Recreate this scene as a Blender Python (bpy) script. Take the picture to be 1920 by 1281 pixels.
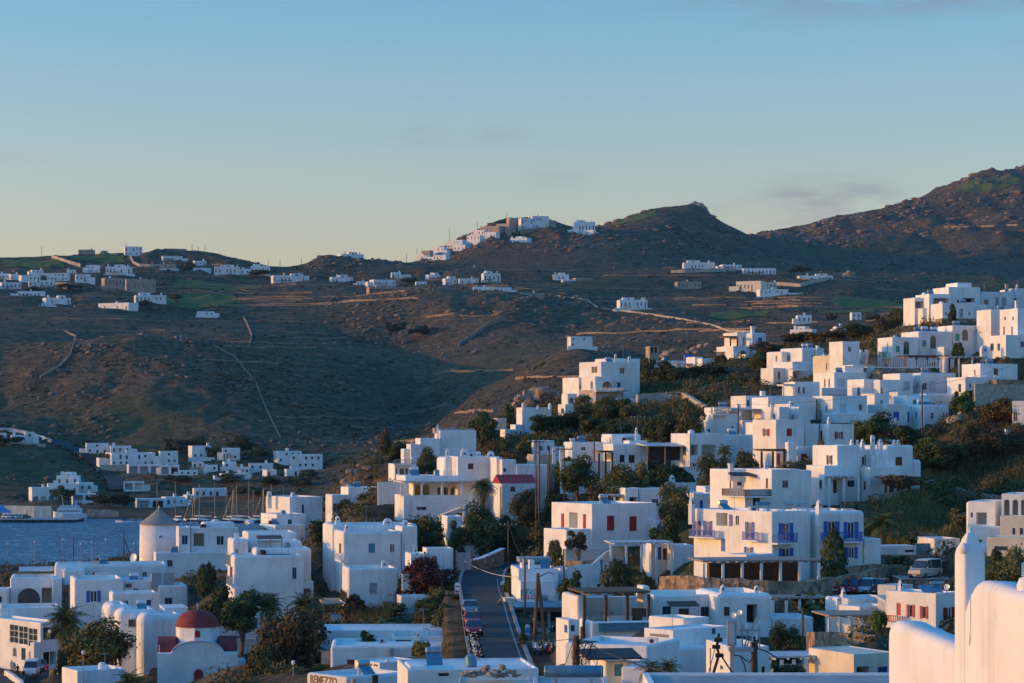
import bpy, bmesh, math, random
import numpy as np
from mathutils import Vector, Matrix
random.seed(7); RNG = np.random.default_rng(11)
for o in list(bpy.data.objects): bpy.data.objects.remove(o)
SC = bpy.context.scene; COL = SC.collection
R = math.radians
# ---------------------------------------------------------------- camera, sky, sun, exposure
F, CX, HY, CH = 4533.0, 960.0, 800.0, 34.0      # focal length and horizon in photo pixels, eye height
cam = bpy.data.cameras.new('camera'); camo = bpy.data.objects.new('camera', cam); COL.objects.link(camo)
camo.location = (0, 0, CH); camo.rotation_euler = (R(90), 0, 0)
cam.sensor_width = 36; cam.lens = F/1920*36; cam.shift_y = (HY-640.5)/1920
cam.clip_start = 0.5; cam.clip_end = 60000
SC.camera = camo
SUN_EL, SUN_AZ = 6.8, -92.0                      # degrees; azimuth clockwise from the view direction
w = bpy.data.worlds.new('World'); SC.world = w; w.use_nodes = True
nt = w.node_tree; nt.nodes.clear()
sky = nt.nodes.new('ShaderNodeTexSky'); sky.sky_type = 'NISHITA'; sky.sun_disc = False
sky.sun_elevation = R(SUN_EL); sky.sun_rotation = R(SUN_AZ)
sky.air_density = 1.2; sky.dust_density = 1.0; sky.ozone_density = 3.0; sky.altitude = 0
bg = nt.nodes.new('ShaderNodeBackground'); bg.inputs[1].default_value = 0.15
out = nt.nodes.new('ShaderNodeOutputWorld')
# thin mauve evening clouds, low wisps over the whole sky
tc = nt.nodes.new('ShaderNodeTexCoord')
mp = nt.nodes.new('ShaderNodeMapping'); mp.inputs['Scale'].default_value = (16, 16, 60); mp.inputs['Location'].default_value = (3.1, 0.4, 1.7)
nz = nt.nodes.new('ShaderNodeTexNoise'); nz.inputs['Scale'].default_value = 1.6; nz.inputs['Detail'].default_value = 7; nz.inputs['Roughness'].default_value = .58
mx = nt.nodes.new('ShaderNodeMix'); mx.data_type = 'RGBA'
CLOUD = mx.inputs[7]; CLOUD.default_value = (1.05, .95, 1.35, 1)
def vmath(op, a, b=None):
    q = nt.nodes.new('ShaderNodeMath'); q.operation = op
    for i, v in enumerate((a, b)):
        if v is None: continue
        if isinstance(v, (int, float)): q.inputs[i].default_value = v
        else: nt.links.new(v, q.inputs[i])
    return q.outputs[0]
sxy = nt.nodes.new('ShaderNodeSeparateXYZ'); nt.links.new(tc.outputs['Generated'], sxy.inputs[0])
AZ = vmath('ARCTAN2', sxy.outputs[0], sxy.outputs[1]); EL = vmath('ARCSINE', sxy.outputs[2])
total = None
for px, py, wpx, hpx, amt in ((1560, 380, 120, 34, .85), (1500, 395, 60, 26, .5), (780, 255, 55, 20, .32), (930, 255, 60, 18, .2), (1040, 330, 45, 20, .28), (30, 310, 60, 14, .3), (1740, -22, 400, 52, .9), (1330, 395, 60, 14, .25), (2500, 100, 400, 60, .8), (-700, 150, 300, 40, .6), (600, -500, 500, 60, .6)):
    dx = vmath('DIVIDE', vmath('SUBTRACT', AZ, math.atan((px-CX)/F)), wpx/F); dy = vmath('DIVIDE', vmath('SUBTRACT', EL, math.atan((HY-py)/F)), hpx/F)
    g_ = vmath('MULTIPLY', vmath('EXPONENT', vmath('MULTIPLY', vmath('ADD', vmath('MULTIPLY', dx, dx), vmath('MULTIPLY', dy, dy)), -1.0)), amt)
    total = g_ if total is None else vmath('MAXIMUM', total, g_)
nr = nt.nodes.new('ShaderNodeMapRange'); nr.inputs[1].default_value = .36; nr.inputs[2].default_value = .66; nt.links.new(nz.outputs[0], nr.inputs[0])
cm = vmath('MINIMUM', .8, vmath('MULTIPLY', total, vmath('MULTIPLY', nr.outputs[0], 1.15)))
L = nt.links.new
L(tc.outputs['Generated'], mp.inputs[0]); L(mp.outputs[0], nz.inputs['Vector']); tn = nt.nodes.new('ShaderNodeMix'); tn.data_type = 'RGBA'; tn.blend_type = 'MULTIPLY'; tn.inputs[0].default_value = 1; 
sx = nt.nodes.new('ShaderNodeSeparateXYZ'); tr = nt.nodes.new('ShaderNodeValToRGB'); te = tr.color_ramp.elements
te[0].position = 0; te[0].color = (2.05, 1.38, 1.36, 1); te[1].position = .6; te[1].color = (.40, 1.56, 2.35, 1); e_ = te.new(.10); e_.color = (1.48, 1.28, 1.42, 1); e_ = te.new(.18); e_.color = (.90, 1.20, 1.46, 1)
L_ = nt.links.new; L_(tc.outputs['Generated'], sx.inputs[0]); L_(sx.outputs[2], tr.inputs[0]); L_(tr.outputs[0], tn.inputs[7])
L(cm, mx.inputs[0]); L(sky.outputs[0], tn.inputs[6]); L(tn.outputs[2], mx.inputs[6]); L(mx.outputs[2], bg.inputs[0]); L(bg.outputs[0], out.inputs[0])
sl = bpy.data.lights.new('sun', 'SUN'); so = bpy.data.objects.new('sun', sl); COL.objects.link(so)
sl.energy = 2.1; sl.angle = R(0.6); sl.color = (.98, .45, .03)
_a = R(SUN_AZ); SD = Vector((math.sin(_a)*math.cos(R(SUN_EL)), math.cos(_a)*math.cos(R(SUN_EL)), math.sin(R(SUN_EL))))
so.rotation_euler = SD.to_track_quat('Z', 'Y').to_euler(); so.location = (-300, 0, 200)
vs = SC.view_settings; vs.view_transform = 'Standard'; vs.look = 'None'; vs.gamma = 1; vs.exposure = 0.62; vs.use_curve_mapping = False
SC.render.resolution_x = 1024; SC.render.resolution_y = 683
HAZE = 3e-5
SC.cycles.max_bounces = 6; SC.cycles.volume_bounces = 0

# ---------------------------------------------------------------- materials
MATS = {}
def mat(name, c1, c2=None, scale=1.0, rough=.9, bump=0.0, bscale=None, detail=5, metal=0, stretch=(1, 1, 1), lo=.35, hi=.68, rnd=0.0, spec=.3, vor=False, trans=0):
    m = bpy.data.materials.new(name); m.use_nodes = True; n = m.node_tree; b = n.nodes['Principled BSDF']
    b.inputs['Roughness'].default_value = rough; b.inputs['Metallic'].default_value = metal
    b.inputs['Specular IOR Level'].default_value = spec
    b.inputs['Base Color'].default_value = (*c1, 1)
    if c2:
        g = n.nodes.new('ShaderNodeNewGeometry'); mp = n.nodes.new('ShaderNodeMapping'); mp.inputs['Scale'].default_value = stretch
        t = n.nodes.new('ShaderNodeTexVoronoi' if vor else 'ShaderNodeTexNoise'); t.inputs['Scale'].default_value = scale
        if not vor: t.inputs['Detail'].default_value = detail
        r = n.nodes.new('ShaderNodeValToRGB'); r.color_ramp.elements[0].position = lo; r.color_ramp.elements[1].position = hi
        r.color_ramp.elements[0].color = (*c1, 1); r.color_ramp.elements[1].color = (*c2, 1)
        n.links.new(g.outputs['Position'], mp.inputs[0]); n.links.new(mp.outputs[0], t.inputs['Vector'])
        src = t.outputs['Color'] if vor else t.outputs[0]
        n.links.new(src, r.inputs[0])
        last = r.outputs[0]
        if rnd:
            oi = n.nodes.new('ShaderNodeObjectInfo'); hs = n.nodes.new('ShaderNodeHueSaturation'); mr = n.nodes.new('ShaderNodeMapRange')
            mr.inputs[3].default_value = 1-rnd; mr.inputs[4].default_value = 1+rnd
            n.links.new(oi.outputs['Random'], mr.inputs[0]); n.links.new(mr.outputs[0], hs.inputs['Value']); n.links.new(last, hs.inputs['Color']); last = hs.outputs[0]
        n.links.new(last, b.inputs['Base Color'])
        if bump:
            t2 = t
            if bscale:
                t2 = n.nodes.new('ShaderNodeTexVoronoi' if vor else 'ShaderNodeTexNoise'); t2.inputs['Scale'].default_value = bscale
                n.links.new(mp.outputs[0], t2.inputs['Vector'])
            bp = n.nodes.new('ShaderNodeBump'); bp.inputs['Strength'].default_value = 1; bp.inputs['Distance'].default_value = bump
            n.links.new(t2.outputs[0], bp.inputs['Height']); n.links.new(bp.outputs[0], b.inputs['Normal'])
    if trans:
        b.inputs['Transmission Weight'].default_value = trans
    MATS[name] = m; return m
def plaster(name, c1, c2, dirt):
    m = bpy.data.materials.new(name); m.use_nodes = True; n = m.node_tree; b = n.nodes['Principled BSDF']; N = n.nodes.new; K = n.links.new; b.inputs['Roughness'].default_value = .9; b.inputs['Specular IOR Level'].default_value = .15
    g = N('ShaderNodeNewGeometry')
    def nz_(sc, st, d=6, lo=.4, hi=.65):
        mp = N('ShaderNodeMapping'); mp.inputs['Scale'].default_value = st; t = N('ShaderNodeTexNoise'); t.inputs['Scale'].default_value = sc; t.inputs['Detail'].default_value = d; K(g.outputs['Position'], mp.inputs[0]); K(mp.outputs[0], t.inputs['Vector']); r = N('ShaderNodeMapRange'); r.inputs[1].default_value = lo; r.inputs[2].default_value = hi; K(t.outputs[0], r.inputs[0]); return r.outputs[0], t.outputs[0]
    def mix(f, a, c, k=1):
        x = N('ShaderNodeMix'); x.data_type = 'RGBA'; q = N('ShaderNodeMath'); q.operation = 'MULTIPLY'; q.inputs[1].default_value = k; K(f, q.inputs[0]); K(q.outputs[0], x.inputs[0])
        for s_, i in ((a, 6), (c, 7)):
            if isinstance(s_, tuple): x.inputs[i].default_value = (*s_, 1)
            else: K(s_, x.inputs[i])
        return x.outputs[2]
    c = mix(nz_(.45, (1, 1, 1))[0], c1, c2)                       # uneven coats of limewash
    c = mix(nz_(1.0, (2.2, 2.2, .16), 5, .55, .78)[0], c, dirt, .55)  # rain streaks
    c = mix(nz_(2.6, (1, 1, 1), 4, .62, .8)[0], c, dirt, .35)       # small patches
    oi = N('ShaderNodeObjectInfo'); mr = N('ShaderNodeMapRange'); mr.inputs[3].default_value = .9; mr.inputs[4].default_value = 1.04; hs = N('ShaderNodeHueSaturation'); K(oi.outputs['Random'], mr.inputs[0]); K(mr.outputs[0], hs.inputs['Value']); K(c, hs.inputs['Color']); K(hs.outputs[0], b.inputs['Base Color'])
    bp = N('ShaderNodeBump'); bp.inputs['Distance'].default_value = .05; bp.inputs['Strength'].default_value = .8; K(nz_(1.4, (1, 1, 1), 6)[1], bp.inputs['Height']); K(bp.outputs[0], b.inputs['Normal']); MATS[name] = m
plaster('white', (.82, .81, .79), (.70, .69, .67), (.47, .44, .40))
plaster('cream', (.72, .64, .52), (.60, .53, .43), (.40, .34, .28))
mat('tan', (.42, .33, .25), (.33, .26, .20), .3, .9, .05, 2)
mat('greywhite', (.55, .56, .57), (.45, .46, .48), .5, .85)
mat('roofgrey', (.40, .39, .38), (.28, .27, .27), .8, .9, .02, 3)
mat('blue', (.03, .12, .48), (.025, .10, .40), 3, .5)
mat('teal', (.05, .26, .40), (.04, .21, .33), 3, .5)
mat('navy', (.02, .035, .08), (.015, .03, .06), 3, .5)
mat('red', (.36, .02, .025), (.28, .016, .02), 3, .5)
mat('brightred', (.55, .03, .025), (.45, .025, .02), 3, .5)
mat('brown', (.14, .06, .03), (.09, .04, .02), 3, .6)
mat('green', (.10, .36, .26), (.08, .29, .21), 3, .5)
mat('grey', (.34, .36, .38), (.27, .29, .31), 2, .6)
mat('dark', (.03, .03, .035), (.02, .02, .02), 3, .6)
mat('wood', (.16, .09, .05), (.09, .05, .03), 2, .8, stretch=(4, 4, .6))
mat('palewood', (.38, .29, .20), (.28, .20, .13), 2, .8)
mat('thatch', (.33, .30, .26), (.24, .21, .18), 3, .95, .05, 8)
mat('metal', (.45, .46, .48), (.35, .36, .38), 2, .4, metal=.8)
mat('steelblue', (.12, .27, .36), (.09, .20, .28), 2, .35, metal=.2)
mat('glass', (.035, .05, .065), None, rough=.08, spec=.8)
mat('glasswarm', (.10, .09, .08), None, rough=.15, spec=.7)
mat('stone', (.40, .29, .20), (.13, .10, .075), 2.0, .95, .12, 2.0, vor=True, lo=.1, hi=.9)
mat('stonepale', (.50, .44, .36), (.34, .29, .23), 1.8, .95, .08, 1.8, vor=True, lo=.1, hi=.9)
mat('dome', (.20, .030, .027), (.27, .045, .04), 1.2, .75)
mat('asphalt', (.05, .054, .058), (.034, .037, .04), .6, .9)
mat('paving', (.34, .32, .30), (.26, .245, .23), .5, .9)
mat('roadline', (.38, .38, .36), (.25, .25, .24), 2, .8)
mat('rock', (.21, .16, .125), (.075, .062, .05), .25, .95, .25, 1.4)
mat('boulder', (.40, .30, .23), (.22, .17, .13), .8, .95, .15, 1.6)
mat('leaf_dark', (.036, .056, .022), (.10, .11, .04), .7, .8, rnd=.25, spec=.15)
mat('leaf_olive', (.08, .09, .034), (.19, .165, .065), .8, .8, rnd=.2, spec=.15)
mat('leaf_brown', (.075, .062, .032), (.15, .11, .055), .8, .85, rnd=.2, spec=.1)
mat('leaf_maroon', (.06, .026, .026), (.11, .045, .04), .8, .85, rnd=.15, spec=.1)
mat('leaf_bright', (.07, .115, .025), (.12, .16, .035), .9, .8, rnd=.15, spec=.15)
mat('palm', (.06, .08, .025), (.13, .14, .045), .9, .7, rnd=.15, spec=.2)
mat('bark', (.10, .07, .05), (.17, .12, .085), 3, .95)
mat('grass', (.26, .19, .06), (.13, .14, .045), .12, .9, spec=.1)
mat('reed', (.14, .115, .055), (.07, .08, .03), .3, .9, spec=.1)
mat('townscrub', (.07, .075, .03), (.18, .14, .065), .22, .9, spec=.1)
mat('fieldgreen', (.085, .12, .03), (.12, .125, .04), .02, .95, .3, .3, spec=.1)
mat('scrub', (.03, .04, .018), (.085, .07, .035), .15, .9, spec=.1)
mat('car_red', (.34, .01, .014), None, rough=.25, spec=.6)
mat('car_pink', (.25, .02, .03), None, rough=.3, spec=.6)
mat('car_blue', (.30, .42, .50), None, rough=.25, spec=.6)
mat('car_grey', (.16, .20, .25), None, rough=.25, spec=.6)
mat('car_white', (.70, .72, .74), None, rough=.25, spec=.6)
mat('car_cream', (.62, .55, .42), None, rough=.3, spec=.6)
mat('car_black', (.02, .02, .025), None, rough=.25, spec=.6)
mat('rubber', (.015, .015, .015), None, rough=.9)
mat('skin', (.45, .28, .20), None, rough=.6)
for k, c in dict(cl_navy=(.02, .03, .07), cl_red=(.40, .015, .03), cl_yellow=(.62, .36, .02), cl_white=(.65, .65, .66), cl_pink=(.50, .28, .27), cl_blue=(.22, .32, .52), cl_black=(.018, .018, .02), cl_denim=(.06, .09, .16), hair=(.03, .02, .014)).items(): mat(k, c, None)
mat('sign_teal', (.02, .24, .30), None, rough=.6); mat('sign_pink', (.55, .10, .16), None, rough=.6); mat('sign_purple', (.12, .06, .30), None, rough=.6)
mat('sign_brown', (.16, .09, .05), None, rough=.6); mat('signblue', (.05, .24, .52), None, rough=.6); mat('gold', (.55, .36, .05), None, rough=.5)
mat('lampglass', (.8, .78, .72), None, rough=.4)
mat('yellowlit', (.62, .42, .12), (.52, .34, .10), 1, .7)  # recess panels: the glow of lit interiors put into a yellow colour
def terrain_mat():
    m = bpy.data.materials.new('hill_ground'); m.use_nodes = True; n = m.node_tree; b = n.nodes['Principled BSDF']; N = n.nodes.new; K = n.links.new
    b.inputs['Roughness'].default_value = .95; b.inputs['Specular IOR Level'].default_value = .1
    g = N('ShaderNodeNewGeometry')
    def noise(s, d=6, st=(1, 1, 1), ro=.55):
        mp = N('ShaderNodeMapping'); mp.inputs['Scale'].default_value = st; K(g.outputs['Position'], mp.inputs[0])
        t = N('ShaderNodeTexNoise'); t.inputs['Scale'].default_value = s; t.inputs['Detail'].default_value = d; t.inputs['Roughness'].default_value = ro; K(mp.outputs[0], t.inputs['Vector']); return t.outputs[0]
    def ramp(src, a, c):
        r = N('ShaderNodeValToRGB'); e = r.color_ramp.elements; e[0].position = a[0]; e[1].position = a[1]; e[0].color = (*c[0], 1); e[1].color = (*c[1], 1); K(src, r.inputs[0]); return r.outputs[0]
    def mix(f, a, c):
        x = N('ShaderNodeMix'); x.data_type = 'RGBA'; K(f, x.inputs[0]); K(a, x.inputs[6]); K(c, x.inputs[7]); return x.outputs[2]
    base = ramp(noise(.012, 9, ro=.62), (.40, .60), ((0.042, 0.052, 0.021), (0.215, 0.130, 0.060)))
    tuft = ramp(noise(.22, 7, ro=.7), (.42, .62), ((0.0175, 0.0240, 0.0121), (0.2013, 0.1380, 0.0837)))
    c = mix(ramp(noise(.05, 4), (.3, .7), ((.55,)*3, (.85,)*3)), base, tuft)
    green = ramp(noise(.05, 5), (.3, .7), ((0.0542, 0.0790, 0.0184), (0.0922, 0.0930, 0.0251)))
    c = mix(ramp(noise(.0045, 2, (1, .6, 3)), (.58, .66), ((0,)*3, (.55,)*3)), c, green)
    # old field terraces: thin contour steps
    wv = N('ShaderNodeTexWave'); wv.wave_type = 'BANDS'; wv.bands_direction = 'Z'; wv.inputs['Scale'].default_value = .085; wv.inputs['Distortion'].default_value = 5; wv.inputs['Detail'].default_value = 3; wv.inputs['Detail Scale'].default_value = .5
    K(g.outputs['Position'], wv.inputs['Vector'])
    lin = ramp(wv.outputs[1], (.72, .95), ((0,)*3, (.8,)*3))
    c = mix(lin, c, ramp(noise(.3, 3), (.3, .7), ((0.0542, 0.0418, 0.0251), (0.1628, 0.1116, 0.0670))))
    rk = ramp(noise(.035, 9, (1, 1, 1.5), .72), (.60, .70), ((0,)*3, (.8,)*3))
    c = mix(rk, c, ramp(noise(.5, 4), (.3, .7), ((0.1193, 0.0837, 0.0586), (0.2929, 0.1953, 0.1381))))
    K(c, b.inputs['Base Color'])
    bp = N('ShaderNodeBump'); bp.inputs['Strength'].default_value = 1; bp.inputs['Distance'].default_value = 2.2; K(noise(.16, 8, ro=.65), bp.inputs['Height']); K(bp.outputs[0], b.inputs['Normal'])
    MATS['ground'] = m
terrain_mat()
def water_mat():
    m = bpy.data.materials.new('sea_water'); m.use_nodes = True; n = m.node_tree; b = n.nodes['Principled BSDF']; N = n.nodes.new; K = n.links.new
    b.inputs['Base Color'].default_value = (.012, .17, .30, 1); b.inputs['Roughness'].default_value = .12; b.inputs['Specular IOR Level'].default_value = .5; b.inputs['IOR'].default_value = 1.33
    g = N('ShaderNodeNewGeometry'); mp = N('ShaderNodeMapping'); mp.inputs['Scale'].default_value = (.34, .13, 1); K(g.outputs['Position'], mp.inputs[0])
    t = N('ShaderNodeTexNoise'); t.inputs['Scale'].default_value = .8; t.inputs['Detail'].default_value = 6; t.inputs['Roughness'].default_value = .65; K(mp.outputs[0], t.inputs['Vector'])
    bp = N('ShaderNodeBump'); bp.inputs['Strength'].default_value = 1; bp.inputs['Distance'].default_value = 3.2; K(t.outputs[0], bp.inputs['Height']); K(bp.outputs[0], b.inputs['Normal'])
    MATS['water'] = m
water_mat()

# ---------------------------------------------------------------- helpers
def P(px, py, D): return Vector(((px-CX)/F*D, D, CH-(py-HY)/F*D))
def pix(v): return (CX+v[0]/v[1]*F, HY+(CH-v[2])/v[1]*F)
def tag(o, label=None, cat=None, group=None, kind=None):
    if label: o['label'] = label
    if cat: o['category'] = cat
    if group: o['group'] = group
    if kind: o['kind'] = kind
    return o
def empty(name, loc, label=None, cat=None, group=None):
    o = bpy.data.objects.new(name, None); COL.objects.link(o); o.location = loc; o.empty_display_size = .3
    return tag(o, label, cat, group)
def link(name, me, parent=None, loc=None, m=None):
    o = bpy.data.objects.new(name, me); COL.objects.link(o)
    if parent is not None: o.parent = parent
    if loc is not None: o.location = loc
    if m and not me.materials: me.materials.append(MATS[m])
    return o
class MB:
    """collects verts and faces of ONE mesh, in the coordinates of its parent"""
    def __init__(s, off=(0, 0, 0)): s.v = []; s.f = []; s.mi = []; s.o = Vector(off); s.cur = 0
    def add(s, vs, fs):
        b = len(s.v); s.v += [tuple(Vector(p)-s.o) for p in vs]; s.f += [tuple(i+b for i in f) for f in fs]; s.mi += [s.cur]*len(fs); return s
    def obox(s, o, u, v, z, a0, a1, b0, b1, c0, c1):
        """box in frame o + a*u + b*v + c*z"""
        o = Vector(o); pts = [o+u*a+v*b+z*c for c in (c0, c1) for b in (b0, b1) for a in (a0, a1)]
        return s.add(pts, [(0, 2, 3, 1), (4, 5, 7, 6), (0, 1, 5, 4), (2, 6, 7, 3), (0, 4, 6, 2), (1, 3, 7, 5)])
    def box(s, x0, x1, y0, y1, z0, z1): return s.obox((0, 0, 0), X_, Y_, Z_, x0, x1, y0, y1, z0, z1)
    def tube(s, pts, rad, n=6, cap=True):
        pts = [Vector(p) for p in pts]; k = len(pts)
        rad = [rad]*k if not hasattr(rad, '__len__') else rad
        vs = []; fs = []
        for i, p in enumerate(pts):
            d = (pts[min(i+1, k-1)]-pts[max(i-1, 0)]).normalized()
            a = d.cross(Vector((0.3, 1, 0.05))); a = a.normalized() if a.length > 1e-4 else Vector((1, 0, 0)); b = d.cross(a)
            for j in range(n):
                t = 2*math.pi*j/n; vs.append(p+(a*math.cos(t)+b*math.sin(t))*rad[i])
        for i in range(k-1):
            for j in range(n): fs.append((i*n+j, i*n+(j+1) % n, (i+1)*n+(j+1) % n, (i+1)*n+j))
        if cap: fs += [tuple(range(n))[::-1], tuple(range((k-1)*n, k*n))]
        return s.add(vs, fs)
    def lathe(s, c, prof, n=16):
        c = Vector(c); vs = []; fs = []
        for r, z in prof:
            for j in range(n): t = 2*math.pi*j/n; vs.append(c+Vector((r*math.cos(t), r*math.sin(t), z)))
        for i in range(len(prof)-1):
            for j in range(n): fs.append((i*n+j, i*n+(j+1) % n, (i+1)*n+(j+1) % n, (i+1)*n+j))
        fs += [tuple(range(n))[::-1], tuple(range((len(prof)-1)*n, len(prof)*n))]
        return s.add(vs, fs)
    def prism(s, o, u, z, w, poly, d0, d1):
        """polygon (a,c) in plane u,z extruded along w from d0 to d1"""
        o = Vector(o); k = len(poly); pts = [o+u*a+z*c+w*d for d in (d0, d1) for a, c in poly]
        fs = [tuple(range(k)), tuple(range(2*k-1, k-1, -1))]+[(i, i+k, (i+1) % k+k, (i+1) % k) for i in range(k)]
        return s.add(pts, fs)
    def mesh(s, name, m, smooth=False, mats=None):
        me = bpy.data.meshes.new(name); me.from_pydata(s.v, [], s.f)
        for k in (mats or [m]): me.materials.append(MATS[k])
        if mats: me.polygons.foreach_set('material_index', s.mi)
        if smooth: me.polygons.foreach_set('use_smooth', [True]*len(s.f))
        me.update(); return me
    def build(s, name, m, parent=None, smooth=False, mats=None, loc=None):
        me = s.mesh(name, m, smooth, mats)
        bm = bmesh.new(); bm.from_mesh(me); bmesh.ops.recalc_face_normals(bm, faces=bm.faces); bm.to_mesh(me); bm.free()
        o = bpy.data.objects.new(name, me); COL.objects.link(o)
        if parent is not None: o.parent = parent
        if loc is not None: o.location = loc
        return o
X_, Y_, Z_ = Vector((1, 0, 0)), Vector((0, 1, 0)), Vector((0, 0, 1))
ORD = ['first', 'second', 'third', 'fourth', 'fifth', 'sixth', 'seventh', 'eighth', 'ninth', 'tenth', 'eleventh', 'twelfth', 'thirteenth', 'fourteenth', 'fifteenth', 'sixteenth', 'seventeenth', 'eighteenth', 'nineteenth', 'twentieth', 'twenty-first', 'twenty-second', 'twenty-third', 'twenty-fourth', 'twenty-fifth', 'twenty-sixth', 'twenty-seventh', 'twenty-eighth', 'twenty-ninth', 'thirtieth']
# ---------------------------------------------------------------- the houses, measured on the photograph: pixel of the front-left corner, distance, turn
HOUSES = []
def H(label, D, yaw, blocks, wins=(), chim=(), porch=(), rail=(), box=(), cat='house', name='house', group='white houses of the town', text=()):
    HOUSES.append(dict(label=label, D=D, yaw=yaw, blocks=blocks, wins=wins, chim=chim, porch=porch, rail=rail, box=box, cat=cat, name=name, group=group, text=text))
# block: (x0, x1, y_top, y_base, depth m, extra distance m, {r, par, mat, yaw})
# window: (kind, x0, x1, y0, y1, colour, face+block)   w window, o open shutters, s closed shutters, d door, l loggia, a arched window, A arched loggia, g glazing grid
# ---- lower left of the town
H('white house joined to the windmill, with small roof terrace', 388, 12,
  [(358, 447, 990, 1072, 7, 0), (335, 357, 989, 1072, 6, -1, dict(par=.2)), (381, 441, 980, 995, 5, 3, dict(r=.6, par=0)), (292, 452, 1037, 1085, 5, -5)],
  [('w', 341, 352, 1004, 1021, 'grey', 'F1'), ('l', 363, 383, 1000, 1024, 'tan', 'F0'), ('w', 406, 420, 1005, 1022, 'greywhite', 'F0'), ('w', 313, 324, 1050, 1063, 'greywhite', 'F3')])
H('long low white house with a rounded roof edge in front of the windmill', 352, 10,
  [(102, 315, 1059, 1100, 8, 0, dict(r=.7)), (118, 160, 1068, 1100, 5, -3, dict(r=.6))],
  chim=[(148, 1052, 1060, 5, 'n', 2)], box=[('roof_hatch', 172, 185, 1053, 1060, 1.5, 2, 'cream'), ('roof_box', 198, 205, 1056, 1060, 1, 2, 'grey'), ('water_tank', 178, 208, 1074, 1088, 2, -6, 'cream')])
H('white house with blue shuttered window and stepped roof, left of the palms', 332, 14,
  [(139, 232, 1086, 1160, 9, 0, dict(r=.5)), (230, 298, 1088, 1160, 7, 3, dict(r=.5)), (210, 297, 1112, 1165, 5, -8, dict(r=.5)), (298, 352, 1098, 1160, 7, 2, dict(r=.4))],
  [('o', 169, 182, 1108, 1129, 'blue', 'F0'), ('g', 229, 247, 1089, 1102, 'dark', 'F1'), ('w', 250, 259, 1104, 1112, 'blue', 'F1'), ('w', 309, 323, 1121, 1137, 'teal', 'F3'), ('w', 124, 128, 1106, 1126, 'teal', 'L0')],
  box=[('cooling_unit', 284, 303, 1075, 1097, 1, 3, 'grey'), ('cooling_unit', 308, 327, 1075, 1097, 1, 3, 'grey')])
H('white house with a wide glazed arch at the left edge', 347, 10,
  [(19, 101, 1083, 1150, 9, 0, dict(r=.5)), (98, 116, 1086, 1150, 6, -2)],
  [('a', 33, 75, 1103, 1131, 'brown', 'F0'), ('l', 78, 100, 1102, 1131, 'tan', 'F0')], box=[('canopy', 35, 100, 1068, 1072, 3, 8, 'greywhite')])
H('low white terrace house cut by the left picture edge', 340, 8, [(-40, 12, 1108, 1150, 8, 0)], [('w', -8, 4, 1118, 1130, 'grey', 'F0')])
H('white hotel with three tall glazed bays above pointed arches', 316, 42,
  [(76, 122, 1168, 1262, 14, 0, dict(r=.15, par=.3)), (0, 110, 1140, 1170, 8, 12, dict(yaw=12)), (64, 76, 1205, 1262, 1, -.8)],
  [('g', 18, 34, 1171, 1206, 'white', 'L0'), ('g', 35, 52, 1174, 1209, 'white', 'L0'), ('g', 53, 70, 1178, 1213, 'white', 'L0'), ('a', 24, 31, 1214, 1232, 'white', 'L0'), ('a', 54, 61, 1220, 1238, 'white', 'L0'), ('w', 40, 48, 1215, 1238, 'teal', 'L0'), ('g', 81, 112, 1176, 1199, 'dark', 'F0'), ('l', 81, 105, 1222, 1247, 'dark', 'F0')], cat='hotel')
H('tall plain white building with three stepped round-backed roofs beside the church', 292, 14,
  [(262, 350, 1153, 1300, 8, 0, dict(r=1.0, par=.3)), (219, 300, 1144, 1300, 8, 4, dict(r=1.0, par=.3)), (199, 250, 1135, 1300, 8, 8, dict(r=1.0, par=.3))],
  [('w', 310, 324, 1195, 1200, 'brown', 'F0')], box=[('parapet_ledge', 308, 352, 1140, 1152, 6, 6, 'white')])
H('white wall corner with a lamp in front of the olive tree', 262, 30, [(145, 235, 1258, 1320, 5, 0, dict(r=.15))], cat='wall', name='garden_house')
H('white terraced house of five stacked rounded blocks with iron balconies', 302, 13,
  [(438, 570, 1042, 1118, 7, 0, dict(r=.6)), (478, 584, 1028, 1100, 6, 5, dict(r=.7)), (466, 566, 1014, 1060, 5, 10, dict(r=.7)), (436, 466, 1011, 1060, 6, 8, dict(r=.6)), (464, 556, 998, 1040, 6, 15, dict(r=.4)), (547, 588, 1090, 1120, 6, 2)],
  [('w', 548, 556, 1064, 1086, 'teal', 'F0'), ('w', 440, 446, 1030, 1040, 'grey', 'F3'), ('w', 466, 470, 1028, 1038, 'grey', 'F2'), ('d', 431, 436, 1062, 1084, 'brown', 'L0'), ('l', 548, 584, 1104, 1118, 'grey', 'F5')],
  rail=[('L0', 425, 436, 1081, 1098, 'grey'), ('L3', 424, 432, 1040, 1060, 'grey')], box=[('roof_shade', 484, 530, 1009, 1011, 2, 9, 'brown'), ('planter_row', 494, 545, 1040, 1043, 1, 3, 'dark')], chim=[(444, 1000, 1011, 7, 'n', 9)])
H('tall blank white house with triangular dovecote relief and slit opening', 402, 32,
  [(543, 605, 932, 1000, 9, 0, dict(r=.3)), (519, 573, 964, 1010, 6, -6), (516, 573, 984, 1030, 6, -10, dict(r=.4))],
  [('d', 566, 570, 946, 969, 'dark', 'F0')], chim=[(505, 921, 940, 8, 'a', 4), (549, 923, 934, 7, 'a', 1)], box=[('roof_shade', 485, 508, 990, 993, 2, -8, 'palewood')])
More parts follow.
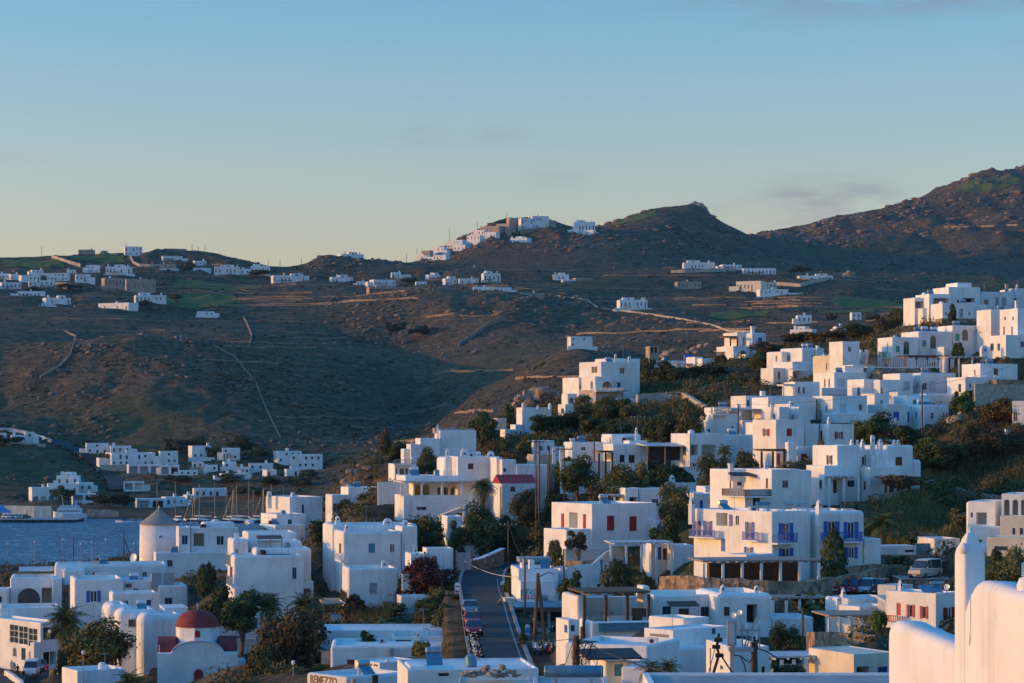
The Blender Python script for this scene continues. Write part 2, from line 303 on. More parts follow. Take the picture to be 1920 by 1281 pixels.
H('white house with teal windows and rounded parapet behind the dark maroon tree', 303, 13,
  [(643, 753, 997, 1085, 8, 0, dict(r=.6)), (622, 783, 984, 1080, 8, 7, dict(r=.6)), (753, 783, 987, 1080, 5, 2, dict(r=.5))],
  [('s', 691, 703, 1019, 1037, 'teal', 'F0'), ('w', 731, 740, 1020, 1036, 'greywhite', 'F0'), ('d', 755, 759, 1019, 1038, 'teal', 'F2'), ('d', 636, 640, 1019, 1042, 'brown', 'L0'), ('d', 645, 649, 1066, 1084, 'teal', 'F0')],
  chim=[(633, 967, 985, 9, 'p', 8), (650, 982, 998, 7, 'p', 1), (727, 972, 987, 16, 'a', 9), (760, 975, 990, 9, 'a', 7), (779, 1022, 1045, 7, 'a', -1)], rail=[('L0', 628, 640, 1038, 1051, 'white')])
H('plain white cube wing with one shuttered window among reeds', 288, 10, [(653, 747, 1066, 1155, 7, 0, dict(r=.35))], [('s', 693, 707, 1093, 1113, 'grey', 'F0')], chim=[(721, 1050, 1067, 12, 'a', 2)], rail=[('L0', 638, 650, 1108, 1128, 'brown')], box=[('pergola_roof', 605, 652, 1130, 1134, 4, -2, 'palewood')])
H('white house with a grey bay window under the rock cliff', 384, 14,
  [(653, 711, 914, 985, 7, 0, dict(r=.2)), (622, 655, 928, 985, 6, -3, dict(r=.3)), (711, 728, 927, 985, 6, 1)],
  [('w', 624, 637, 944, 961, 'grey', 'F1')], chim=[(654, 911, 920, 8, 'n', 2), (706, 912, 918, 8, 'n', 2), (722, 925, 932, 10, 'n', 1)])
H('long low flat-roofed white building below the reeds with dark slot windows', 256, 3,
  [(598, 862, 1182, 1225, 8, 0, dict(r=.12, par=.25)), (735, 862, 1193, 1225, 6, -4, dict(r=.2))],
  [('w', 642, 658, 1199, 1207, 'dark', 'F0'), ('w', 705, 722, 1199, 1207, 'dark', 'F0'), ('w', 742, 771, 1200, 1207, 'dark', 'F1')], box=[('roof_pipe', 803, 811, 1183, 1190, .5, 2, 'grey')], chim=[(784, 1182, 1200, 8, 'a', -4)])
H('long low white building with rounded left end beside the parked motorcycles', 244, 3,
  [(620, 876, 1211, 1275, 9, 0, dict(r=.5, par=.25)), (850, 876, 1184, 1275, 6, 5, dict(r=.4))],
  [('d', 651, 668, 1237, 1256, 'red', 'F0'), ('l', 806, 824, 1226, 1234, 'dark', 'F0'), ('s', 826, 845, 1240, 1252, 'brown', 'F0')], box=[('meter_box', 731, 735, 1216, 1225, .3, -.3, 'grey')])
H('white roof hut with a sunlit side wall carrying faded script', 214, 42, [(712, 786, 1243, 1300, 3.6, 0, dict(r=.05, par=.1))], [('w', 672, 682, 1249, 1261, 'grey', 'L0'), ('d', 685, 689, 1254, 1266, 'grey', 'L0')], box=[('chimney_pot', 722, 727, 1236, 1244, .5, 2, 'cream'), ('chimney_pot', 746, 749, 1237, 1244, .4, 2, 'cream')], text=[('~ ~', 691, 708, 1244, 1250, 'sign_brown', 'L0')])
H('white restaurant whose sunlit side wall carries a name in brown letters', 190, 42, [(650, 755, 1270, 1330, 5.2, 0, dict(r=.35, par=.3)), (688, 760, 1266, 1330, 5, 5)], text=[('REMEZZO', 582, 632, 1268, 1284, 'sign_brown', 'L0')], cat='restaurant', box=[('roof_vent', 658, 664, 1271, 1280, .6, -1, 'tan'), ('wall_lantern', 699, 705, 1267, 1275, .5, -3, 'dark')])
H('white flat roof with brown doors near the rubble stones', 176, 8, [(764, 1010, 1256, 1340, 8, 0, dict(r=.1, par=.15)), (768, 800, 1250, 1300, 4, 1)], [('d', 822, 842, 1262, 1268, 'dark', 'F0')])
# ---- middle, street and shops
H('car rental shop with painted sign wall and dark blue shopfront', 266, 6,
  [(972, 1047, 1067, 1170, 8, 0, dict(r=.1, par=.2)), (976, 1040, 1090, 1142, 2, -2, dict(r=.05, par=0)), (978, 986, 1047, 1070, 2, 3), (968, 1085, 1140, 1190, 6, -6, dict(r=.05, par=.1)), (992, 1002, 1050, 1068, 1, 2)],
  [('l', 979, 984, 1150, 1182, 'grey', 'F3'), ('s', 986, 1004, 1148, 1172, 'greywhite', 'F3'), ('l', 1008, 1027, 1146, 1178, 'navy', 'F3'), ('l', 1032, 1068, 1146, 1178, 'navy', 'F3')],
  box=[('shop_canopy', 966, 1088, 1136, 1141, 2, -8, 'steelblue'), ('sunlit_pier', 947, 965, 1122, 1168, 2, -2, 'cream'), ('solar_panel', 1014, 1032, 1050, 1068, .3, 2, 'steelblue'), ('roof_frame', 974, 1034, 1046, 1048, 3, 3, 'grey')],
  text=[('RENT A CAR', 976, 1013, 1105, 1115, 'sign_teal', 'F1'), ('DELOS', 976, 1009, 1116, 1124, 'sign_pink', 'F1')], cat='shop')
H('white house with a vine at its door behind the rental shop', 270, 10, [(1048, 1162, 1076, 1130, 6, 0, dict(r=.2)), (1050, 1135, 1066, 1090, 5, 6)], [('d', 1048, 1059, 1093, 1118, 'dark', 'F0'), ('w', 1120, 1126, 1095, 1106, 'navy', 'F0'), ('w', 1132, 1144, 1090, 1107, 'navy', 'F0')])
H('white cube house with deep red shutters and sunlit side', 292, 32,
  [(1110, 1231, 945, 1025, 9, 0, dict(r=.08, par=.25)), (1062, 1108, 993, 1050, 5, -5, dict(r=.15)), (1228, 1243, 976, 1020, 4, 3)],
  [('s', 1138, 1152, 967, 995, 'red', 'F0'), ('s', 1180, 1194, 968, 996, 'red', 'F0'), ('s', 1052, 1058, 963, 991, 'red', 'L0'), ('l', 1067, 1083, 961, 994, 'white', 'L0'), ('s', 1093, 1099, 964, 992, 'red', 'L0'), ('A', 1068, 1077, 1014, 1040, 'yellowlit', 'F1'), ('A', 1082, 1092, 1014, 1040, 'yellowlit', 'F1'), ('A', 1232, 1241, 983, 1006, 'white', 'F2')],
  box=[('garden_wall', 1060, 1125, 1030, 1058, 1, -9, 'greywhite')])
H('white garden house with a flat pergola right of the red shuttered cube', 275, 8, [(1221, 1262, 1020, 1062, 5, 3, dict(r=.1)), (1262, 1300, 1022, 1050, 4, 0)], [('d', 1232, 1240, 1026, 1050, 'blue', 'F0'), ('l', 1243, 1260, 1028, 1050, 'yellowlit', 'F0')],
  porch=[(1144, 1262, 1016, 1052, 4, -2, 5, 'greywhite')])
H('white house on the slope with two flat blocks and open pergola frame', 312, 12, [(1172, 1197, 915, 950, 5, 0, dict(r=.2)), (1198, 1245, 915, 952, 6, 1, dict(r=.2))], [('l', 1180, 1196, 932, 946, 'navy', 'F0'), ('w', 1222, 1234, 936, 950, 'navy', 'F1')], porch=[(1134, 1172, 927, 950, 3, 0, 3, 'greywhite')])
H('small white chapel with bell finial on its gable', 318, 16, [(1255, 1322, 905, 935, 6, 0, dict(r=.2, par=.1)), (1262, 1322, 922, 945, 4, -4)], [('d', 1300, 1306, 925, 940, 'brown', 'F1'), ('l', 1308, 1320, 925, 942, 'white', 'F1')], chim=[(1260, 890, 908, 9, 'p', 0)], cat='chapel', name='chapel')
H('restaurant with a dark timber pergola over its open roof terrace', 208, 12,
  [(1108, 1234, 1166, 1225, 7, 0, dict(r=.3, par=.9)), (1094, 1222, 1120, 1180, 1, 9, dict(r=.1, par=.1)), (1082, 1098, 1118, 1190, 6, 4, dict(r=.6)), (1205, 1218, 1099, 1125, 2, 6)],
  [('d', 1089, 1094, 1176, 1196, 'brown', 'L0')], porch=[(1094, 1220, 1110, 1168, 6, 2, 4, 'wood')],
  box=[('window_band', 1122, 1230, 1169, 1176, .2, -.3, 'steelblue'), ('bar_front', 1190, 1212, 1142, 1156, 1, 5, 'wood'), ('table', 1128, 1135, 1150, 1164, 1, 4, 'brown'), ('table', 1146, 1153, 1151, 1164, 1, 4, 'brown'), ('bar_counter', 1140, 1185, 1156, 1166, 2, 3, 'greywhite')], cat='restaurant')
H('long white house with navy shutters, lantern-lit door and domed chimneys', 216, 10,
  [(1224, 1345, 1116, 1185, 7, 2, dict(r=.3)), (1345, 1448, 1113, 1190, 8, 0, dict(r=.8)), (1448, 1525, 1158, 1190, 5, 2)],
  [('s', 1242, 1258, 1137, 1161, 'navy', 'F0'), ('d', 1273, 1292, 1141, 1164, 'brown', 'F0'), ('s', 1314, 1330, 1138, 1162, 'navy', 'F0'), ('w', 1357, 1368, 1138, 1155, 'navy', 'F1'), ('l', 1400, 1421, 1133, 1169, 'dark', 'F1')],
  chim=[(1355, 1096, 1118, 9, 'p', 1), (1418, 1097, 1116, 9, 'p', 2)], box=[('door_canopy', 1258, 1312, 1135, 1138, 1.5, -1, 'wood')])
H('white shop with a sunlit sign side and a flat lower roof', 190, 42,
  [(1262, 1366, 1182, 1235, 3.2, 0, dict(r=.06, par=.1)), (1258, 1390, 1216, 1262, 5, -4, dict(r=.5)), (1282, 1330, 1160, 1185, 4, 6)],
  [('w', 1335, 1342, 1178, 1190, 'grey', 'F0')], text=[('XXXXXXXXX', 1218, 1255, 1189, 1194, 'dark', 'L0'), ('- - - - - - - - -', 1218, 1254, 1196, 1199, 'sign_brown', 'L0')], cat='shop')
H('low sunlit white building with teal doors behind the tangled pole', 158, -24,
  [(1058, 1215, 1205, 1300, 6, 0, dict(r=.25, par=.3)), (1135, 1212, 1240, 1300, 4, -5, dict(yaw=12)), (1165, 1245, 1250, 1300, 4, -7, dict(yaw=-15))],
  [('d', 1152, 1168, 1243, 1268, 'teal', 'F1'), ('w', 1127, 1131, 1240, 1247, 'navy', 'F0')], box=[('door_awning', 1103, 1205, 1232, 1238, 3, -7, 'dark')])
# ---- blue hotel and its neighbours
H('white hotel with bright blue shutters and blue railed balconies', 247, 40,
  [(1448, 1520, 959, 1090, 11.5, 0, dict(r=.2, par=.35)), (1534, 1621, 958, 1075, 9, 3, dict(r=.7, par=.35, yaw=14)), (1400, 1452, 1040, 1090, 3, -3), (1621, 1652, 1010, 1060, 4, 4, dict(yaw=10))],
  [('o', 1302, 1310, 977, 1004, 'blue', 'L0'), ('o', 1323, 1331, 977, 1004, 'blue', 'L0'), ('l', 1343, 1364, 962, 986, 'white', 'L0'), ('d', 1367, 1374, 965, 987, 'blue', 'L0'), ('w', 1379, 1386, 967, 985, 'grey', 'L0'), ('o', 1402, 1410, 979, 1010, 'blue', 'L0'), ('d', 1352, 1360, 1011, 1034, 'blue', 'L0'), ('o', 1400, 1408, 1026, 1046, 'blue', 'L0'),
   ('o', 1467, 1480, 981, 1014, 'blue', 'F0'), ('o', 1467, 1480, 1028, 1050, 'blue', 'F0'), ('o', 1552, 1566, 978, 1006, 'blue', 'F1'), ('o', 1589, 1602, 979, 1010, 'blue', 'F1'), ('o', 1591, 1602, 1026, 1047, 'blue', 'F1')],
  rail=[('L0', 1293, 1339, 994, 1007, 'blue'), ('L0', 1392, 1420, 998, 1013, 'blue'), ('F0', 1458, 1495, 1000, 1018, 'blue'), ('F1', 1544, 1617, 998, 1016, 'blue')],
  porch=[(1318, 1538, 1051, 1086, 6, -13, 7, 'thatch')], chim=[(1297, 930, 962, 9, 'p', 8), (1535, 936, 964, 9, 'p', 2)],
  box=[('water_heater', 1418, 1446, 941, 949, 1, 6, 'steelblue'), ('water_heater', 1466, 1488, 942, 949, 1, 6, 'metal'), ('water_heater', 1492, 1520, 944, 950, 1, 6, 'metal'), ('roof_box', 1570, 1576, 954, 959, .6, 6, 'cream'), ('roof_box', 1584, 1600, 954, 959, .6, 6, 'cream'), ('back_wall', 1330, 1500, 1056, 1092, 1, -5, 'brown')], cat='hotel')
H('white block house with a dark awning over its recess and a terrace below', 280, 28,
  [(1447, 1500, 880, 965, 8, 0, dict(r=.12)), (1500, 1522, 882, 965, 7, 2), (1374, 1420, 880, 965, 5, 5, dict(r=.12)), (1397, 1447, 918, 965, 6, -3, dict(r=.1))],
  [('w', 1467, 1478, 901, 915, 'grey', 'F0'), ('d', 1436, 1440, 897, 916, 'brown', 'L0'), ('w', 1382, 1400, 903, 911, 'grey', 'F2'), ('d', 1368, 1371, 899, 918, 'brown', 'L2')],
  box=[('awning', 1374, 1420, 890, 893, 2, 2, 'dark')], rail=[('F3', 1400, 1446, 918, 931, 'wood'), ('L3', 1354, 1396, 917, 930, 'palewood')], chim=[(1370, 869, 882, 8, 'n', 5), (1436, 866, 882, 7, 'a', 3)])
H('white house with brown shutters, stair and two towers above the grass field', 290, 26,
  [(1570, 1613, 835, 945, 5.5, 0, dict(r=.25)), (1662, 1713, 835, 915, 7, 3, dict(r=.5)), (1630, 1690, 876, 945, 6, 0, dict(r=.1)), (1546, 1572, 873, 945, 4, -2), (1612, 1662, 842, 945, 4, 6), (1712, 1728, 862, 900, 4, 5, dict(r=.6))],
  [('o', 1553, 1558, 854, 871, 'brown', 'L0'), ('w', 1536, 1541, 900, 916, 'brown', 'L3'), ('d', 1562, 1572, 900, 925, 'brown', 'F3'), ('w', 1589, 1602, 901, 913, 'brown', 'F0'), ('d', 1619, 1623, 902, 919, 'brown', 'L2'), ('o', 1618, 1621, 853, 872, 'brown', 'F4'), ('l', 1632, 1648, 854, 873, 'brown', 'F4'), ('s', 1679, 1692, 857, 873, 'brown', 'F1'), ('d', 1667, 1677, 902, 925, 'brown', 'F2'), ('w', 1697, 1703, 904, 915, 'brown', 'F1'), ('l', 1613, 1625, 928, 943, 'dark', 'F4')],
  porch=[(1554, 1612, 892, 926, 3, -3, 3, 'greywhite'), (1660, 1730, 894, 925, 4, -4, 4, 'brown')],
  chim=[(1597, 823, 838, 6, 'p', 2), (1608, 824, 838, 5, 'p', 2), (1617, 823, 838, 6, 'p', 4), (1636, 816, 836, 8, 'a', 4), (1650, 823, 836, 8, 'p', 4), (1677, 824, 838, 6, 'p', 4), (1684, 824, 838, 6, 'p', 4)])
H('sunlit pale villa with corner terrace at the right edge above the hedge', 256, -22,
  [(1815, 1866, 940, 1030, 7, 0, dict(r=.06, par=.2)), (1866, 1880, 945, 1030, 6, 2, dict(yaw=20)), (1815, 1875, 988, 1030, 3, -3, dict(r=.05, par=.3))],
  [('l', 1830, 1850, 961, 984, 'greywhite', 'F0'), ('w', 1820, 1824, 961, 970, 'grey', 'F0'), ('w', 1872, 1876, 967, 973, 'dark', 'F1')])
H('sunlit cream villa with tall arched openings at the right edge', 250, -20,
  [(1878, 1960, 926, 972, 7, 2, dict(r=.06, par=.2)), (1875, 1960, 967, 1035, 8, -1, dict(mat='cream', r=.05, par=.1)), (1850, 1960, 1007, 1040, 4, -6, dict(mat='cream', r=.05, par=.1))],
  [('A', 1882, 1893, 937, 966, 'white', 'F0'), ('A', 1898, 1909, 937, 966, 'white', 'F0'), ('A', 1914, 1925, 937, 966, 'white', 'F0'), ('w', 1898, 1904, 990, 1003, 'grey', 'F1'), ('w', 1912, 1919, 990, 1003, 'grey', 'F1'), ('g', 1864, 1890, 1024, 1033, 'grey', 'F2')])
H('white garden store with a plank gate below the grass field', 262, 12, [(1752, 1800, 1010, 1045, 5, 0, dict(r=.1)), (1651, 1718, 1024, 1040, 3, 0, dict(r=.05, par=0))], [('g', 1696, 1715, 1030, 1037, 'white', 'F1'), ('w', 1768, 1772, 1014, 1024, 'brown', 'F0')], box=[('plank_gate', 1718, 1752, 1019, 1038, .2, 1, 'steelblue')])
H('white house with bright red shutters and a red balcony at lower right', 202, 44,
  [(1755, 1800, 1113, 1180, 5.2, 0, dict(r=.1, par=.2)), (1680, 1712, 1098, 1116, 2, 8, dict(r=.05, par=0, mat='greywhite'))],
  [('o', 1704, 1711, 1134, 1157, 'brightred', 'L0'), ('o', 1729, 1736, 1137, 1160, 'brightred', 'L0'), ('d', 1681, 1689, 1131, 1154, 'brightred', 'L0'), ('o', 1774, 1784, 1139, 1162, 'red', 'F0')],
  rail=[('L0', 1662, 1682, 1154, 1167, 'brightred')], chim=[(1688, 1086, 1115, 7, 'p', 4)], box=[('balcony_canopy', 1660, 1692, 1125, 1129, 2.5, 4, 'greywhite'), ('water_heater', 1745, 1770, 1090, 1098, 1, 4, 'metal'), ('solar_panel', 1730, 1770, 1099, 1110, .2, 3, 'steelblue')])
H('white house with a bottle-shaped chimney left of the red balcony', 216, 30, [(1590, 1674, 1122, 1180, 3.4, 0, dict(r=.3)), (1612, 1674, 1138, 1180, 3, -5, dict(r=.15))], [('w', 1558, 1572, 1144, 1152, 'grey', 'L0')], chim=[(1581, 1102, 1128, 8, 'p', 2), (1572, 1120, 1130, 10, 'a', 1)])
H('timber pergola bar over the rubble wall at lower right', 208, 22, [(1600, 1668, 1160, 1210, 4, 4, dict(mat='cream', par=.1))], [('l', 1628, 1652, 1166, 1192, 'yellowlit', 'F0')], porch=[(1554, 1662, 1153, 1196, 5, -2, 6, 'thatch')], cat='bar', name='pergola_bar')
H('open white garage under a flat roof beside the taxi wall', 176, 26, [(1601, 1680, 1227, 1290, 6, 0, dict(r=.05, par=.05, mat='cream'))], [('l', 1606, 1630, 1250, 1264, 'dark', 'F0'), ('w', 1646, 1664, 1250, 1262, 'blue', 'F0')], cat='garage', name='garage')
# ---- upper town, left to right
H('large white villa with a columned veranda and outside stair', 342, 12,
  [(858, 937, 856, 985, 9, 4, dict(r=.2, par=.2)), (832, 860, 857, 910, 6, 8, dict(r=.8, par=0)), (760, 862, 892, 903, 8, 2.5, dict(r=.05, par=.1, own=1)), (757, 905, 929, 992, 8, 0, dict(r=.05, par=.9)), (775, 900, 904, 940, 4, 5.5, dict(r=.05, par=0)), (931, 942, 858, 985, 6, 0)],
  [('g', 820, 827, 914, 928, 'brown', 'F4'), ('g', 832, 840, 914, 929, 'brown', 'F4'), ('g', 845, 853, 914, 929, 'brown', 'F4'), ('l', 778, 806, 909, 929, 'yellowlit', 'F4'), ('w', 781, 800, 950, 957, 'grey', 'F3'), ('l', 860, 874, 950, 975, 'dark', 'F3')],
  porch=[(752, 905, 902, 930, 7, .3, 5, 'greywhite', 1)], chim=[(839, 841, 860, 7, 'a', 6), (871, 842, 860, 14, 'a', 8), (897, 846, 860, 8, 'a', 8), (920, 846, 862, 12, 'a', 8), (872, 946, 966, 8, 'a', -8)], box=[('stair', 826, 868, 950, 966, 2, -3, 'greywhite')])
H('white house with a deep red tiled roof behind the power poles', 334, 10, [(941, 1003, 907, 985, 7, 0, dict(r=.05, par=0)), (941, 968, 862, 895, 6, 6), (968, 1003, 871, 895, 6, 6)], [('w', 957, 966, 913, 922, 'red', 'F0'), ('w', 944, 949, 878, 885, 'dark', 'F1')], box=[('red_roof', 940, 1004, 891, 907, 6.5, .5, 'red')])
H('small white tower with two tall arched windows and glass balustrade', 362, 12, [(740, 776, 870, 905, 6, 0, dict(r=.1, par=.1))], [('a', 749, 758, 878, 898, 'grey', 'F0'), ('a', 760, 765, 878, 898, 'grey', 'F0'), ('w', 742, 745, 878, 888, 'grey', 'F0'), ('w', 768, 771, 878, 888, 'grey', 'F0')], rail=[('F0', 740, 776, 862, 871, 'steelblue')], chim=[(774, 858, 872, 4, 'n', 0)])
H('stepped blank white house climbing left to right on the ridge', 384, 8, [(825, 893, 807, 860, 8, 0, dict(r=.1)), (788, 825, 822, 880, 8, -2, dict(r=.1)), (770, 790, 833, 890, 7, -3, dict(r=.1)), (757, 772, 842, 890, 5, -2)], [('w', 816, 822, 806, 816, 'brown', 'F0')], box=[('roof_band', 815, 890, 803, 808, 3, 4, 'tan')], chim=[(821, 796, 808, 4, 'p', 1), (772, 826, 836, 3, 'p', 0)])
H('white house with a battlemented parapet and corner horns above the trees', 406, 8, [(979, 1034, 764, 815, 7, 0, dict(r=.05, par=.6)), (966, 979, 796, 826, 6, -1), (947, 967, 805, 826, 6, -2)], [('w', 975, 979, 809, 822, 'green', 'F1')], box=[('parapet_horn', 978, 983, 754, 765, .5, 0, 'white'), ('parapet_horn', 1006, 1009, 760, 765, .5, 0, 'white'), ('parapet_horn', 1028, 1034, 755, 765, .5, 0, 'white')])
H('small white house with pale stone side left of the battlemented house', 414, 14, [(898, 914, 787, 805, 5, 0), (931, 950, 784, 805, 5, 2, dict(mat='cream'))], [('w', 924, 929, 788, 797, 'brown', 'L1')])
H('small white house below the arched villa on the ridge', 424, 14, [(1060, 1088, 758, 785, 5, 0, dict(r=.1)), (1064, 1082, 738, 765, 4, 6, dict(r=.1))], [('w', 1052, 1057, 766, 776, 'grey', 'L0'), ('A', 1067, 1076, 746, 757, 'white', 'F1')])
H('arched white villa on a stone base at the ridge end', 434, 28,
  [(1127, 1193, 678, 750, 8, 0, dict(r=.15)), (1116, 1150, 706, 750, 5, -4), (1085, 1103, 708, 765, 6, 2), (1117, 1170, 731, 770, 6, -6, dict(mat='stonepale', r=.02, par=.05)), (1146, 1200, 672, 700, 6, 6)],
  [('w', 1162, 1171, 690, 701, 'grey', 'F0'), ('A', 1129, 1149, 715, 731, 'yellowlit', 'F1'), ('g', 1109, 1120, 687, 700, 'cream', 'L0'), ('A', 1086, 1100, 716, 729, 'white', 'F2'), ('A', 1107, 1112, 715, 730, 'white', 'L1'), ('w', 1157, 1163, 717, 726, 'brown', 'F0'), ('d', 1090, 1096, 752, 764, 'dark', 'F3')],
  rail=[('F3', 1118, 1168, 727, 733, 'white')], chim=[(1154, 664, 678, 4, 'a', 2), (1180, 668, 680, 5, 'a', 2)])
H('white modern villa with a tall chimney and shaded roof terrace on the crest', 492, 24,
  [(1410, 1437, 624, 680, 7, 0, dict(r=.5)), (1382, 1412, 623, 650, 6, 2, dict(r=.2)), (1375, 1412, 649, 690, 7, -4, dict(r=.05)), (1398, 1410, 664, 690, 3, -7)],
  [('d', 1421, 1429, 633, 642, 'blue', 'F0'), ('l', 1393, 1400, 632, 648, 'dark', 'F1'), ('l', 1335, 1360, 660, 674, 'yellowlit', 'L2')], chim=[(1411, 612, 630, 6, 'n', 1)], porch=[(1356, 1384, 630, 648, 4, 0, 3, 'wood', 1)])
H('low white house with sunlit end below the crest villa', 470, 22, [(1317, 1343, 672, 698, 5, 0, dict(r=.08)), (1303, 1318, 669, 698, 4, 2)], [('w', 1301, 1304, 684, 692, 'grey', 'L0')], porch=[(1264, 1298, 681, 698, 3, 2, 3, 'greywhite')])
H('white garden terrace house half hidden by shrubs on the crest', 476, 12, [(1224, 1290, 676, 690, 5, 2, dict(par=.1)), (1252, 1288, 697, 712, 3, -6)], box=[('blue_tank', 1284, 1302, 665, 678, 2, 4, 'blue'), ('white_finial', 1246, 1256, 688, 700, .5, -6, 'white')])
H('unfinished tan frame tower on the skyline of the saddle', 560, 10, [(1218, 1236, 649, 669, 4, 0, dict(mat='tan', r=.02, par=.05))], [('l', 1221, 1225, 651, 662, 'dark', 'F0'), ('l', 1228, 1232, 651, 662, 'dark', 'F0')], cat='tower', name='frame_tower', group='')
H('white two-part house with a small awning right of the dark trees', 432, 28,
  [(1504, 1546, 652, 720, 7, 0, dict(r=.5)), (1466, 1476, 659, 690, 5, 3, dict(r=.4)), (1486, 1520, 678, 720, 6, -6, dict(r=.15)), (1450, 1490, 690, 720, 4, -5, dict(r=.1))],
  [('w', 1522, 1526, 666, 671, 'grey', 'F0'), ('w', 1454, 1457, 667, 678, 'grey', 'L1'), ('w', 1478, 1481, 667, 678, 'grey', 'L0'), ('w', 1489, 1493, 701, 709, 'dark', 'F2'), ('w', 1458, 1463, 697, 712, 'grey', 'F3'), ('w', 1472, 1477, 697, 712, 'grey', 'F3')], chim=[(1533, 648, 656, 5, 'n', 1)], box=[('awning', 1488, 1518, 693, 696, 3, -9, 'cream')])
H('cream house with twin slit windows left of the railed stone terrace', 414, 26, [(1560, 1602, 666, 705, 6, 0, dict(r=.15, mat='cream')), (1610, 1628, 661, 690, 5, 3)], [('w', 1567, 1575, 679, 691, 'brown', 'F0'), ('w', 1549, 1551, 681, 694, 'grey', 'L0'), ('w', 1554, 1556, 681, 694, 'grey', 'L0')], chim=[(1614, 656, 664, 5, 'n', 3), (1625, 656, 664, 5, 'n', 3)])
H('white house with a wide shuttered window under the stone terrace', 396, 22, [(1564, 1625, 698, 745, 7, 0, dict(r=.12)), (1541, 1600, 727, 750, 4, -4)], [('s', 1570, 1584, 710, 726, 'greywhite', 'F0'), ('w', 1545, 1548, 711, 726, 'grey', 'L0'), ('w', 1553, 1556, 710, 726, 'grey', 'L0')])
H('row of three white houses with green doors and fanlights', 412, 16,
  [(1673, 1722, 632, 675, 6, 0, dict(r=.2)), (1722, 1786, 621, 672, 7, 2, dict(r=.3)), (1786, 1840, 610, 668, 6, 4, dict(r=.3)), (1770, 1790, 650, 675, 3, -2)],
  [('s', 1680, 1687, 649, 660, 'green', 'F0'), ('a', 1694, 1705, 640, 665, 'green', 'F0'), ('d', 1663, 1665, 643, 662, 'green', 'L0'), ('s', 1729, 1737, 638, 650, 'green', 'F1'), ('a', 1744, 1755, 629, 654, 'green', 'F1'), ('s', 1791, 1799, 626, 639, 'green', 'F2'), ('a', 1804, 1815, 618, 639, 'green', 'F2')], rail=[('L0', 1648, 1662, 660, 672, 'green')])
H('round stone terrace with a white railing and long pergola', 398, 8, [(1640, 1762, 690, 716, 8, 0, dict(mat='stone', r=2.2, par=.05))], rail=[('F0', 1625, 1700, 671, 688, 'palewood'), ('F0', 1700, 1764, 676, 688, 'white')], porch=[(1696, 1782, 666, 690, 5, 3, 5, 'brown'), (1772, 1850, 668, 692, 5, 0, 4, 'greywhite')], cat='terrace', name='terrace')
H('white house top right with open glazed loggia and buttress', 458, 16, [(1742, 1782, 551, 605, 6, 0, dict(r=.12)), (1715, 1745, 558, 608, 5, 2, dict(r=.08)), (1779, 1838, 538, 575, 7, 4, dict(r=.08)), (1795, 1822, 530, 545, 5, 7)],
  [('l', 1750, 1780, 559, 572, 'tan', 'F0'), ('l', 1716, 1740, 565, 578, 'grey', 'F1'), ('w', 1794, 1802, 562, 568, 'dark', 'F2'), ('l', 1806, 1828, 559, 567, 'dark', 'F2'), ('g', 1752, 1766, 582, 596, 'dark', 'F0')], box=[('buttress', 1730, 1738, 578, 602, 2, -3, 'white')])
H('broad plain white house above the dark stone wall at top right', 448, 8, [(1767, 1826, 568, 602, 7, 0, dict(r=.05)), (1826, 1850, 572, 602, 6, 2), (1766, 1830, 597, 615, 4, -3, dict(mat='stone', r=.02, par=.02))], [('w', 1782, 1789, 580, 587, 'grey', 'F0'), ('d', 1799, 1806, 579, 596, 'grey', 'F0'), ('w', 1772, 1775, 586, 591, 'grey', 'F0'), ('w', 1816, 1819, 585, 591, 'grey', 'F0'), ('d', 1845, 1849, 585, 599, 'dark', 'F1')])
H('white house with twin grey doors highest at the right edge', 466, 8, [(1839, 1899, 547, 590, 7, 0, dict(r=.05)), (1897, 1960, 541, 590, 7, 3)], [('w', 1845, 1853, 562, 571, 'grey', 'F0'), ('d', 1866, 1873, 558, 574, 'grey', 'F0'), ('d', 1878, 1887, 558, 574, 'grey', 'F0'), ('w', 1901, 1906, 560, 567, 'dark', 'F1')], chim=[(1907, 533, 548, 5, 'p', 2)], box=[('chimney_stack', 1886, 1891, 532, 548, .6, 2, 'tan')])
H('tall sunlit white house with slit windows at the right edge', 404, 18, [(1908, 1960, 578, 670, 6, 0, dict(r=.1)), (1886, 1960, 628, 670, 7, -5, dict(r=.1)), (1858, 1900, 580, 605, 5, 8)], [('w', 1883, 1886, 594, 601, 'grey', 'L0'), ('w', 1898, 1901, 594, 601, 'grey', 'L0'), ('w', 1881, 1884, 612, 628, 'grey', 'L0'), ('w', 1896, 1899, 612, 628, 'grey', 'L0'), ('w', 1857, 1863, 644, 658, 'grey', 'L1'), ('w', 1870, 1875, 644, 658, 'grey', 'L1')], chim=[(1906, 564, 580, 5, 'n', 1), (1845, 648, 665, 14, 'a', -4)])
H('white block row with arched doors below the stone terrace', 382, 18,
  [(1620, 1647, 711, 760, 6, 0, dict(r=.1)), (1687, 1712, 700, 760, 6, 2, dict(r=.25)), (1726, 1793, 699, 745, 6, 4, dict(r=.25)), (1650, 1690, 712, 760, 5, -2), (1683, 1700, 735, 760, 3, -5), (1735, 1793, 738, 762, 5, -4, dict(r=.6))],
  [('a', 1607, 1613, 726, 742, 'grey', 'L0'), ('d', 1650, 1655, 727, 745, 'grey', 'F3'), ('s', 1694, 1706, 715, 732, 'greywhite', 'F1'), ('w', 1667, 1669, 716, 729, 'grey', 'L1'), ('w', 1678, 1681, 715, 730, 'grey', 'L1'), ('s', 1742, 1754, 715, 734, 'greywhite', 'F2'), ('s', 1774, 1783, 716, 735, 'greywhite', 'F2'), ('w', 1730, 1738, 718, 731, 'grey', 'F2'), ('w', 1718, 1721, 718, 731, 'cream', 'L2')])
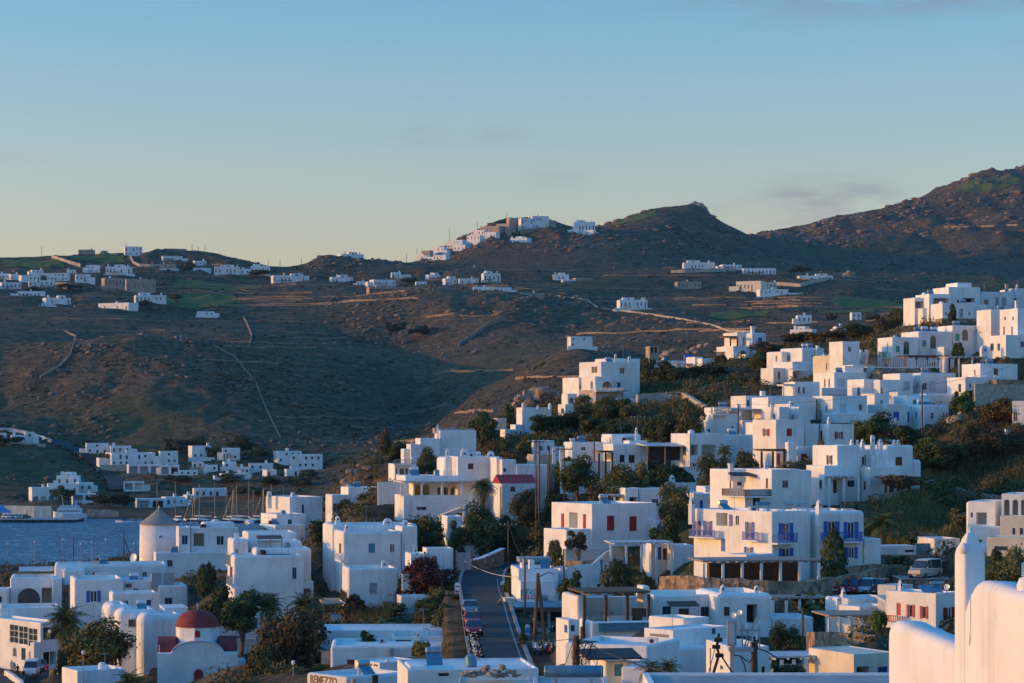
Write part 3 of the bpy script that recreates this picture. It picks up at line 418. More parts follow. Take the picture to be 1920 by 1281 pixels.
H('white house with a dark doorway beside the round stone retaining wall', 376, 18, [(1838, 1908, 682, 722, 6, 4, dict(r=.1)), (1810, 1868, 707, 745, 6, 0, dict(r=.1))], [('w', 1863, 1871, 691, 703, 'dark', 'F0'), ('w', 1817, 1821, 719, 727, 'grey', 'F1'), ('g', 1845, 1857, 719, 735, 'green', 'F1'), ('w', 1797, 1802, 720, 736, 'green', 'L1'), ('w', 1826, 1829, 693, 705, 'cream', 'L0')], rail=[('F0', 1865, 1888, 704, 712, 'white')], box=[('retaining_wall', 1869, 1960, 712, 737, 3, -1, 'stone')])
H('white house with a tall shuttered window in the middle of the slope', 358, 18, [(1561, 1626, 742, 795, 7, 0, dict(r=.15)), (1566, 1640, 775, 800, 4, -4)], [('s', 1575, 1587, 757, 776, 'greywhite', 'F0'), ('w', 1610, 1617, 758, 770, 'grey', 'F0'), ('w', 1548, 1550, 762, 773, 'grey', 'L0'), ('w', 1537, 1540, 770, 783, 'grey', 'L0')])
H('white house with blue doors and a finial-topped terrace wall', 360, 20,
  [(1662, 1702, 758, 805, 6, 0, dict(r=.2)), (1731, 1780, 759, 800, 7, 1, dict(r=.4)), (1700, 1731, 760, 800, 5, 4)],
  [('s', 1675, 1686, 772, 789, 'blue', 'F0'), ('o', 1652, 1655, 773, 786, 'navy', 'L0'), ('d', 1701, 1705, 772, 792, 'blue', 'F2'), ('w', 1716, 1719, 772, 783, 'grey', 'L1'), ('w', 1745, 1751, 774, 785, 'grey', 'F1')],
  box=[('terrace_wall', 1600, 1682, 789, 812, .6, -8, 'cream')]+[('wall_finial', x, x+4, 783, 790, .5, -8, 'cream') for x in (1603, 1617, 1631, 1645, 1660, 1677)])
H('cluster of plain white cubes with small arched doors at mid slope', 350, 18, [(1461, 1480, 763, 800, 5, 0, dict(r=.1)), (1498, 1526, 763, 800, 6, 1, dict(r=.1)), (1440, 1530, 745, 775, 6, 9, dict(r=.15)), (1478, 1500, 757, 790, 5, 4)], [('a', 1450, 1453, 777, 787, 'grey', 'L0'), ('a', 1484, 1487, 777, 787, 'grey', 'L1')], chim=[(1485, 752, 764, 12, 'a', 4), (1447, 758, 768, 4, 'n', 2)])
H('white roof terrace with small tables behind a low pergola frame', 372, 14, [(1398, 1500, 742, 775, 7, 0, dict(r=.1, par=.5)), (1490, 1537, 716, 745, 5, 8, dict(r=.1)), (1428, 1436, 733, 745, 1, 2)], [('w', 1496, 1500, 726, 738, 'grey', 'F1'), ('w', 1505, 1509, 726, 738, 'grey', 'F1'), ('w', 1400, 1406, 750, 762, 'grey', 'F0')], porch=[(1468, 1490, 720, 742, 3, 6, 2, 'greywhite')])
H('white pergola house with a latticed roof wall at mid slope', 356, 14, [(1336, 1384, 777, 830, 6, 0, dict(r=.1)), (1392, 1426, 788, 830, 6, -1, dict(r=.1)), (1340, 1440, 764, 790, 5, 8)], [('w', 1371, 1376, 800, 808, 'grey', 'F0'), ('w', 1326, 1332, 804, 810, 'grey', 'L0'), ('w', 1401, 1407, 802, 808, 'grey', 'F1'), ('l', 1411, 1432, 776, 788, 'yellowlit', 'F2')], rail=[('F0', 1336, 1366, 763, 777, 'cream')], porch=[(1364, 1438, 766, 788, 4, 4, 4, 'greywhite')], chim=[(1302, 806, 815, 8, 'n', -4)])
H('white villa with two large glazed recesses beside a small palm', 334, 18, [(1293, 1361, 813, 878, 7, 0, dict(r=.1)), (1362, 1428, 815, 870, 6, 6, dict(r=.3))], [('l', 1294, 1309, 834, 854, 'grey', 'F0'), ('l', 1316, 1344, 834, 855, 'greywhite', 'F0'), ('w', 1279, 1287, 838, 854, 'grey', 'L0')], box=[('porch_screen', 1217, 1276, 838, 858, .3, 2, 'dark'), ('porch_roof', 1213, 1282, 834, 837, 4, 0, 'greywhite')])
H('white house with small dark shutters and a rounded upper storey', 337, 12, [(1149, 1215, 832, 885, 7, 0, dict(r=.25)), (1146, 1202, 814, 850, 6, 5, dict(r=.5)), (1180, 1214, 826, 850, 4, 2)], [('s', 1167, 1175, 821, 830, 'dark', 'F1'), ('s', 1162, 1171, 853, 867, 'dark', 'F0'), ('s', 1179, 1190, 853, 868, 'dark', 'F0'), ('w', 1143, 1145, 821, 833, 'grey', 'L1'), ('l', 1137, 1146, 850, 862, 'cream', 'L0')], chim=[(1193, 801, 816, 4, 'p', 4)], porch=[(1122, 1150, 845, 862, 4, -2, 3, 'brown')])
H('small low white house left of the dark shuttered house', 342, 10, [(1072, 1132, 829, 870, 6, 0, dict(r=.2))], [('w', 1090, 1098, 838, 845, 'grey', 'F0')], chim=[(1073, 822, 835, 8, 'n', 1), (1039, 838, 855, 7, 'a', 1), (1053, 840, 852, 8, 'a', 2)])
H('white walled house low between the power poles and the red roof', 345, 10, [(968, 1026, 871, 905, 6, 0, dict(r=.2)), (1000, 1040, 852, 880, 5, 6, dict(mat='stonepale'))], [('w', 980, 985, 880, 886, 'grey', 'F0')], chim=[(1008, 842, 856, 7, 'a', 5)])
H('white house with red shutters and a red posted porch', 316, 20,
  [(1455, 1508, 787, 880, 7, 0, dict(r=.06)), (1510, 1535, 795, 850, 6, 3, dict(r=.05)), (1553, 1601, 795, 850, 6, 2, dict(r=.06)), (1495, 1520, 838, 880, 5, -3), (1478, 1494, 829, 845, 1, -6)],
  [('o', 1434, 1440, 804, 818, 'red', 'L0'), ('s', 1475, 1485, 804, 818, 'red', 'F0'), ('o', 1569, 1576, 810, 823, 'red', 'F2'), ('s', 1538, 1542, 808, 826, 'red', 'L2'), ('s', 1502, 1513, 851, 866, 'red', 'F3'), ('d', 1457, 1463, 851, 872, 'red', 'F0'), ('l', 1474, 1492, 848, 872, 'yellowlit', 'F0')],
  porch=[(1427, 1494, 842, 876, 4, -6, 4, 'brown')], chim=[(1554, 781, 798, 5, 'p', 1)], box=[('roof_tank', 1520, 1541, 787, 794, 1, 4, 'dark')])
H('white house with an arched door cut by the right edge above the scrub', 330, -20, [(1898, 1960, 752, 805, 7, 0, dict(r=.1))], [('a', 1900, 1908, 772, 790, 'grey', 'F0')])
H('low white house behind the junction cabinet at bottom right', 168, 12, [(1370, 1442, 1213, 1290, 6, 0, dict(r=.1))], [('w', 1428, 1434, 1250, 1266, 'navy', 'F0'), ('w', 1350, 1356, 1248, 1256, 'grey', 'L0')])
H('open shed under a flat pale canopy beside the taxi notice', 180, 6, [(1448, 1535, 1246, 1290, 4, 4, dict(mat='grey', par=.1))], [('l', 1455, 1500, 1250, 1264, 'dark', 'F0')], porch=[(1441, 1538, 1230, 1262, 4, 0, 5, 'greywhite')], cat='shed', name='shed')
H('small white and blue kiosk beside the terrace restaurant', 208, 20, [(1066, 1086, 1163, 1205, 3, 0, dict(r=.05))], [('s', 1058, 1064, 1172, 1186, 'blue', 'L0'), ('w', 1070, 1078, 1172, 1184, 'grey', 'F0')], cat='kiosk', name='kiosk')
H('dark thatched shelter below the hotel retaining wall', 226, 4, [(1455, 1545, 1130, 1150, 3, 5, dict(mat='stone', r=.02, par=.02))], porch=[(1448, 1552, 1120, 1146, 4, 0, 5, 'thatch')], cat='shelter', name='shelter')
H('low white garden house under the dark palms', 291, 8, [(396, 482, 1160, 1200, 5, 0, dict(r=.12)), (524, 572, 1158, 1185, 5, 2, dict(r=.1))], [('w', 420, 428, 1170, 1178, 'teal', 'F0'), ('w', 452, 460, 1170, 1178, 'grey', 'F0')], box=[('roof_box', 500, 512, 1152, 1160, 1, 0, 'greywhite')])
H('white yard walls with arched gate between the maroon tree and the street', 292, 12, [(770, 800, 1038, 1080, 4, 0, dict(r=.1)), (800, 850, 1028, 1080, 3, 3, dict(r=.1)), (752, 846, 1118, 1150, 3, -12, dict(r=.1))], [('a', 808, 820, 1042, 1064, 'grey', 'F1')])
H('white flat-roofed house with a loggia left of the round stone terrace', 404, 20, [(1580, 1612, 640, 690, 5, 6, dict(r=.15)), (1600, 1640, 684, 712, 5, -4, dict(r=.15))], [('w', 1590, 1596, 650, 660, 'grey', 'F0'), ('l', 1608, 1626, 690, 702, 'greywhite', 'F1')])
H('narrow white house squeezed above the blue doored house', 368, 16, [(1640, 1668, 738, 775, 5, 0, dict(r=.12)), (1700, 1738, 742, 770, 5, 1, dict(r=.2))], [('d', 1650, 1655, 750, 764, 'grey', 'F0'), ('w', 1712, 1718, 750, 758, 'grey', 'F1'), ('w', 1727, 1732, 750, 758, 'blue', 'F1')])
H('white stepped annex below the cluster of plain cubes', 340, 14, [(1468, 1500, 788, 820, 5, 0, dict(r=.12)), (1420, 1452, 792, 830, 5, 3, dict(r=.12))], [('w', 1478, 1484, 796, 805, 'grey', 'F0'), ('d', 1432, 1437, 806, 822, 'brown', 'F1')])
H('white twin cubes on the slope right of the pergola house', 346, 18, [(1402, 1432, 826, 860, 5, 0, dict(r=.15)), (1378, 1404, 836, 868, 5, -3, dict(r=.12))], [('w', 1412, 1418, 836, 845, 'teal', 'F0'), ('w', 1386, 1391, 846, 854, 'grey', 'F1')])
H('small white house with a blue door below the chapel', 300, 12, [(1300, 1342, 925, 962, 5, 0, dict(r=.15)), (1322, 1352, 912, 950, 4, 5, dict(r=.12))], [('d', 1312, 1318, 938, 956, 'blue', 'F0'), ('w', 1330, 1336, 936, 945, 'blue', 'F0')])
H('white house with stone yard left of the street bend', 318, 10, [(872, 900, 985, 1020, 5, 0, dict(r=.2)), (838, 868, 968, 1000, 5, 6, dict(r=.2))], [('w', 882, 888, 996, 1004, 'grey', 'F0'), ('w', 850, 856, 976, 984, 'blue', 'F1')])
H('low white house in the trees above the red roof', 372, 12, [(1000, 1040, 826, 860, 5, 0, dict(r=.2)), (1044, 1066, 838, 862, 4, 2, dict(r=.2))], [('w', 1012, 1018, 836, 845, 'grey', 'F0'), ('w', 1026, 1031, 836, 845, 'brown', 'F0')])
# ---- across the harbour and on the hills: (x0,x1,y0,y1,distance,kind,phrase)
FAR = {}
FAR['left ridge'] = [(147, 176, 468, 476, 1940, 'tan', 'low brown stone'), (190, 202, 470, 475, 1945, 'tan', 'tiny brown stone'), (234, 267, 462, 480, 1925, '2', 'tall two-storey white'), (308, 350, 466, 474, 1940, 'tan', 'flat stone'), (305, 342, 480, 491, 1900, '1', 'white'), (365, 387, 489, 498, 1890, '1', 'small white'), (363, 396, 502, 513, 1860, '1', 'pale white'), (402, 450, 500, 516, 1850, 't', 'wide towered white'), (451, 470, 504, 516, 1852, '1', 'narrow white'), (470, 505, 499, 513, 1855, 't', 'chimneyed white'), (512, 580, 516, 531, 1820, 't', 'long many-chimneyed white')]
FAR['left hamlet'] = [(-12, 18, 513, 525, 1800, '1', 'white'), (20, 36, 514, 526, 1795, '1', 'narrow white'), (40, 76, 516, 528, 1780, '1', 'wide white'), (88, 128, 512, 526, 1790, '2', 'broad white'), (3, 40, 529, 543, 1740, '1', 'square white'), (75, 101, 526, 536, 1760, '1', 'small white'), (142, 170, 514, 528, 1780, '1', 'porched white'), (162, 186, 497, 513, 1830, '2', 'upright white'), (198, 245, 500, 515, 1820, 't', 'spreading white'), (196, 236, 521, 537, 1770, 'tan', 'stone-built'), (237, 292, 523, 548, 1750, 'tan', 'large stone-built'), (125, 141, 506, 513, 1820, '1', 'low white'), (54, 70, 527, 535, 1755, '1', 'little white'), (104, 124, 530, 540, 1745, 'tan', 'sunlit ochre'), (60, 82, 506, 513, 1815, '1', 'flat white'), (300, 330, 495, 505, 1850, 'tan', 'brown')]
FAR['lower left hamlet'] = [(33, 84, 546, 559, 1690, '1', 'long white'), (86, 133, 558, 573, 1660, 't', 'towered white'), (72, 104, 573, 583, 1640, '1', 'low white'), (114, 165, 577, 590, 1635, 'p', 'white porticoed'), (184, 241, 569, 586, 1640, '1', 'wide sunlit-ended white'), (254, 312, 553, 567, 1665, 't', 'big towered white'), (369, 401, 584, 592, 1640, '1', 'small low white')]
FAR['middle slope'] = [(622, 662, 519, 534, 1830, 't', 'dark-based white'), (640, 682, 476, 488, 1945, 't', 'ridge-top white'), (701, 742, 524, 537, 1800, '1', 'plain white'), (692, 774, 538, 561, 1740, 'tanp', 'large tan glass-fronted'), (734, 752, 511, 523, 1850, '1', 'upright white'), (752, 771, 515, 523, 1855, '1', 'low white'), (803, 826, 515, 526, 1850, 't', 'spiky-chimneyed white'), (825, 842, 508, 512, 1880, '1', 'sliver-like white'), (835, 857, 522, 536, 1800, 't', 'twin-towered white'), (864, 897, 522, 536, 1805, '1', 'boxy white'), (875, 892, 501, 508, 1920, 'tan', 'tiny tan'), (907, 939, 512, 529, 1810, 't', 'stepped tower white'), (887, 921, 538, 551, 1700, '1', 'white crag-top'), (923, 959, 538, 553, 1700, '1', 'white cliff-edge'), (668, 690, 528, 538, 1810, '1', 'half hidden white'), (780, 800, 528, 540, 1790, '1', 'square white'), (845, 866, 548, 556, 1690, 'tan', 'stone')]
FAR['hilltop village'] = [(797, 812, 482, 491, 2050, '1', 'low sunlit white'), (812, 836, 479, 493, 2040, '2', 'white'), (807, 832, 464, 481, 2080, '2', 'sunlit stacked'), (790, 806, 470, 482, 2070, 'tan', 'brown'), (838, 867, 451, 467, 2100, '2', 'sunlit white'), (875, 900, 442, 459, 2115, '2', 'bright white'), (867, 880, 455, 465, 2105, '1', 'small white'), (900, 936, 425, 434, 2140, 'tan', 'flat brown'), (955, 978, 408, 432, 2145, 'tan', 'tall brown stone'), (977, 1000, 409, 431, 2140, '2', 'tall white'), (998, 1029, 405, 430, 2145, '2', 'highest white'), (1029, 1043, 413, 425, 2150, 'tan', 'grey'), (956, 988, 447, 463, 2110, 't', 'lone sunlit white'), (1078, 1116, 416, 440, 2150, 't', 'stacked white crag-top'), (1064, 1083, 431, 443, 2140, '1', 'sunlit low'), (975, 1003, 462, 474, 2090, 'tan', 'ruined brown'), (820, 838, 470, 480, 2075, '1', 'pale'), (850, 872, 460, 472, 2090, '1', 'sunlit flat'), (780, 796, 478, 490, 2060, '1', 'lowest'), (884, 908, 432, 442, 2130, '1', 'sunlit upper'), (905, 930, 436, 448, 2125, '1', 'terraced'), (930, 955, 420, 434, 2140, 'tan', 'stone'), (1090, 1112, 432, 444, 2138, '1', 'sunlit annex')]
FAR['right slope'] = [(1037, 1067, 515, 527, 1830, 't', 'white'), (1055, 1079, 524, 534, 1810, '1', 'low white'), (1079, 1111, 521, 532, 1815, 'tan', 'dark stone'), (978, 1021, 549, 560, 1680, 'tan', 'ruined arched stone'), (1162, 1214, 562, 579, 1600, 't', 'L-shaped white'), (1070, 1111, 631, 651, 1180, '2', 'white knoll-top'), (1282, 1340, 492, 507, 1900, 't', 'large towered white'), (1355, 1391, 496, 506, 1890, '1', 'long low white'), (1394, 1455, 503, 516, 1870, '1', 'very long white'), (1498, 1562, 517, 527, 1840, 't', 'low chimneyed white'), (1270, 1315, 528, 542, 1800, 'tan', 'roofless pink-brown'), (1380, 1427, 528, 547, 1770, 'cream', 'sunlit cream'), (1434, 1457, 529, 543, 1775, 'cream', 'small cream'), (1425, 1478, 542, 564, 1740, '2', 'two-storey teal-windowed white'), (1478, 1514, 549, 559, 1745, '1', 'low white wing-like'), (1495, 1522, 591, 607, 1350, '1', 'boxy white'), (1597, 1615, 586, 604, 1380, '2', 'narrow upright white'), (1481, 1522, 618, 634, 1100, 't', 'sunlit-ended white'), (1568, 1590, 612, 622, 1150, '1', 'sliver of a white')]
FAR['harbour hillside'] = [(-20, 8, 812, 826, 1090, '1', 'white roadside'), (21, 73, 816, 834, 1085, 't', 'long white roadside'), (162, 204, 831, 850, 1070, '2', 'white balconied'), (207, 246, 836, 850, 1068, '1', 'white'), (209, 291, 849, 874, 1045, '2', 'large white many-windowed'), (241, 300, 871, 890, 1030, 'p', 'terraced white'), (300, 334, 846, 870, 1050, '2', 'blue-windowed white'), (301, 336, 872, 892, 1025, 'p', 'white porched'), (336, 371, 882, 892, 1022, '1', 'low white'), (360, 397, 836, 860, 1062, '2r', 'red-windowed white'), (417, 450, 840, 862, 1058, '2r', 'upright red-windowed white'), (360, 380, 866, 878, 1035, '1', 'small white'), (387, 408, 872, 884, 1028, '1', 'tiny white'), (420, 443, 866, 878, 1035, '1', 'small square white'), (450, 467, 876, 890, 1025, '1', 'narrow white'), (415, 462, 888, 902, 1010, 'p', 'wide porched white'), (467, 512, 869, 882, 1032, '1', 'long low white'), (500, 519, 881, 895, 1018, '1', 'white garden'), (521, 566, 846, 868, 1055, '2', 'upper white hotel'), (545, 604, 852, 892, 1040, '3', 'tall balconied white hotel'), (537, 561, 880, 893, 1015, '1', 'little white')]
FAR['harbour front'] = [(232, 270, 903, 921, 985, 'p', 'white carport'), (365, 426, 916, 934, 975, '1', 'long arcaded white'), (351, 366, 928, 936, 970, '1', 'low white'), (256, 310, 935, 955, 935, 'p', 'white quayside tavern'), (310, 348, 932, 948, 945, '1', 'white upper'), (60, 104, 914, 942, 960, 'a', 'arcaded white'), (90, 148, 907, 935, 975, '1', 'middle-tier white'), (106, 148, 892, 912, 990, 't', 'top-tier white'), (148, 175, 905, 922, 985, '1', 'side-wing white'), (136, 180, 926, 955, 945, 'p2', 'balconied white')]

# ---- stone walls: top line as (pixel x, pixel y, distance), height in photo pixels
def dict_wall(label, pts, Hs, **kw): return (label, pts, Hs, kw)
WALLS = [
    dict_wall('white wall along the right kerb below the sign pillar', [(934, 1112, 276), (944, 1134, 262), (954, 1160, 250), (968, 1190, 238)], 9, m='white', th=.3),
    dict_wall('long rubble retaining wall in front of the blue shuttered hotel', [(1236, 1081, 236), (1290, 1080, 233), (1320, 1084, 232), (1440, 1088, 231), (1500, 1092, 232), (1600, 1078, 236), (1660, 1064, 240)], 34),
    dict_wall('rubble wall below the white cube with red shutters', [(1060, 1052, 274), (1100, 1052, 272), (1130, 1050, 272)], 16),
    dict_wall('white-topped stone wall beside the street gate', [(886, 1052, 301), (905, 1048, 302), (935, 1035, 306), (946, 1030, 309)], 24, cap='white'),
    dict_wall('rubble wall behind the white garden store and parked van', [(1650, 1042, 258), (1700, 1042, 258), (1745, 1042, 258), (1790, 1046, 256)], 30),
    dict_wall('tall stone wall behind the row of small parked cars', [(1585, 1064, 246), (1640, 1058, 248), (1670, 1060, 250), (1700, 1062, 250)], 40),
    dict_wall('sunlit rubble wall above the taxi wall', [(1512, 1186, 204), (1530, 1184, 201), (1580, 1188, 197), (1640, 1192, 194)], 42),
    dict_wall('field wall of loose stones above the yellow grass field', [(1738, 905, 306), (1770, 893, 316), (1800, 892, 318), (1850, 900, 312), (1925, 905, 308)], 24),
    dict_wall('rough stone bank below the field wall at right', [(1790, 915, 300), (1830, 925, 297), (1880, 930, 292)], 14),
    dict_wall('low stone wall around the vine porch of the brown shuttered house', [(1640, 930, 282), (1665, 925, 283), (1735, 916, 290)], 14),
    dict_wall('sunlit terrace wall curving across the shrubs of the ridge', [(1196, 740, 418), (1230, 737, 420), (1276, 735, 420), (1290, 742, 414), (1312, 756, 404), (1322, 760, 400)], 22, m='stonepale'),
    dict_wall('dark stone wall under the arched villa', [(1118, 752, 424), (1150, 750, 426), (1180, 752, 428)], 14),
    dict_wall('grey stone wall below the palm in the grass field', [(1685, 997, 270), (1720, 998, 270), (1758, 1002, 270)], 16),
    dict_wall('white curved garden wall right of the stone house terrace', [(1062, 1063, 268), (1112, 1058, 270), (1126, 1046, 272), (1136, 1035, 274), (1150, 1029, 276), (1170, 1026, 277)], 6, m='white', th=.3),
    dict_wall('white wall with a framed taxi notice', [(1500, 1226, 190), (1535, 1227, 187), (1600, 1236, 183)], 34, m='white', th=.3),
]

# ---- trees and bushes of the town
# (px, base, width, height, colour, distance, shape)
TOWN = [
 (858, 1158, 44, 46, 'd', 272, 'round'), (850, 1125, 30, 30, 'o', 284, 'round'), (1010, 1205, 26, 20, 'd', 240, 'small'), (740, 1160, 60, 30, 'o', 280, 'small'), (1420, 742, 60, 22, 'o', 436, 'round'), (1470, 736, 50, 18, 'o', 430, 'small'), (1545, 700, 26, 20, 'o', 420, 'small'), (1850, 690, 30, 20, 'o', 392, 'small'), (1805, 755, 40, 22, 'g', 362, 'small'), (1600, 868, 30, 24, 'o', 310, 'small'), (1760, 960, 60, 20, 'o', 290, 'small'), (1700, 1012, 50, 22, 'o', 268, 'small'), (1800, 985, 50, 30, 'o', 276, 'round'), (1320, 985, 40, 28, 'o', 292, 'round'), (1010, 1010, 36, 30, 'o', 312, 'round'), (1120, 880, 44, 26, 'o', 344, 'small'), (1060, 880, 40, 22, 'o', 340, 'small'),
 (188, 1262, 128, 98, 'o', 286, 'big', 'broad olive green tree in front of the stepped round roofs'), (120, 1252, 32, 42, 'd', 300, 'round'), (388, 1112, 48, 62, 'd', 332, 'tall'), (405, 1162, 90, 58, 'd', 284, 'round'), (455, 1165, 95, 62, 'd', 283, 'big'), (372, 1168, 40, 36, 'd', 282, 'round'), (438, 1228, 52, 50, 'd', 292, 'round'),
 (538, 1325, 150, 170, 'b', 254, 'big', 'large sparse brown tree right of the church'), (502, 1330, 76, 110, 'd', 250, 'big'), (600, 1305, 70, 60, 'd', 248, 'round'), (520, 1320, 80, 60, 'd', 246, 'round'), (640, 1290, 50, 34, 'd', 246, 'round'), (792, 1142, 118, 104, 'm', 287, 'big', 'big maroon bougainvillea tree beside the street'), (848, 1192, 74, 64, 'd', 264, 'big', 'round dark green bush at the street edge over the parked cars'), (700, 1188, 100, 34, 'o', 270, 'small'), (668, 1165, 56, 50, 'b', 274, 'small'), (640, 1188, 60, 30, 'o', 270, 'small'), (690, 1206, 46, 24, 'd', 252, 'small'),
 (600, 1022, 58, 50, 'd', 344, 'round'), (651, 978, 42, 36, 'd', 372, 'round'), (676, 978, 30, 26, 'g', 370, 'round'), (692, 972, 34, 38, 'd', 374, 'flat'), (785, 1036, 78, 74, 'o', 322, 'big'), (805, 1034, 60, 30, 'd', 318, 'round'), (858, 1022, 42, 42, 'o', 318, 'round'), (905, 1040, 90, 92, 'd', 319, 'big'), (950, 1020, 50, 56, 'd', 322, 'tall'), (985, 980, 56, 56, 'b', 326, 'big'), (1040, 960, 50, 40, 'd', 326, 'round'),
 (722, 872, 42, 64, 'b', 446, 'tall'), (745, 884, 50, 58, 'd', 440, 'tall'), (806, 898, 50, 56, 'o', 368, 'big'), (910, 856, 60, 88, 'd', 400, 'big', 'tall ragged dark tree behind the columned villa'), (953, 800, 36, 42, 'o', 424, 'tall'), (1018, 822, 64, 42, 'd', 396, 'big'), (1062, 822, 76, 50, 'd', 398, 'big'), (984, 858, 44, 34, 'o', 374, 'round'), (945, 856, 26, 28, 'd', 372, 'round'),
 (1080, 908, 84, 50, 'd', 324, 'big'), (1100, 782, 56, 38, 'o', 408, 'round'), (1140, 786, 66, 40, 'o', 402, 'big'), (1180, 795, 56, 46, 'o', 400, 'round'), (1105, 812, 56, 34, 'd', 386, 'round'), (1150, 820, 60, 30, 'd', 380, 'round'), (1172, 936, 96, 60, 'o', 318, 'big'), (1130, 940, 56, 40, 'b', 316, 'round'), (1208, 915, 60, 44, 'o', 322, 'round'), (1262, 900, 92, 42, 'd', 321, 'flat'), (1265, 968, 62, 58, 'o', 298, 'big', 'round olive tree between the chapel and the blue hotel'), (1252, 1016, 66, 44, 'd', 284, 'round'),
 (1172, 1116, 84, 72, 'd', 258, 'big', 'dense dark green ivy bush behind the terrace restaurant'), (1210, 1116, 50, 44, 'd', 254, 'round'), (1072, 1112, 50, 38, 'd', 260, 'round'), (1040, 1046, 34, 44, 'o', 278, 'round'), (1085, 1010, 44, 16, 'b', 282, 'small'), (955, 1128, 30, 46, 'd', 274, 'round'), (980, 1212, 22, 28, 'd', 226, 'small'),
 (1290, 832, 62, 82, 'o', 352, 'big'), (1248, 832, 56, 66, 'd', 356, 'big'), (1225, 830, 44, 46, 'd', 360, 'round'), (1338, 910, 66, 54, 'o', 311, 'big'), (1402, 876, 44, 36, 'o', 318, 'round'), (1545, 874, 42, 46, 'o', 312, 'round'), (1214, 706, 44, 38, 'd', 460, 'round'), (1245, 712, 56, 30, 'd', 456, 'round'), (1285, 724, 66, 34, 'd', 450, 'big'), (1335, 722, 84, 40, 'd', 448, 'big'), (1400, 740, 120, 30, 'd', 438, 'flat'), (1428, 704, 60, 44, 'd', 446, 'big'), (1440, 684, 58, 46, 'b', 468, 'big'), (1352, 690, 36, 30, 'b', 470, 'round'),
 (1500, 658, 84, 36, 'b', 498, 'big'), (1555, 664, 76, 46, 'b', 484, 'big'), (1612, 660, 84, 54, 'd', 474, 'big'), (1645, 656, 56, 48, 'b', 470, 'round'), (1688, 612, 62, 38, 'd', 480, 'flat'), (1722, 610, 44, 30, 'd', 478, 'round'), (1796, 664, 28, 28, 'd', 404, 'round'), (1786, 596, 20, 20, 'd', 442, 'round'),
 (1640, 834, 90, 58, 'd', 336, 'big'), (1695, 838, 66, 44, 'd', 332, 'round'), (1608, 832, 44, 34, 'o', 338, 'round'), (1812, 778, 60, 34, 'g', 352, 'round'), (1872, 806, 96, 62, 'b', 334, 'big'), (1905, 860, 80, 62, 'b', 320, 'big'), (1838, 872, 86, 74, 'b', 318, 'big'), (1790, 880, 66, 62, 'd', 316, 'round'), (1755, 886, 84, 54, 'd', 314, 'big'), (1740, 850, 60, 34, 'g', 328, 'round'), (1745, 930, 60, 30, 'd', 302, 'small'), (1690, 916, 76, 34, 'b', 287, 'flat', 'dry brown vine over the porch of the brown shuttered house'),
 (1890, 1108, 80, 76, 'o', 196, 'big', 'olive green hedge behind the foreground parapet'), (1862, 1100, 40, 66, 'd', 204, 'round'), (1470, 1236, 62, 62, 'd', 186, 'big'), (1530, 1166, 60, 46, 'o', 226, 'small'), (1505, 1150, 60, 40, 'd', 228, 'small'), (1474, 1278, 56, 40, 'd', 158, 'round'), (1500, 1280, 30, 34, 'd', 157, 'small'), (1610, 1224, 14, 12, 'd', 190, 'small'), (1645, 1180, 30, 40, 'g', 196, 'small'), (1680, 1060, 50, 20, 'd', 258, 'small')]
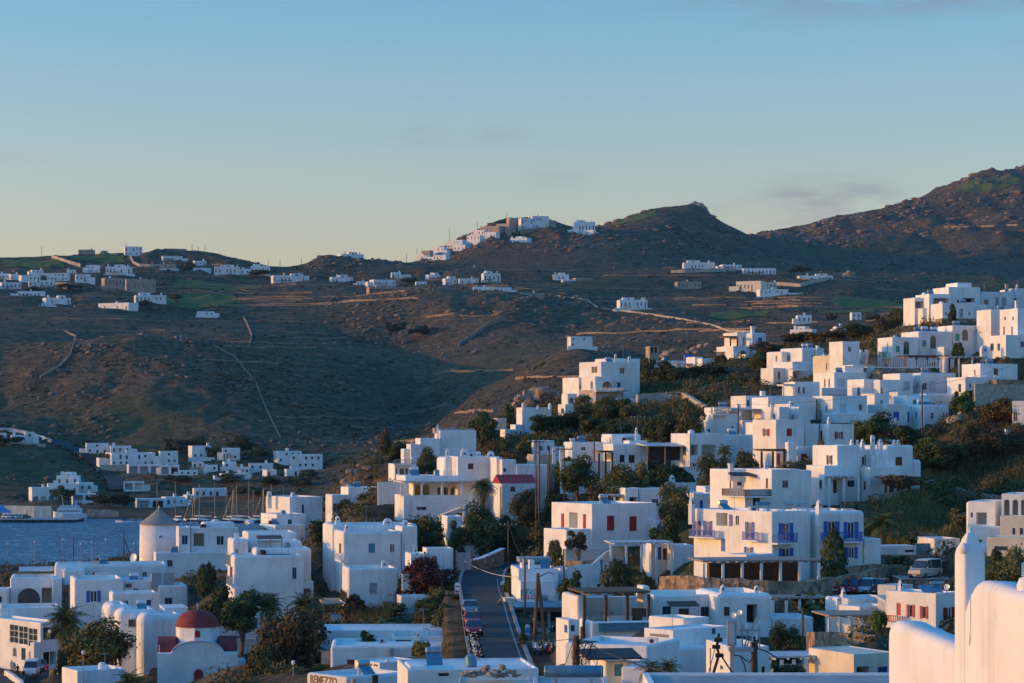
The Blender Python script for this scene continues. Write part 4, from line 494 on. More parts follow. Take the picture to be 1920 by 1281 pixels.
# ---------------------------------------------------------------- terrain: cross-sections of the land at given distances
SEA = lambda D: HY+(CH+3.0)/D*F
def zrow(D, z): return HY+(CH-z)/D*F
ROWS = [
 (2, [(0, zrow(2, 27.0))]), (30, [(-500, zrow(30, 20)), (2500, zrow(30, 24.5))]), (60, [(-500, zrow(60, 14)), (960, zrow(60, 17)), (2500, zrow(60, 21))]), (110, [(-500, zrow(110, 8)), (0, zrow(110, 9)), (900, zrow(110, 14)), (1920, zrow(110, 17.5)), (2500, zrow(110, 22))]),
 (160, [(-500, 1500), (0, 1450), (600, 1400), (900, 1370), (1300, 1370), (1600, 1350), (1920, 1290), (2500, 1250)]),
 (200, [(-500, 1420), (0, 1400), (300, 1380), (600, 1330), (900, 1285), (1000, 1278), (1300, 1290), (1600, 1275), (1920, 1235), (2500, 1180)]),
 (250, [(-500, 1360), (0, 1340), (300, 1330), (450, 1275), (600, 1240), (850, 1190), (940, 1165), (1000, 1165), (1150, 1165), (1240, 1120), (1450, 1115), (1650, 1100), (1800, 1075), (1920, 1060), (2500, 950)]),
 (310, [(-500, 1290), (0, 1272), (130, 1268), (300, 1222), (400, 1160), (500, 1135), (600, 1122), (700, 1108), (860, 1072), (940, 1062), (1000, 1060), (1050, 1035), (1200, 1000), (1300, 980), (1450, 950), (1600, 935), (1700, 930), (1800, 935), (1920, 890), (2500, 760)]),
 (350, [(-500, 1190), (0, 1180), (300, 1135), (450, 1110), (600, 1070), (750, 1000), (900, 970), (1000, 930), (1100, 910), (1200, 895), (1300, 880), (1450, 865), (1600, 845), (1700, 855), (1800, 845), (1920, 820), (2500, 690)]),
 (400, [(-500, 1140), (0, 1125), (300, 1075), (450, 1040), (600, 985), (700, 930), (750, 900), (850, 850), (1000, 820), (1100, 800), (1200, 790), (1350, 770), (1500, 745), (1600, 750), (1700, 745), (1800, 725), (1920, 715), (2500, 600)]),
 (450, [(-500, 1110), (0, 1095), (300, 1055), (450, 1025), (560, 990), (620, 940), (680, 872), (740, 870), (850, 815), (900, 800), (1000, 775), (1080, 768), (1200, 735), (1350, 698), (1500, 690), (1600, 665), (1700, 628), (1800, 605), (1920, 592), (2500, 520)]),
 (500, [(-500, 1085), (0, 1078), (300, 1045), (450, 1020), (600, 985), (700, 930), (800, 860), (900, 805), (1000, 775), (1080, 762), (1200, 715), (1300, 695), (1400, 665), (1500, 640), (1600, 633), (1700, 600), (1800, 585), (1920, 575), (2500, 500)]),
 (560, [(-500, 1068), (0, 1064), (200, 1056), (300, 1052), (500, 1030), (700, 980), (900, 860), (1100, 790), (1300, 720), (1500, 660), (1700, 620), (1920, 590), (2500, 510)]),
 (600, [(-500, SEA(600)), (0, SEA(600)), (260, SEA(600)-12), (400, 1040), (700, 985), (900, 900), (1100, 820), (1300, 735), (1500, 672), (1700, 630), (1920, 600), (2500, 520)]),
 (680, [(-500, SEA(680)), (440, SEA(680)), (600, 1010), (700, 985), (900, 930), (1100, 850), (1300, 760), (1500, 690), (1700, 640), (1920, 610), (2500, 520)]),
 (800, [(-500, SEA(800)), (420, SEA(800)), (560, 985), (700, 955), (900, 900), (1100, 830), (1300, 760), (1500, 700), (1920, 640), (2500, 560)]),
 (880, [(-500, 972), (130, 972), (450, 970), (600, 955), (750, 925), (900, 880), (1100, 815), (1300, 750), (1500, 695), (1920, 645)]),
 (950, [(-500, 930), (0, 948), (100, 940), (200, 942), (300, 948), (450, 942), (600, 925), (750, 890), (900, 850), (1100, 795), (1300, 740), (1500, 690), (1920, 650)]),
 (1020, [(-500, 860), (0, 875), (60, 888), (120, 892), (200, 905), (300, 890), (450, 890), (600, 890), (750, 855), (900, 800), (1100, 755), (1300, 720), (1500, 680), (1920, 650)]),
 (1100, [(-500, 800), (0, 818), (150, 838), (300, 832), (450, 832), (600, 842), (750, 835), (800, 820), (900, 765), (1100, 715), (1300, 690), (1500, 660), (1920, 640)]),
 (1200, [(-500, 705), (0, 740), (150, 705), (300, 695), (450, 720), (600, 755), (700, 790), (780, 812), (850, 775), (900, 740), (1060, 655), (1110, 652), (1180, 680), (1300, 660), (1500, 640), (1920, 625)]),
 (1300, [(-500, 640), (0, 655), (100, 642), (180, 640), (250, 632), (350, 643), (480, 660), (600, 700), (700, 745), (760, 790), (800, 795), (850, 740), (1000, 690), (1100, 660), (1300, 640), (1500, 615), (1920, 605)]),
 (1400, [(-500, 620), (0, 632), (250, 655), (350, 660), (480, 650), (600, 665), (700, 690), (800, 720), (900, 680), (1000, 660), (1100, 645), (1300, 620), (1500, 600), (1920, 590)]),
 (1550, [(-500, 590), (0, 598), (250, 605), (500, 620), (640, 640), (750, 640), (850, 610), (950, 600), (1060, 605), (1150, 600), (1250, 590), (1350, 600), (1500, 590), (1920, 580)]),
 (1680, [(-500, 548), (0, 556), (250, 568), (350, 585), (500, 580), (640, 570), (700, 560), (800, 548), (880, 550), (960, 552), (1060, 562), (1150, 578), (1300, 575), (1500, 568), (1700, 575), (1920, 570)]),
 (1800, [(-500, 515), (0, 520), (150, 522), (250, 528), (500, 535), (700, 537), (900, 530), (1100, 530), (1300, 540), (1500, 536), (1600, 535), (1700, 560), (1920, 555)]),
 (1880, [(-500, 495), (0, 500), (250, 500), (400, 500), (500, 516), (600, 506), (700, 506), (900, 510), (1100, 512), (1300, 507), (1500, 516), (1570, 518), (1590, 520), (1640, 530), (1920, 545)]),
 (1950, [(-500, 480), (0, 486), (120, 480), (190, 474), (250, 474), (320, 468), (420, 482), (500, 503), (560, 503), (590, 486), (610, 478), (680, 487), (750, 494), (800, 497), (900, 500), (1100, 490), (1300, 500), (1500, 515), (1700, 530), (1920, 540)]),
 (2050, [(-500, 530), (0, 520), (330, 500), (500, 520), (600, 500), (750, 496), (800, 490), (900, 470), (1000, 462), (1100, 460), (1200, 465), (1300, 480), (1500, 508), (1920, 530)]),
 (2130, [(-500, 570), (0, 560), (500, 550), (700, 520), (770, 494), (850, 458), (900, 434), (950, 418), (1030, 428), (1060, 440), (1120, 440), (1200, 445), (1400, 490), (1500, 503), (1920, 525)]),
 (2180, [(-500, 580), (0, 570), (500, 560), (700, 530), (780, 494), (850, 452), (900, 428), (950, 406), (1000, 407), (1040, 416), (1070, 428), (1120, 430), (1200, 440), (1400, 488), (1500, 502), (1920, 524)]),
 (2300, [(-500, 620), (0, 600), (700, 560), (800, 520), (950, 450), (1000, 438), (1080, 440), (1130, 432), (1200, 415), (1250, 412), (1350, 450), (1450, 488), (1600, 508), (1920, 520)]),
 (2450, [(-500, 650), (0, 630), (900, 530), (1000, 470), (1100, 442), (1130, 426), (1175, 415), (1205, 402), (1235, 394), (1270, 393), (1290, 388), (1305, 385), (1322, 394), (1330, 404), (1345, 418), (1380, 432), (1430, 456), (1500, 480), (1600, 500), (1920, 510)]),
 (2650, [(-500, 670), (0, 650), (1000, 570), (1200, 480), (1300, 440), (1400, 452), (1450, 462), (1500, 470), (1600, 480), (1750, 480), (1920, 470)]),
 (2850, [(-500, 700), (0, 690), (1000, 600), (1300, 480), (1430, 450), (1500, 452), (1600, 450), (1700, 440), (1800, 425), (1920, 410)]),
 (3050, [(-500, 720), (1000, 620), (1300, 500), (1425, 448), (1500, 436), (1580, 422), (1650, 412), (1720, 396), (1800, 382), (1920, 366), (2500, 380)]),
 (3250, [(-500, 740), (1000, 640), (1300, 520), (1425, 452), (1500, 438), (1580, 418), (1640, 408), (1700, 390), (1750, 366), (1790, 345), (1820, 332), (1850, 328), (1885, 320), (1920, 318), (2300, 335), (3000, 420)]),
 (3500, [(-500, 760), (0, 750), (1300, 620), (1600, 500), (1900, 350), (2300, 350), (3000, 450)]),
 (4500, [(0, 790)]), (9000, [(0, zrow(9000, -8))]), (12000, [(0, zrow(12000, -30))])]
RD = np.log(np.array([r[0] for r in ROWS], float))
pxs = np.concatenate([np.linspace(-5200, -700, 26), np.linspace(-560, -80, 9), np.arange(-40, 2000, 9.0), np.linspace(2020, 2600, 12), np.linspace(2800, 6000, 12)])
def drange(a, b, s): return np.arange(a, b, s)
Ds = np.concatenate([[2, 8, 16, 24], drange(32, 150, 6), drange(150, 200, 4), drange(200, 520, 1.6), drange(520, 900, 6), drange(900, 1400, 5), drange(1400, 2600, 7), drange(2600, 3550, 11), drange(3600, 4600, 100), [5000, 6000, 7500, 9000, 12000]])
NX, ND = len(pxs), len(Ds)
tab = np.zeros((len(ROWS), NX))
for i, (D, k) in enumerate(ROWS):
    xs = np.array([a for a, b in k], float); ys = np.array([b for a, b in k], float)
    v = np.interp(pxs, xs, ys)
    ker = np.array([1, 2, 3, 2, 1.])/9
    if D > 150: v = np.convolve(np.pad(v, 2, mode='edge'), ker, 'valid')
    tab[i] = (CH-(v-HY)/F*D)                    # heights
# smooth monotone-ish interpolation between rows in log distance (Catmull-Rom limited)
lD = np.log(Ds); idx = np.clip(np.searchsorted(RD, lD, 'right')-1, 0, len(RD)-2)
t = (lD-RD[idx])/(RD[idx+1]-RD[idx])
p0, p1, p2, p3 = tab[np.maximum(idx-1, 0)], tab[idx], tab[idx+1], tab[np.minimum(idx+2, len(RD)-1)]
h0 = (RD[idx]-RD[np.maximum(idx-1, 0)]+1e-9)[:, None]; h1 = (RD[idx+1]-RD[idx])[:, None]; h2 = (RD[np.minimum(idx+2, len(RD)-1)]-RD[idx+1]+1e-9)[:, None]
def lim(a, b): return np.where(a*b > 0, 2*a*b/(a+b+1e-12), 0)
s0 = lim((p1-p0)/h0, (p2-p1)/h1); s1 = lim((p2-p1)/h1, (p3-p2)/h2); T = t[:, None]
TZ = (2*T**3-3*T**2+1)*p1+(T**3-2*T**2+T)*h1*s0+(-2*T**3+3*T**2)*p2+(T**3-T**2)*h1*s1
GX = (pxs[None, :]-CX)/F*Ds[:, None]; GY = np.repeat(Ds[:, None], NX, 1)
# open sea to the west of the frame
wf = np.clip((-560-pxs)/900, 0, 1)[None, :]*np.clip((Ds-300)/300, 0, 1)[:, None]
TZ = TZ*(1-wf)+(-6)*wf
_perm = np.random.default_rng(5).random((256, 256))
def vnoise(x, y):
    xi = np.floor(x).astype(int); yi = np.floor(y).astype(int); fx = x-xi; fy = y-yi; fx = fx*fx*(3-2*fx); fy = fy*fy*(3-2*fy)
    g = lambda a, b: _perm[a & 255, b & 255]
    return (g(xi, yi)*(1-fx)+g(xi+1, yi)*fx)*(1-fy)+(g(xi, yi+1)*(1-fx)+g(xi+1, yi+1)*fx)*fy-.5
def fbm(x, y, o=5, ridge=False):
    s = 0; a = 1
    for k in range(o):
        n = vnoise(x*2**k+17*k, y*2**k+31*k)
        s = s+a*((.25-abs(n))*2 if ridge else n); a *= .55
    return s
far = np.clip((GY-930)/200, 0, 1)*np.clip((5000-GY)/800, 0, 1)
rough = .5+1.2*np.clip(fbm(GX/300+3, GY/300, 3)+.25, 0, 1)
PXG = np.repeat(pxs[None, :], ND, 0)
mount = np.clip((GY-2350)/300, 0, 1)
TZ = TZ+far*(fbm(GX/70, GY/70, 6)*5.0*rough+fbm(GX/23+9, GY/23, 4, True)*1.6*rough)+far*mount*fbm(GX/60+5, GY/60+2, 5, True)*9
hill1 = np.clip(1-abs(GY-1190)/150, 0, 1)*np.clip(1-abs(PXG-420)/420, 0, 1)
TZ = TZ+hill1*fbm(GX/14, GY/14, 4, True)*2.6
crag = np.clip(1-abs(GY-1600)/130, 0, 1)*np.clip(1-abs(PXG-980)/330, 0, 1)
TZ = TZ+crag*(fbm(GX/30, GY/30, 5, True)*7+fbm(GX/11, GY/11, 3, True)*2)
cliff = np.clip(1-abs(GY-440)/45, 0, 1)*np.clip(1-abs(PXG-660)/90, 0, 1)
TZ = TZ+cliff*fbm(GX/7, GY/7, 4, True)*3
near = np.clip((GY-120)/60, 0, 1)*np.clip((640-GY)/80, 0, 1)
TZ = TZ+near*fbm(GX/11, GY/11, 4)*.9
TZ = np.where((TZ < 0.5) & (TZ > -2.5) & (GY < 900) & (GY > 590) & (PXG < 420), -3, TZ)

# levelled pads for the houses
def yawvec(y): return Vector((math.cos(R(y)), math.sin(R(y)), 0)), Vector((-math.sin(R(y)), math.cos(R(y)), 0))
def block_frame(h, b):
    x0, x1, y0, y1 = b[:4]; dep = b[4] if len(b) > 4 else 7; dd = b[5] if len(b) > 5 else 0; op = b[6] if len(b) > 6 else {}
    D = h['D']+dd; yaw = op.get('yaw', h['yaw']); u, v = yawvec(yaw)
    A = P(x0, y1, D); n = Vector((u.y, -u.x, 0))
    d = Vector(((x1-CX)/F, 1, 0)); t = n.dot(A-Vector((0, 0, A.z)))/n.dot(d); wdt = (d*t-Vector((A.x, A.y, 0))).dot(u)
    zt = CH-(y0-HY)/F*D
    return dict(A=A, u=u, v=v, w=max(wdt, .4), d=dep, zt=zt, zb=A.z, op=op)
PADS = []
for h in HOUSES:
    h['fr'] = [block_frame(h, b) for b in h['blocks']]
    base = {}
    for f in h['fr']: PADS.append((f['A'], f['u'], f['v'], f['w'], f['d'], f['zb']))
PADS.append((P(292, 1300, 269), *yawvec(8), 10.5, 10, P(292, 1300, 269).z)); PADS.append((P(262, 1062, 397), *yawvec(0), 6.4, 7, P(262, 1062, 397).z))
fardefs = []
for zone, lst in FAR.items():
    for (x0, x1, y0, y1, D, kind, ph) in lst:
        hw = (x1-x0)/F*D
        hd = dict(D=D, yaw=-28 if (zone == 'hilltop village' and x0 < 950) or 'sunlit' in ph else random.Random(x0*7+y0).choice([2, 8, 14, 24]))
        b = (x0, x1, y0, y1, max(6, min(11, hw*.6)), 0, dict(r=.15, par=.3, mat={'tan': 'tan', 'tanp': 'tan', 'cream': 'cream'}.get(kind, 'white')))
        fr = block_frame(hd, b); fardefs.append((zone, kind, ph, hd, b, fr)); PADS.append((fr['A'], fr['u'], fr['v'], fr['w'], fr['d'], fr['zb']))
def pad_dist(p, X, Y):
    A, u, v, w, d, zb = p
    a = (X-A.x)*u.x+(Y-A.y)*u.y; b = (X-A.x)*v.x+(Y-A.y)*v.y
    return np.hypot(np.maximum(np.maximum(-a, a-w), 0), np.maximum(np.maximum(-b, b-d), 0))
def pad_sub(p):
    i0, i1 = np.searchsorted(Ds, [p[0].y-30, p[0].y+40]); c = p[0]; pxc = CX+c.x/c.y*F; m = 40/c.y*F
    j0, j1 = np.searchsorted(pxs, [pxc-m, pxc+m+p[3]/c.y*F]); return slice(i0, i1), slice(j0, j1)
for p in PADS:
    s = pad_sub(p); dist = pad_dist(p, GX[s], GY[s]); TZ[s] = np.where(dist < 9, np.maximum(TZ[s], p[5]-.15-.8*np.maximum(dist-1.0, 0)), TZ[s])
FILLS = []
for lb, pts, hs, kw in WALLS:
    for q0, q1 in zip(pts[:-1], pts[1:]):
        for k in range(6): t_ = k/6; a_ = [q0[i]+(q1[i]-q0[i])*t_ for i in range(3)]; FILLS.append(P(a_[0], a_[1]+hs, a_[2]))
for t_ in TOWN+[(1563, 1100, 50, 112, 'd', 241)]: FILLS.append(P(t_[0], t_[1], t_[5]))
for q in FILLS:
    p = (q, X_, Y_, .2, .2, q.z); s = pad_sub(p); dist = pad_dist(p, GX[s], GY[s]); TZ[s] = np.where(dist < 6, np.maximum(TZ[s], q.z-.1-.8*np.maximum(dist-1.2, 0)), TZ[s])
for p in sorted(PADS, key=lambda q: -q[0].y):
    s = pad_sub(p); dist = pad_dist(p, GX[s], GY[s]); TZ[s] = np.minimum(TZ[s], p[5]-.12+.75*np.maximum(dist-2.5, 0))
# the street and the coast road are cut level across
def ribbon_pts(pts, n=60):
    pts = [Vector(p) for p in pts]; out = []
    for i in range(len(pts)-1):
        a, b, c, d = pts[max(i-1, 0)], pts[i], pts[i+1], pts[min(i+2, len(pts)-1)]
        for k in range(n//(len(pts)-1)+1):
            t = k/(n//(len(pts)-1)+1); out.append(.5*((2*b)+(c-a)*t+(2*a-5*b+4*c-d)*t*t+(3*b-a-3*c+d)*t**3))
    out.append(pts[-1]); return out
STREET = ribbon_pts([P(962, 1330, 184), P(946, 1266, 206), P(925, 1192, 234), P(911, 1130, 264), P(903, 1094, 287), P(913, 1067, 303), P(956, 1054, 316)], 70)
SEAROAD = ribbon_pts([P(-120, 1283, 302), P(20, 1276, 304), P(70, 1271, 307), P(110, 1266, 311), P(118, 1256, 318), P(100, 1246, 325)], 50)
COAST = ribbon_pts([P(-400, 1092, 515), P(-60, 1086, 522), P(60, 1076, 535), P(170, 1066, 548), P(230, 1060, 556), P(300, 1052, 570)], 50)
def cutroad(path, hw, pull=6):
    for q in path[::1]:
        i0, i1 = np.searchsorted(Ds, [q.y-18, q.y+18]); pxc = CX+q.x/q.y*F; m = 18/q.y*F; j0, j1 = np.searchsorted(pxs, [pxc-m, pxc+m]); s = (slice(i0, i1), slice(j0, j1))
        d = np.hypot(GX[s]-q.x, GY[s]-q.y); wgt = np.clip((hw+pull-d)/pull, 0, 1)
        TZ[s] = np.where(d < hw+1.2, np.minimum(TZ[s], q.z-.12), TZ[s]); TZ[s] = np.where(d < hw+1.2, np.maximum(TZ[s], q.z-.5), TZ[s])
        TZ[s] = np.minimum(TZ[s], q.z+.1+.7*np.maximum(d-hw-1, 0))
cutroad(STREET, 3.6); cutroad(SEAROAD, 5); cutroad(COAST, 4)

me = bpy.data.meshes.new('terrain')
V = np.stack([GX, GY, TZ], -1).reshape(-1, 3)
ii, jj = np.meshgrid(np.arange(ND-1), np.arange(NX-1), indexing='ij'); a = (ii*NX+jj).ravel()
Q = np.stack([a, a+1, a+NX+1, a+NX], -1)
me.vertices.add(len(V)); me.vertices.foreach_set('co', V.ravel().astype(np.float32))
me.loops.add(Q.size); me.loops.foreach_set('vertex_index', Q.ravel().astype(np.int32))
me.polygons.add(len(Q)); me.polygons.foreach_set('loop_start', (np.arange(len(Q))*4).astype(np.int32)); me.polygons.foreach_set('loop_total', np.full(len(Q), 4, np.int32))
me.update(); me.validate(); me.materials.append(MATS['ground']); me.polygons.foreach_set('use_smooth', [True]*len(Q))
tag(link('terrain', me), kind='structure')
def gz(x, y):
    px = CX+x/y*F; i = min(max(np.searchsorted(Ds, y)-1, 0), ND-2); j = min(max(np.searchsorted(pxs, px)-1, 0), NX-2)
    a = min(max((y-Ds[i])/(Ds[i+1]-Ds[i]), 0), 1); b = min(max((px-pxs[j])/(pxs[j+1]-pxs[j]), 0), 1)
    return float((TZ[i, j]*(1-b)+TZ[i, j+1]*b)*(1-a)+(TZ[i+1, j]*(1-b)+TZ[i+1, j+1]*b)*a)
PYG = HY+(CH-TZ)/Ds[:, None]*F
def hit(px, py, dmin=150, dmax=3400):
    """first ground point seen through pixel (px,py) beyond dmin"""
    j = min(max(np.searchsorted(pxs, px)-1, 0), NX-2); b = (px-pxs[j])/(pxs[j+1]-pxs[j]); col = PYG[:, j]*(1-b)+PYG[:, j+1]*b
    i0 = np.searchsorted(Ds, dmin)
    for i in range(i0, ND):
        if Ds[i] > dmax: break
        if col[i] <= py:
            D = Ds[i]
            if i > i0 and col[i-1] > py: D = Ds[i-1]+(Ds[i]-Ds[i-1])*(col[i-1]-py)/(col[i-1]-col[i])
            return Vector(((px-CX)/F*D, D, gz((px-CX)/F*D, D)))
    return None
# sea
mb = MB()
gx = [-9000, -3000, -1200, -600, -300, 0, 300, 2000, 9000]; gy = [-800, 300, 560, 700, 900, 1500, 4000, 12000]
for i in range(len(gx)-1):
    for j in range(len(gy)-1): mb.add([(gx[i], gy[j], 0), (gx[i+1], gy[j], 0), (gx[i+1], gy[j+1], 0), (gx[i], gy[j+1], 0)], [(0, 1, 2, 3)])
tag(mb.build('sea', 'water'), kind='structure')
wx = np.linspace(-40, 520, 330); wy = np.linspace(560, 905, 420); WX = (wx[None, :]-CX)/F*wy[:, None]; WY = np.repeat(wy[:, None], len(wx), 1)
WZ = .45+.24*fbm(WX/5.0+WY/19, WY/3.4, 3)+.15*fbm(WX/2.1, WY/1.7+WX/9, 2); nw = len(wx); mw = bpy.data.meshes.new('harbour_water')
ii2, jj2 = np.meshgrid(np.arange(len(wy)-1), np.arange(nw-1), indexing='ij'); a2 = (ii2*nw+jj2).ravel(); Q2 = np.stack([a2, a2+1, a2+nw+1, a2+nw], -1); V2 = np.stack([WX, WY, WZ], -1).reshape(-1, 3)
mw.vertices.add(len(V2)); mw.vertices.foreach_set('co', V2.ravel().astype(np.float32)); mw.loops.add(Q2.size); mw.loops.foreach_set('vertex_index', Q2.ravel().astype(np.int32)); mw.polygons.add(len(Q2)); mw.polygons.foreach_set('loop_start', (np.arange(len(Q2))*4).astype(np.int32)); mw.polygons.foreach_set('loop_total', np.full(len(Q2), 4, np.int32)); mw.update(); mw.validate(); mw.materials.append(MATS['water']); mw.polygons.foreach_set('use_smooth', [True]*len(Q2)); tag(link('harbour_water', mw), kind='structure')
def ribbon(name, path, hw, m, lift=.06, kind='structure', kerb=0):
    mb = MB(); L_ = []; R_ = []
    for i, q in enumerate(path):
        d = (path[min(i+1, len(path)-1)]-path[max(i-1, 0)]); d.z = 0; d.normalize(); s = Vector((d.y, -d.x, 0))
        L_.append(q-s*hw+Z_*lift); R_.append(q+s*hw+Z_*lift)
    n = len(path); mb.add(L_+R_, [(i, i+1, n+i+1, n+i) for i in range(n-1)])
    o = mb.build(name, m); tag(o, kind=kind)
    if kerb:
        for side in (L_, R_):
            k = MB()
            for i in range(n-1): 
                a, b = side[i], side[i+1]; d = (b-a); s = Vector((d.y, -d.x, 0)).normalized()*.18
                k.add([a-s, a+s, b+s, b-s, a-s+Z_*kerb, a+s+Z_*kerb, b+s+Z_*kerb, b-s+Z_*kerb], [(0, 1, 5, 4), (1, 2, 6, 5), (2, 3, 7, 6), (3, 0, 4, 7), (4, 5, 6, 7)])
            tag(k.build('kerb', 'paving'), kind='structure')
    return o
ribbon('street', STREET, 2.6, 'asphalt', kerb=.13); ribbon('street_by_the_sea', SEAROAD, 4.6, 'asphalt', .1); ribbon('coast_road', COAST, 3.6, 'paving')
# painted edge line of the street
ln = []
for i, q in enumerate(STREET):
    d = STREET[min(i+1, len(STREET)-1)]-STREET[max(i-1, 0)]; d.z = 0; d.normalize(); ln.append(q+Vector((d.y, -d.x, 0))*1.9)
ribbon('road_marking', ln[:int(len(ln)*.72)], .06, 'roadline', .066)
# ---------------------------------------------------------------- house builder
EYE = Vector((0, 0, CH))
def on_plane(px, py, A, n):
    d = Vector(((px-CX)/F, 1, -(py-HY)/F)); return EYE+d*(n.dot(A-EYE)/n.dot(d))
def frames(f):
    u, v = f['u'], f['v']
    return {'F': (f['A'], u, -v, f['w']), 'L': (f['A'], v, -u, f['d'])}      # origin, along, outward, length
def rect_on(f, face, x0, x1, y0, y1, off=0):
    A, s, n, ln = frames(f)[face]; A2 = A+n*off
    pts = [on_plane(x, y, A2, n) for x, y in ((x0, y0), (x1, y0), (x0, y1), (x1, y1))]
    ss = [(p-A2).dot(s) for p in pts]; zz = [p.z for p in pts]
    ss.sort(); zz.sort()
    return (ss[0]+ss[1])/2, (ss[2]+ss[3])/2, (zz[0]+zz[1])/2, (zz[2]+zz[3])/2
def block_mesh(mb, f, holes, zbot):
    w, d, zt = f['w'], f['d'], f['zt']; op = f['op']; r = op.get('r', .18)*(.62 if op.get('r', .18) < .9 else 1); r = min(r, w*.3, d*.3, max((zt-zbot)*.3, .05)); par = op.get('par', .4)
    A, u, v = f['A'], f['u'], f['v']; o = Vector((A.x, A.y, 0)); rc = max(r*.8, .02); K = 4 if r > .3 else 2
    def outline(ins):
        rr = max(rc-ins, .01); pts = []
        for cx, cy, a0 in ((w-ins-rr, ins+rr, -90), (w-ins-rr, d-ins-rr, 0), (ins+rr, d-ins-rr, 90), (ins+rr, ins+rr, 180)):
            for k in range(K+1): a = R(a0+90*k/K); pts.append((cx+rr*math.cos(a), cy+rr*math.sin(a)))
        return pts
    lv = [(0, zbot), (0, zt-r)]+[(r*(1-math.cos(R(90*k/K))), zt-r+r*math.sin(R(90*k/K))) for k in range(1, K+1)]
    m = min(w, d)*.5
    if par > 0 and m > r+.6: lv += [(r+.14, zt), (r+.2, zt-par)]
    n = 4*(K+1); vs = []; fs = []
    for ins, z in lv:
        for a, b in outline(ins): vs.append(o+u*a+v*b+Z_*z)
    for i in range(len(lv)-1):
        for j in range(n):
            if i == 0 and ((j == n-1 and holes['F']) or (j == 3*(K+1)-1 and holes['L'])): continue
            k = (j+1) % n; fs.append((i*n+j, i*n+k, (i+1)*n+k, (i+1)*n+j))
    fs.append(tuple(range((len(lv)-1)*n, len(lv)*n)))
    mb.add(vs, fs)
    for face in 'FL':
        if not holes[face]: continue
        _, s, nn, ln = frames(f)[face]; lo, hi = rc, ln-rc; z0, z1 = zbot, zt-r
        hs = []
        for (a0, a1, c0, c1, dep, back) in holes[face]:
            a0, a1, c0, c1 = max(a0, lo+.02), min(a1, hi-.02), max(c0, z0+.02), min(c1, z1-.02)
            if a1-a0 > .1 and c1-c0 > .1: hs.append((a0, a1, c0, c1, dep, back))
        xs = sorted({lo, hi, *[q for h in hs for q in h[:2]]}); zs = sorted({z0, z1, *[q for h in hs for q in h[2:4]]})
        pt = lambda a, c, dp=0: o+s*a+Z_*c-nn*dp
        for i in range(len(xs)-1):
            for j in range(len(zs)-1):
                ca, cc = (xs[i]+xs[i+1])/2, (zs[j]+zs[j+1])/2
                if any(h[0] < ca < h[1] and h[2] < cc < h[3] for h in hs): continue
                mb.add([pt(xs[i], zs[j]), pt(xs[i+1], zs[j]), pt(xs[i+1], zs[j+1]), pt(xs[i], zs[j+1])], [(0, 1, 2, 3)])
        for a0, a1, c0, c1, dp, back in hs:
            dp = min(dp, (f['d'] if face == 'F' else f['w'])*.45)
            mb.add([pt(a0, c0), pt(a1, c0), pt(a1, c1), pt(a0, c1), pt(a0, c0, dp), pt(a1, c0, dp), pt(a1, c1, dp), pt(a0, c1, dp)], [(0, 1, 5, 4), (1, 2, 6, 5), (2, 3, 7, 6), (3, 0, 4, 7)]+([(4, 5, 6, 7)]))
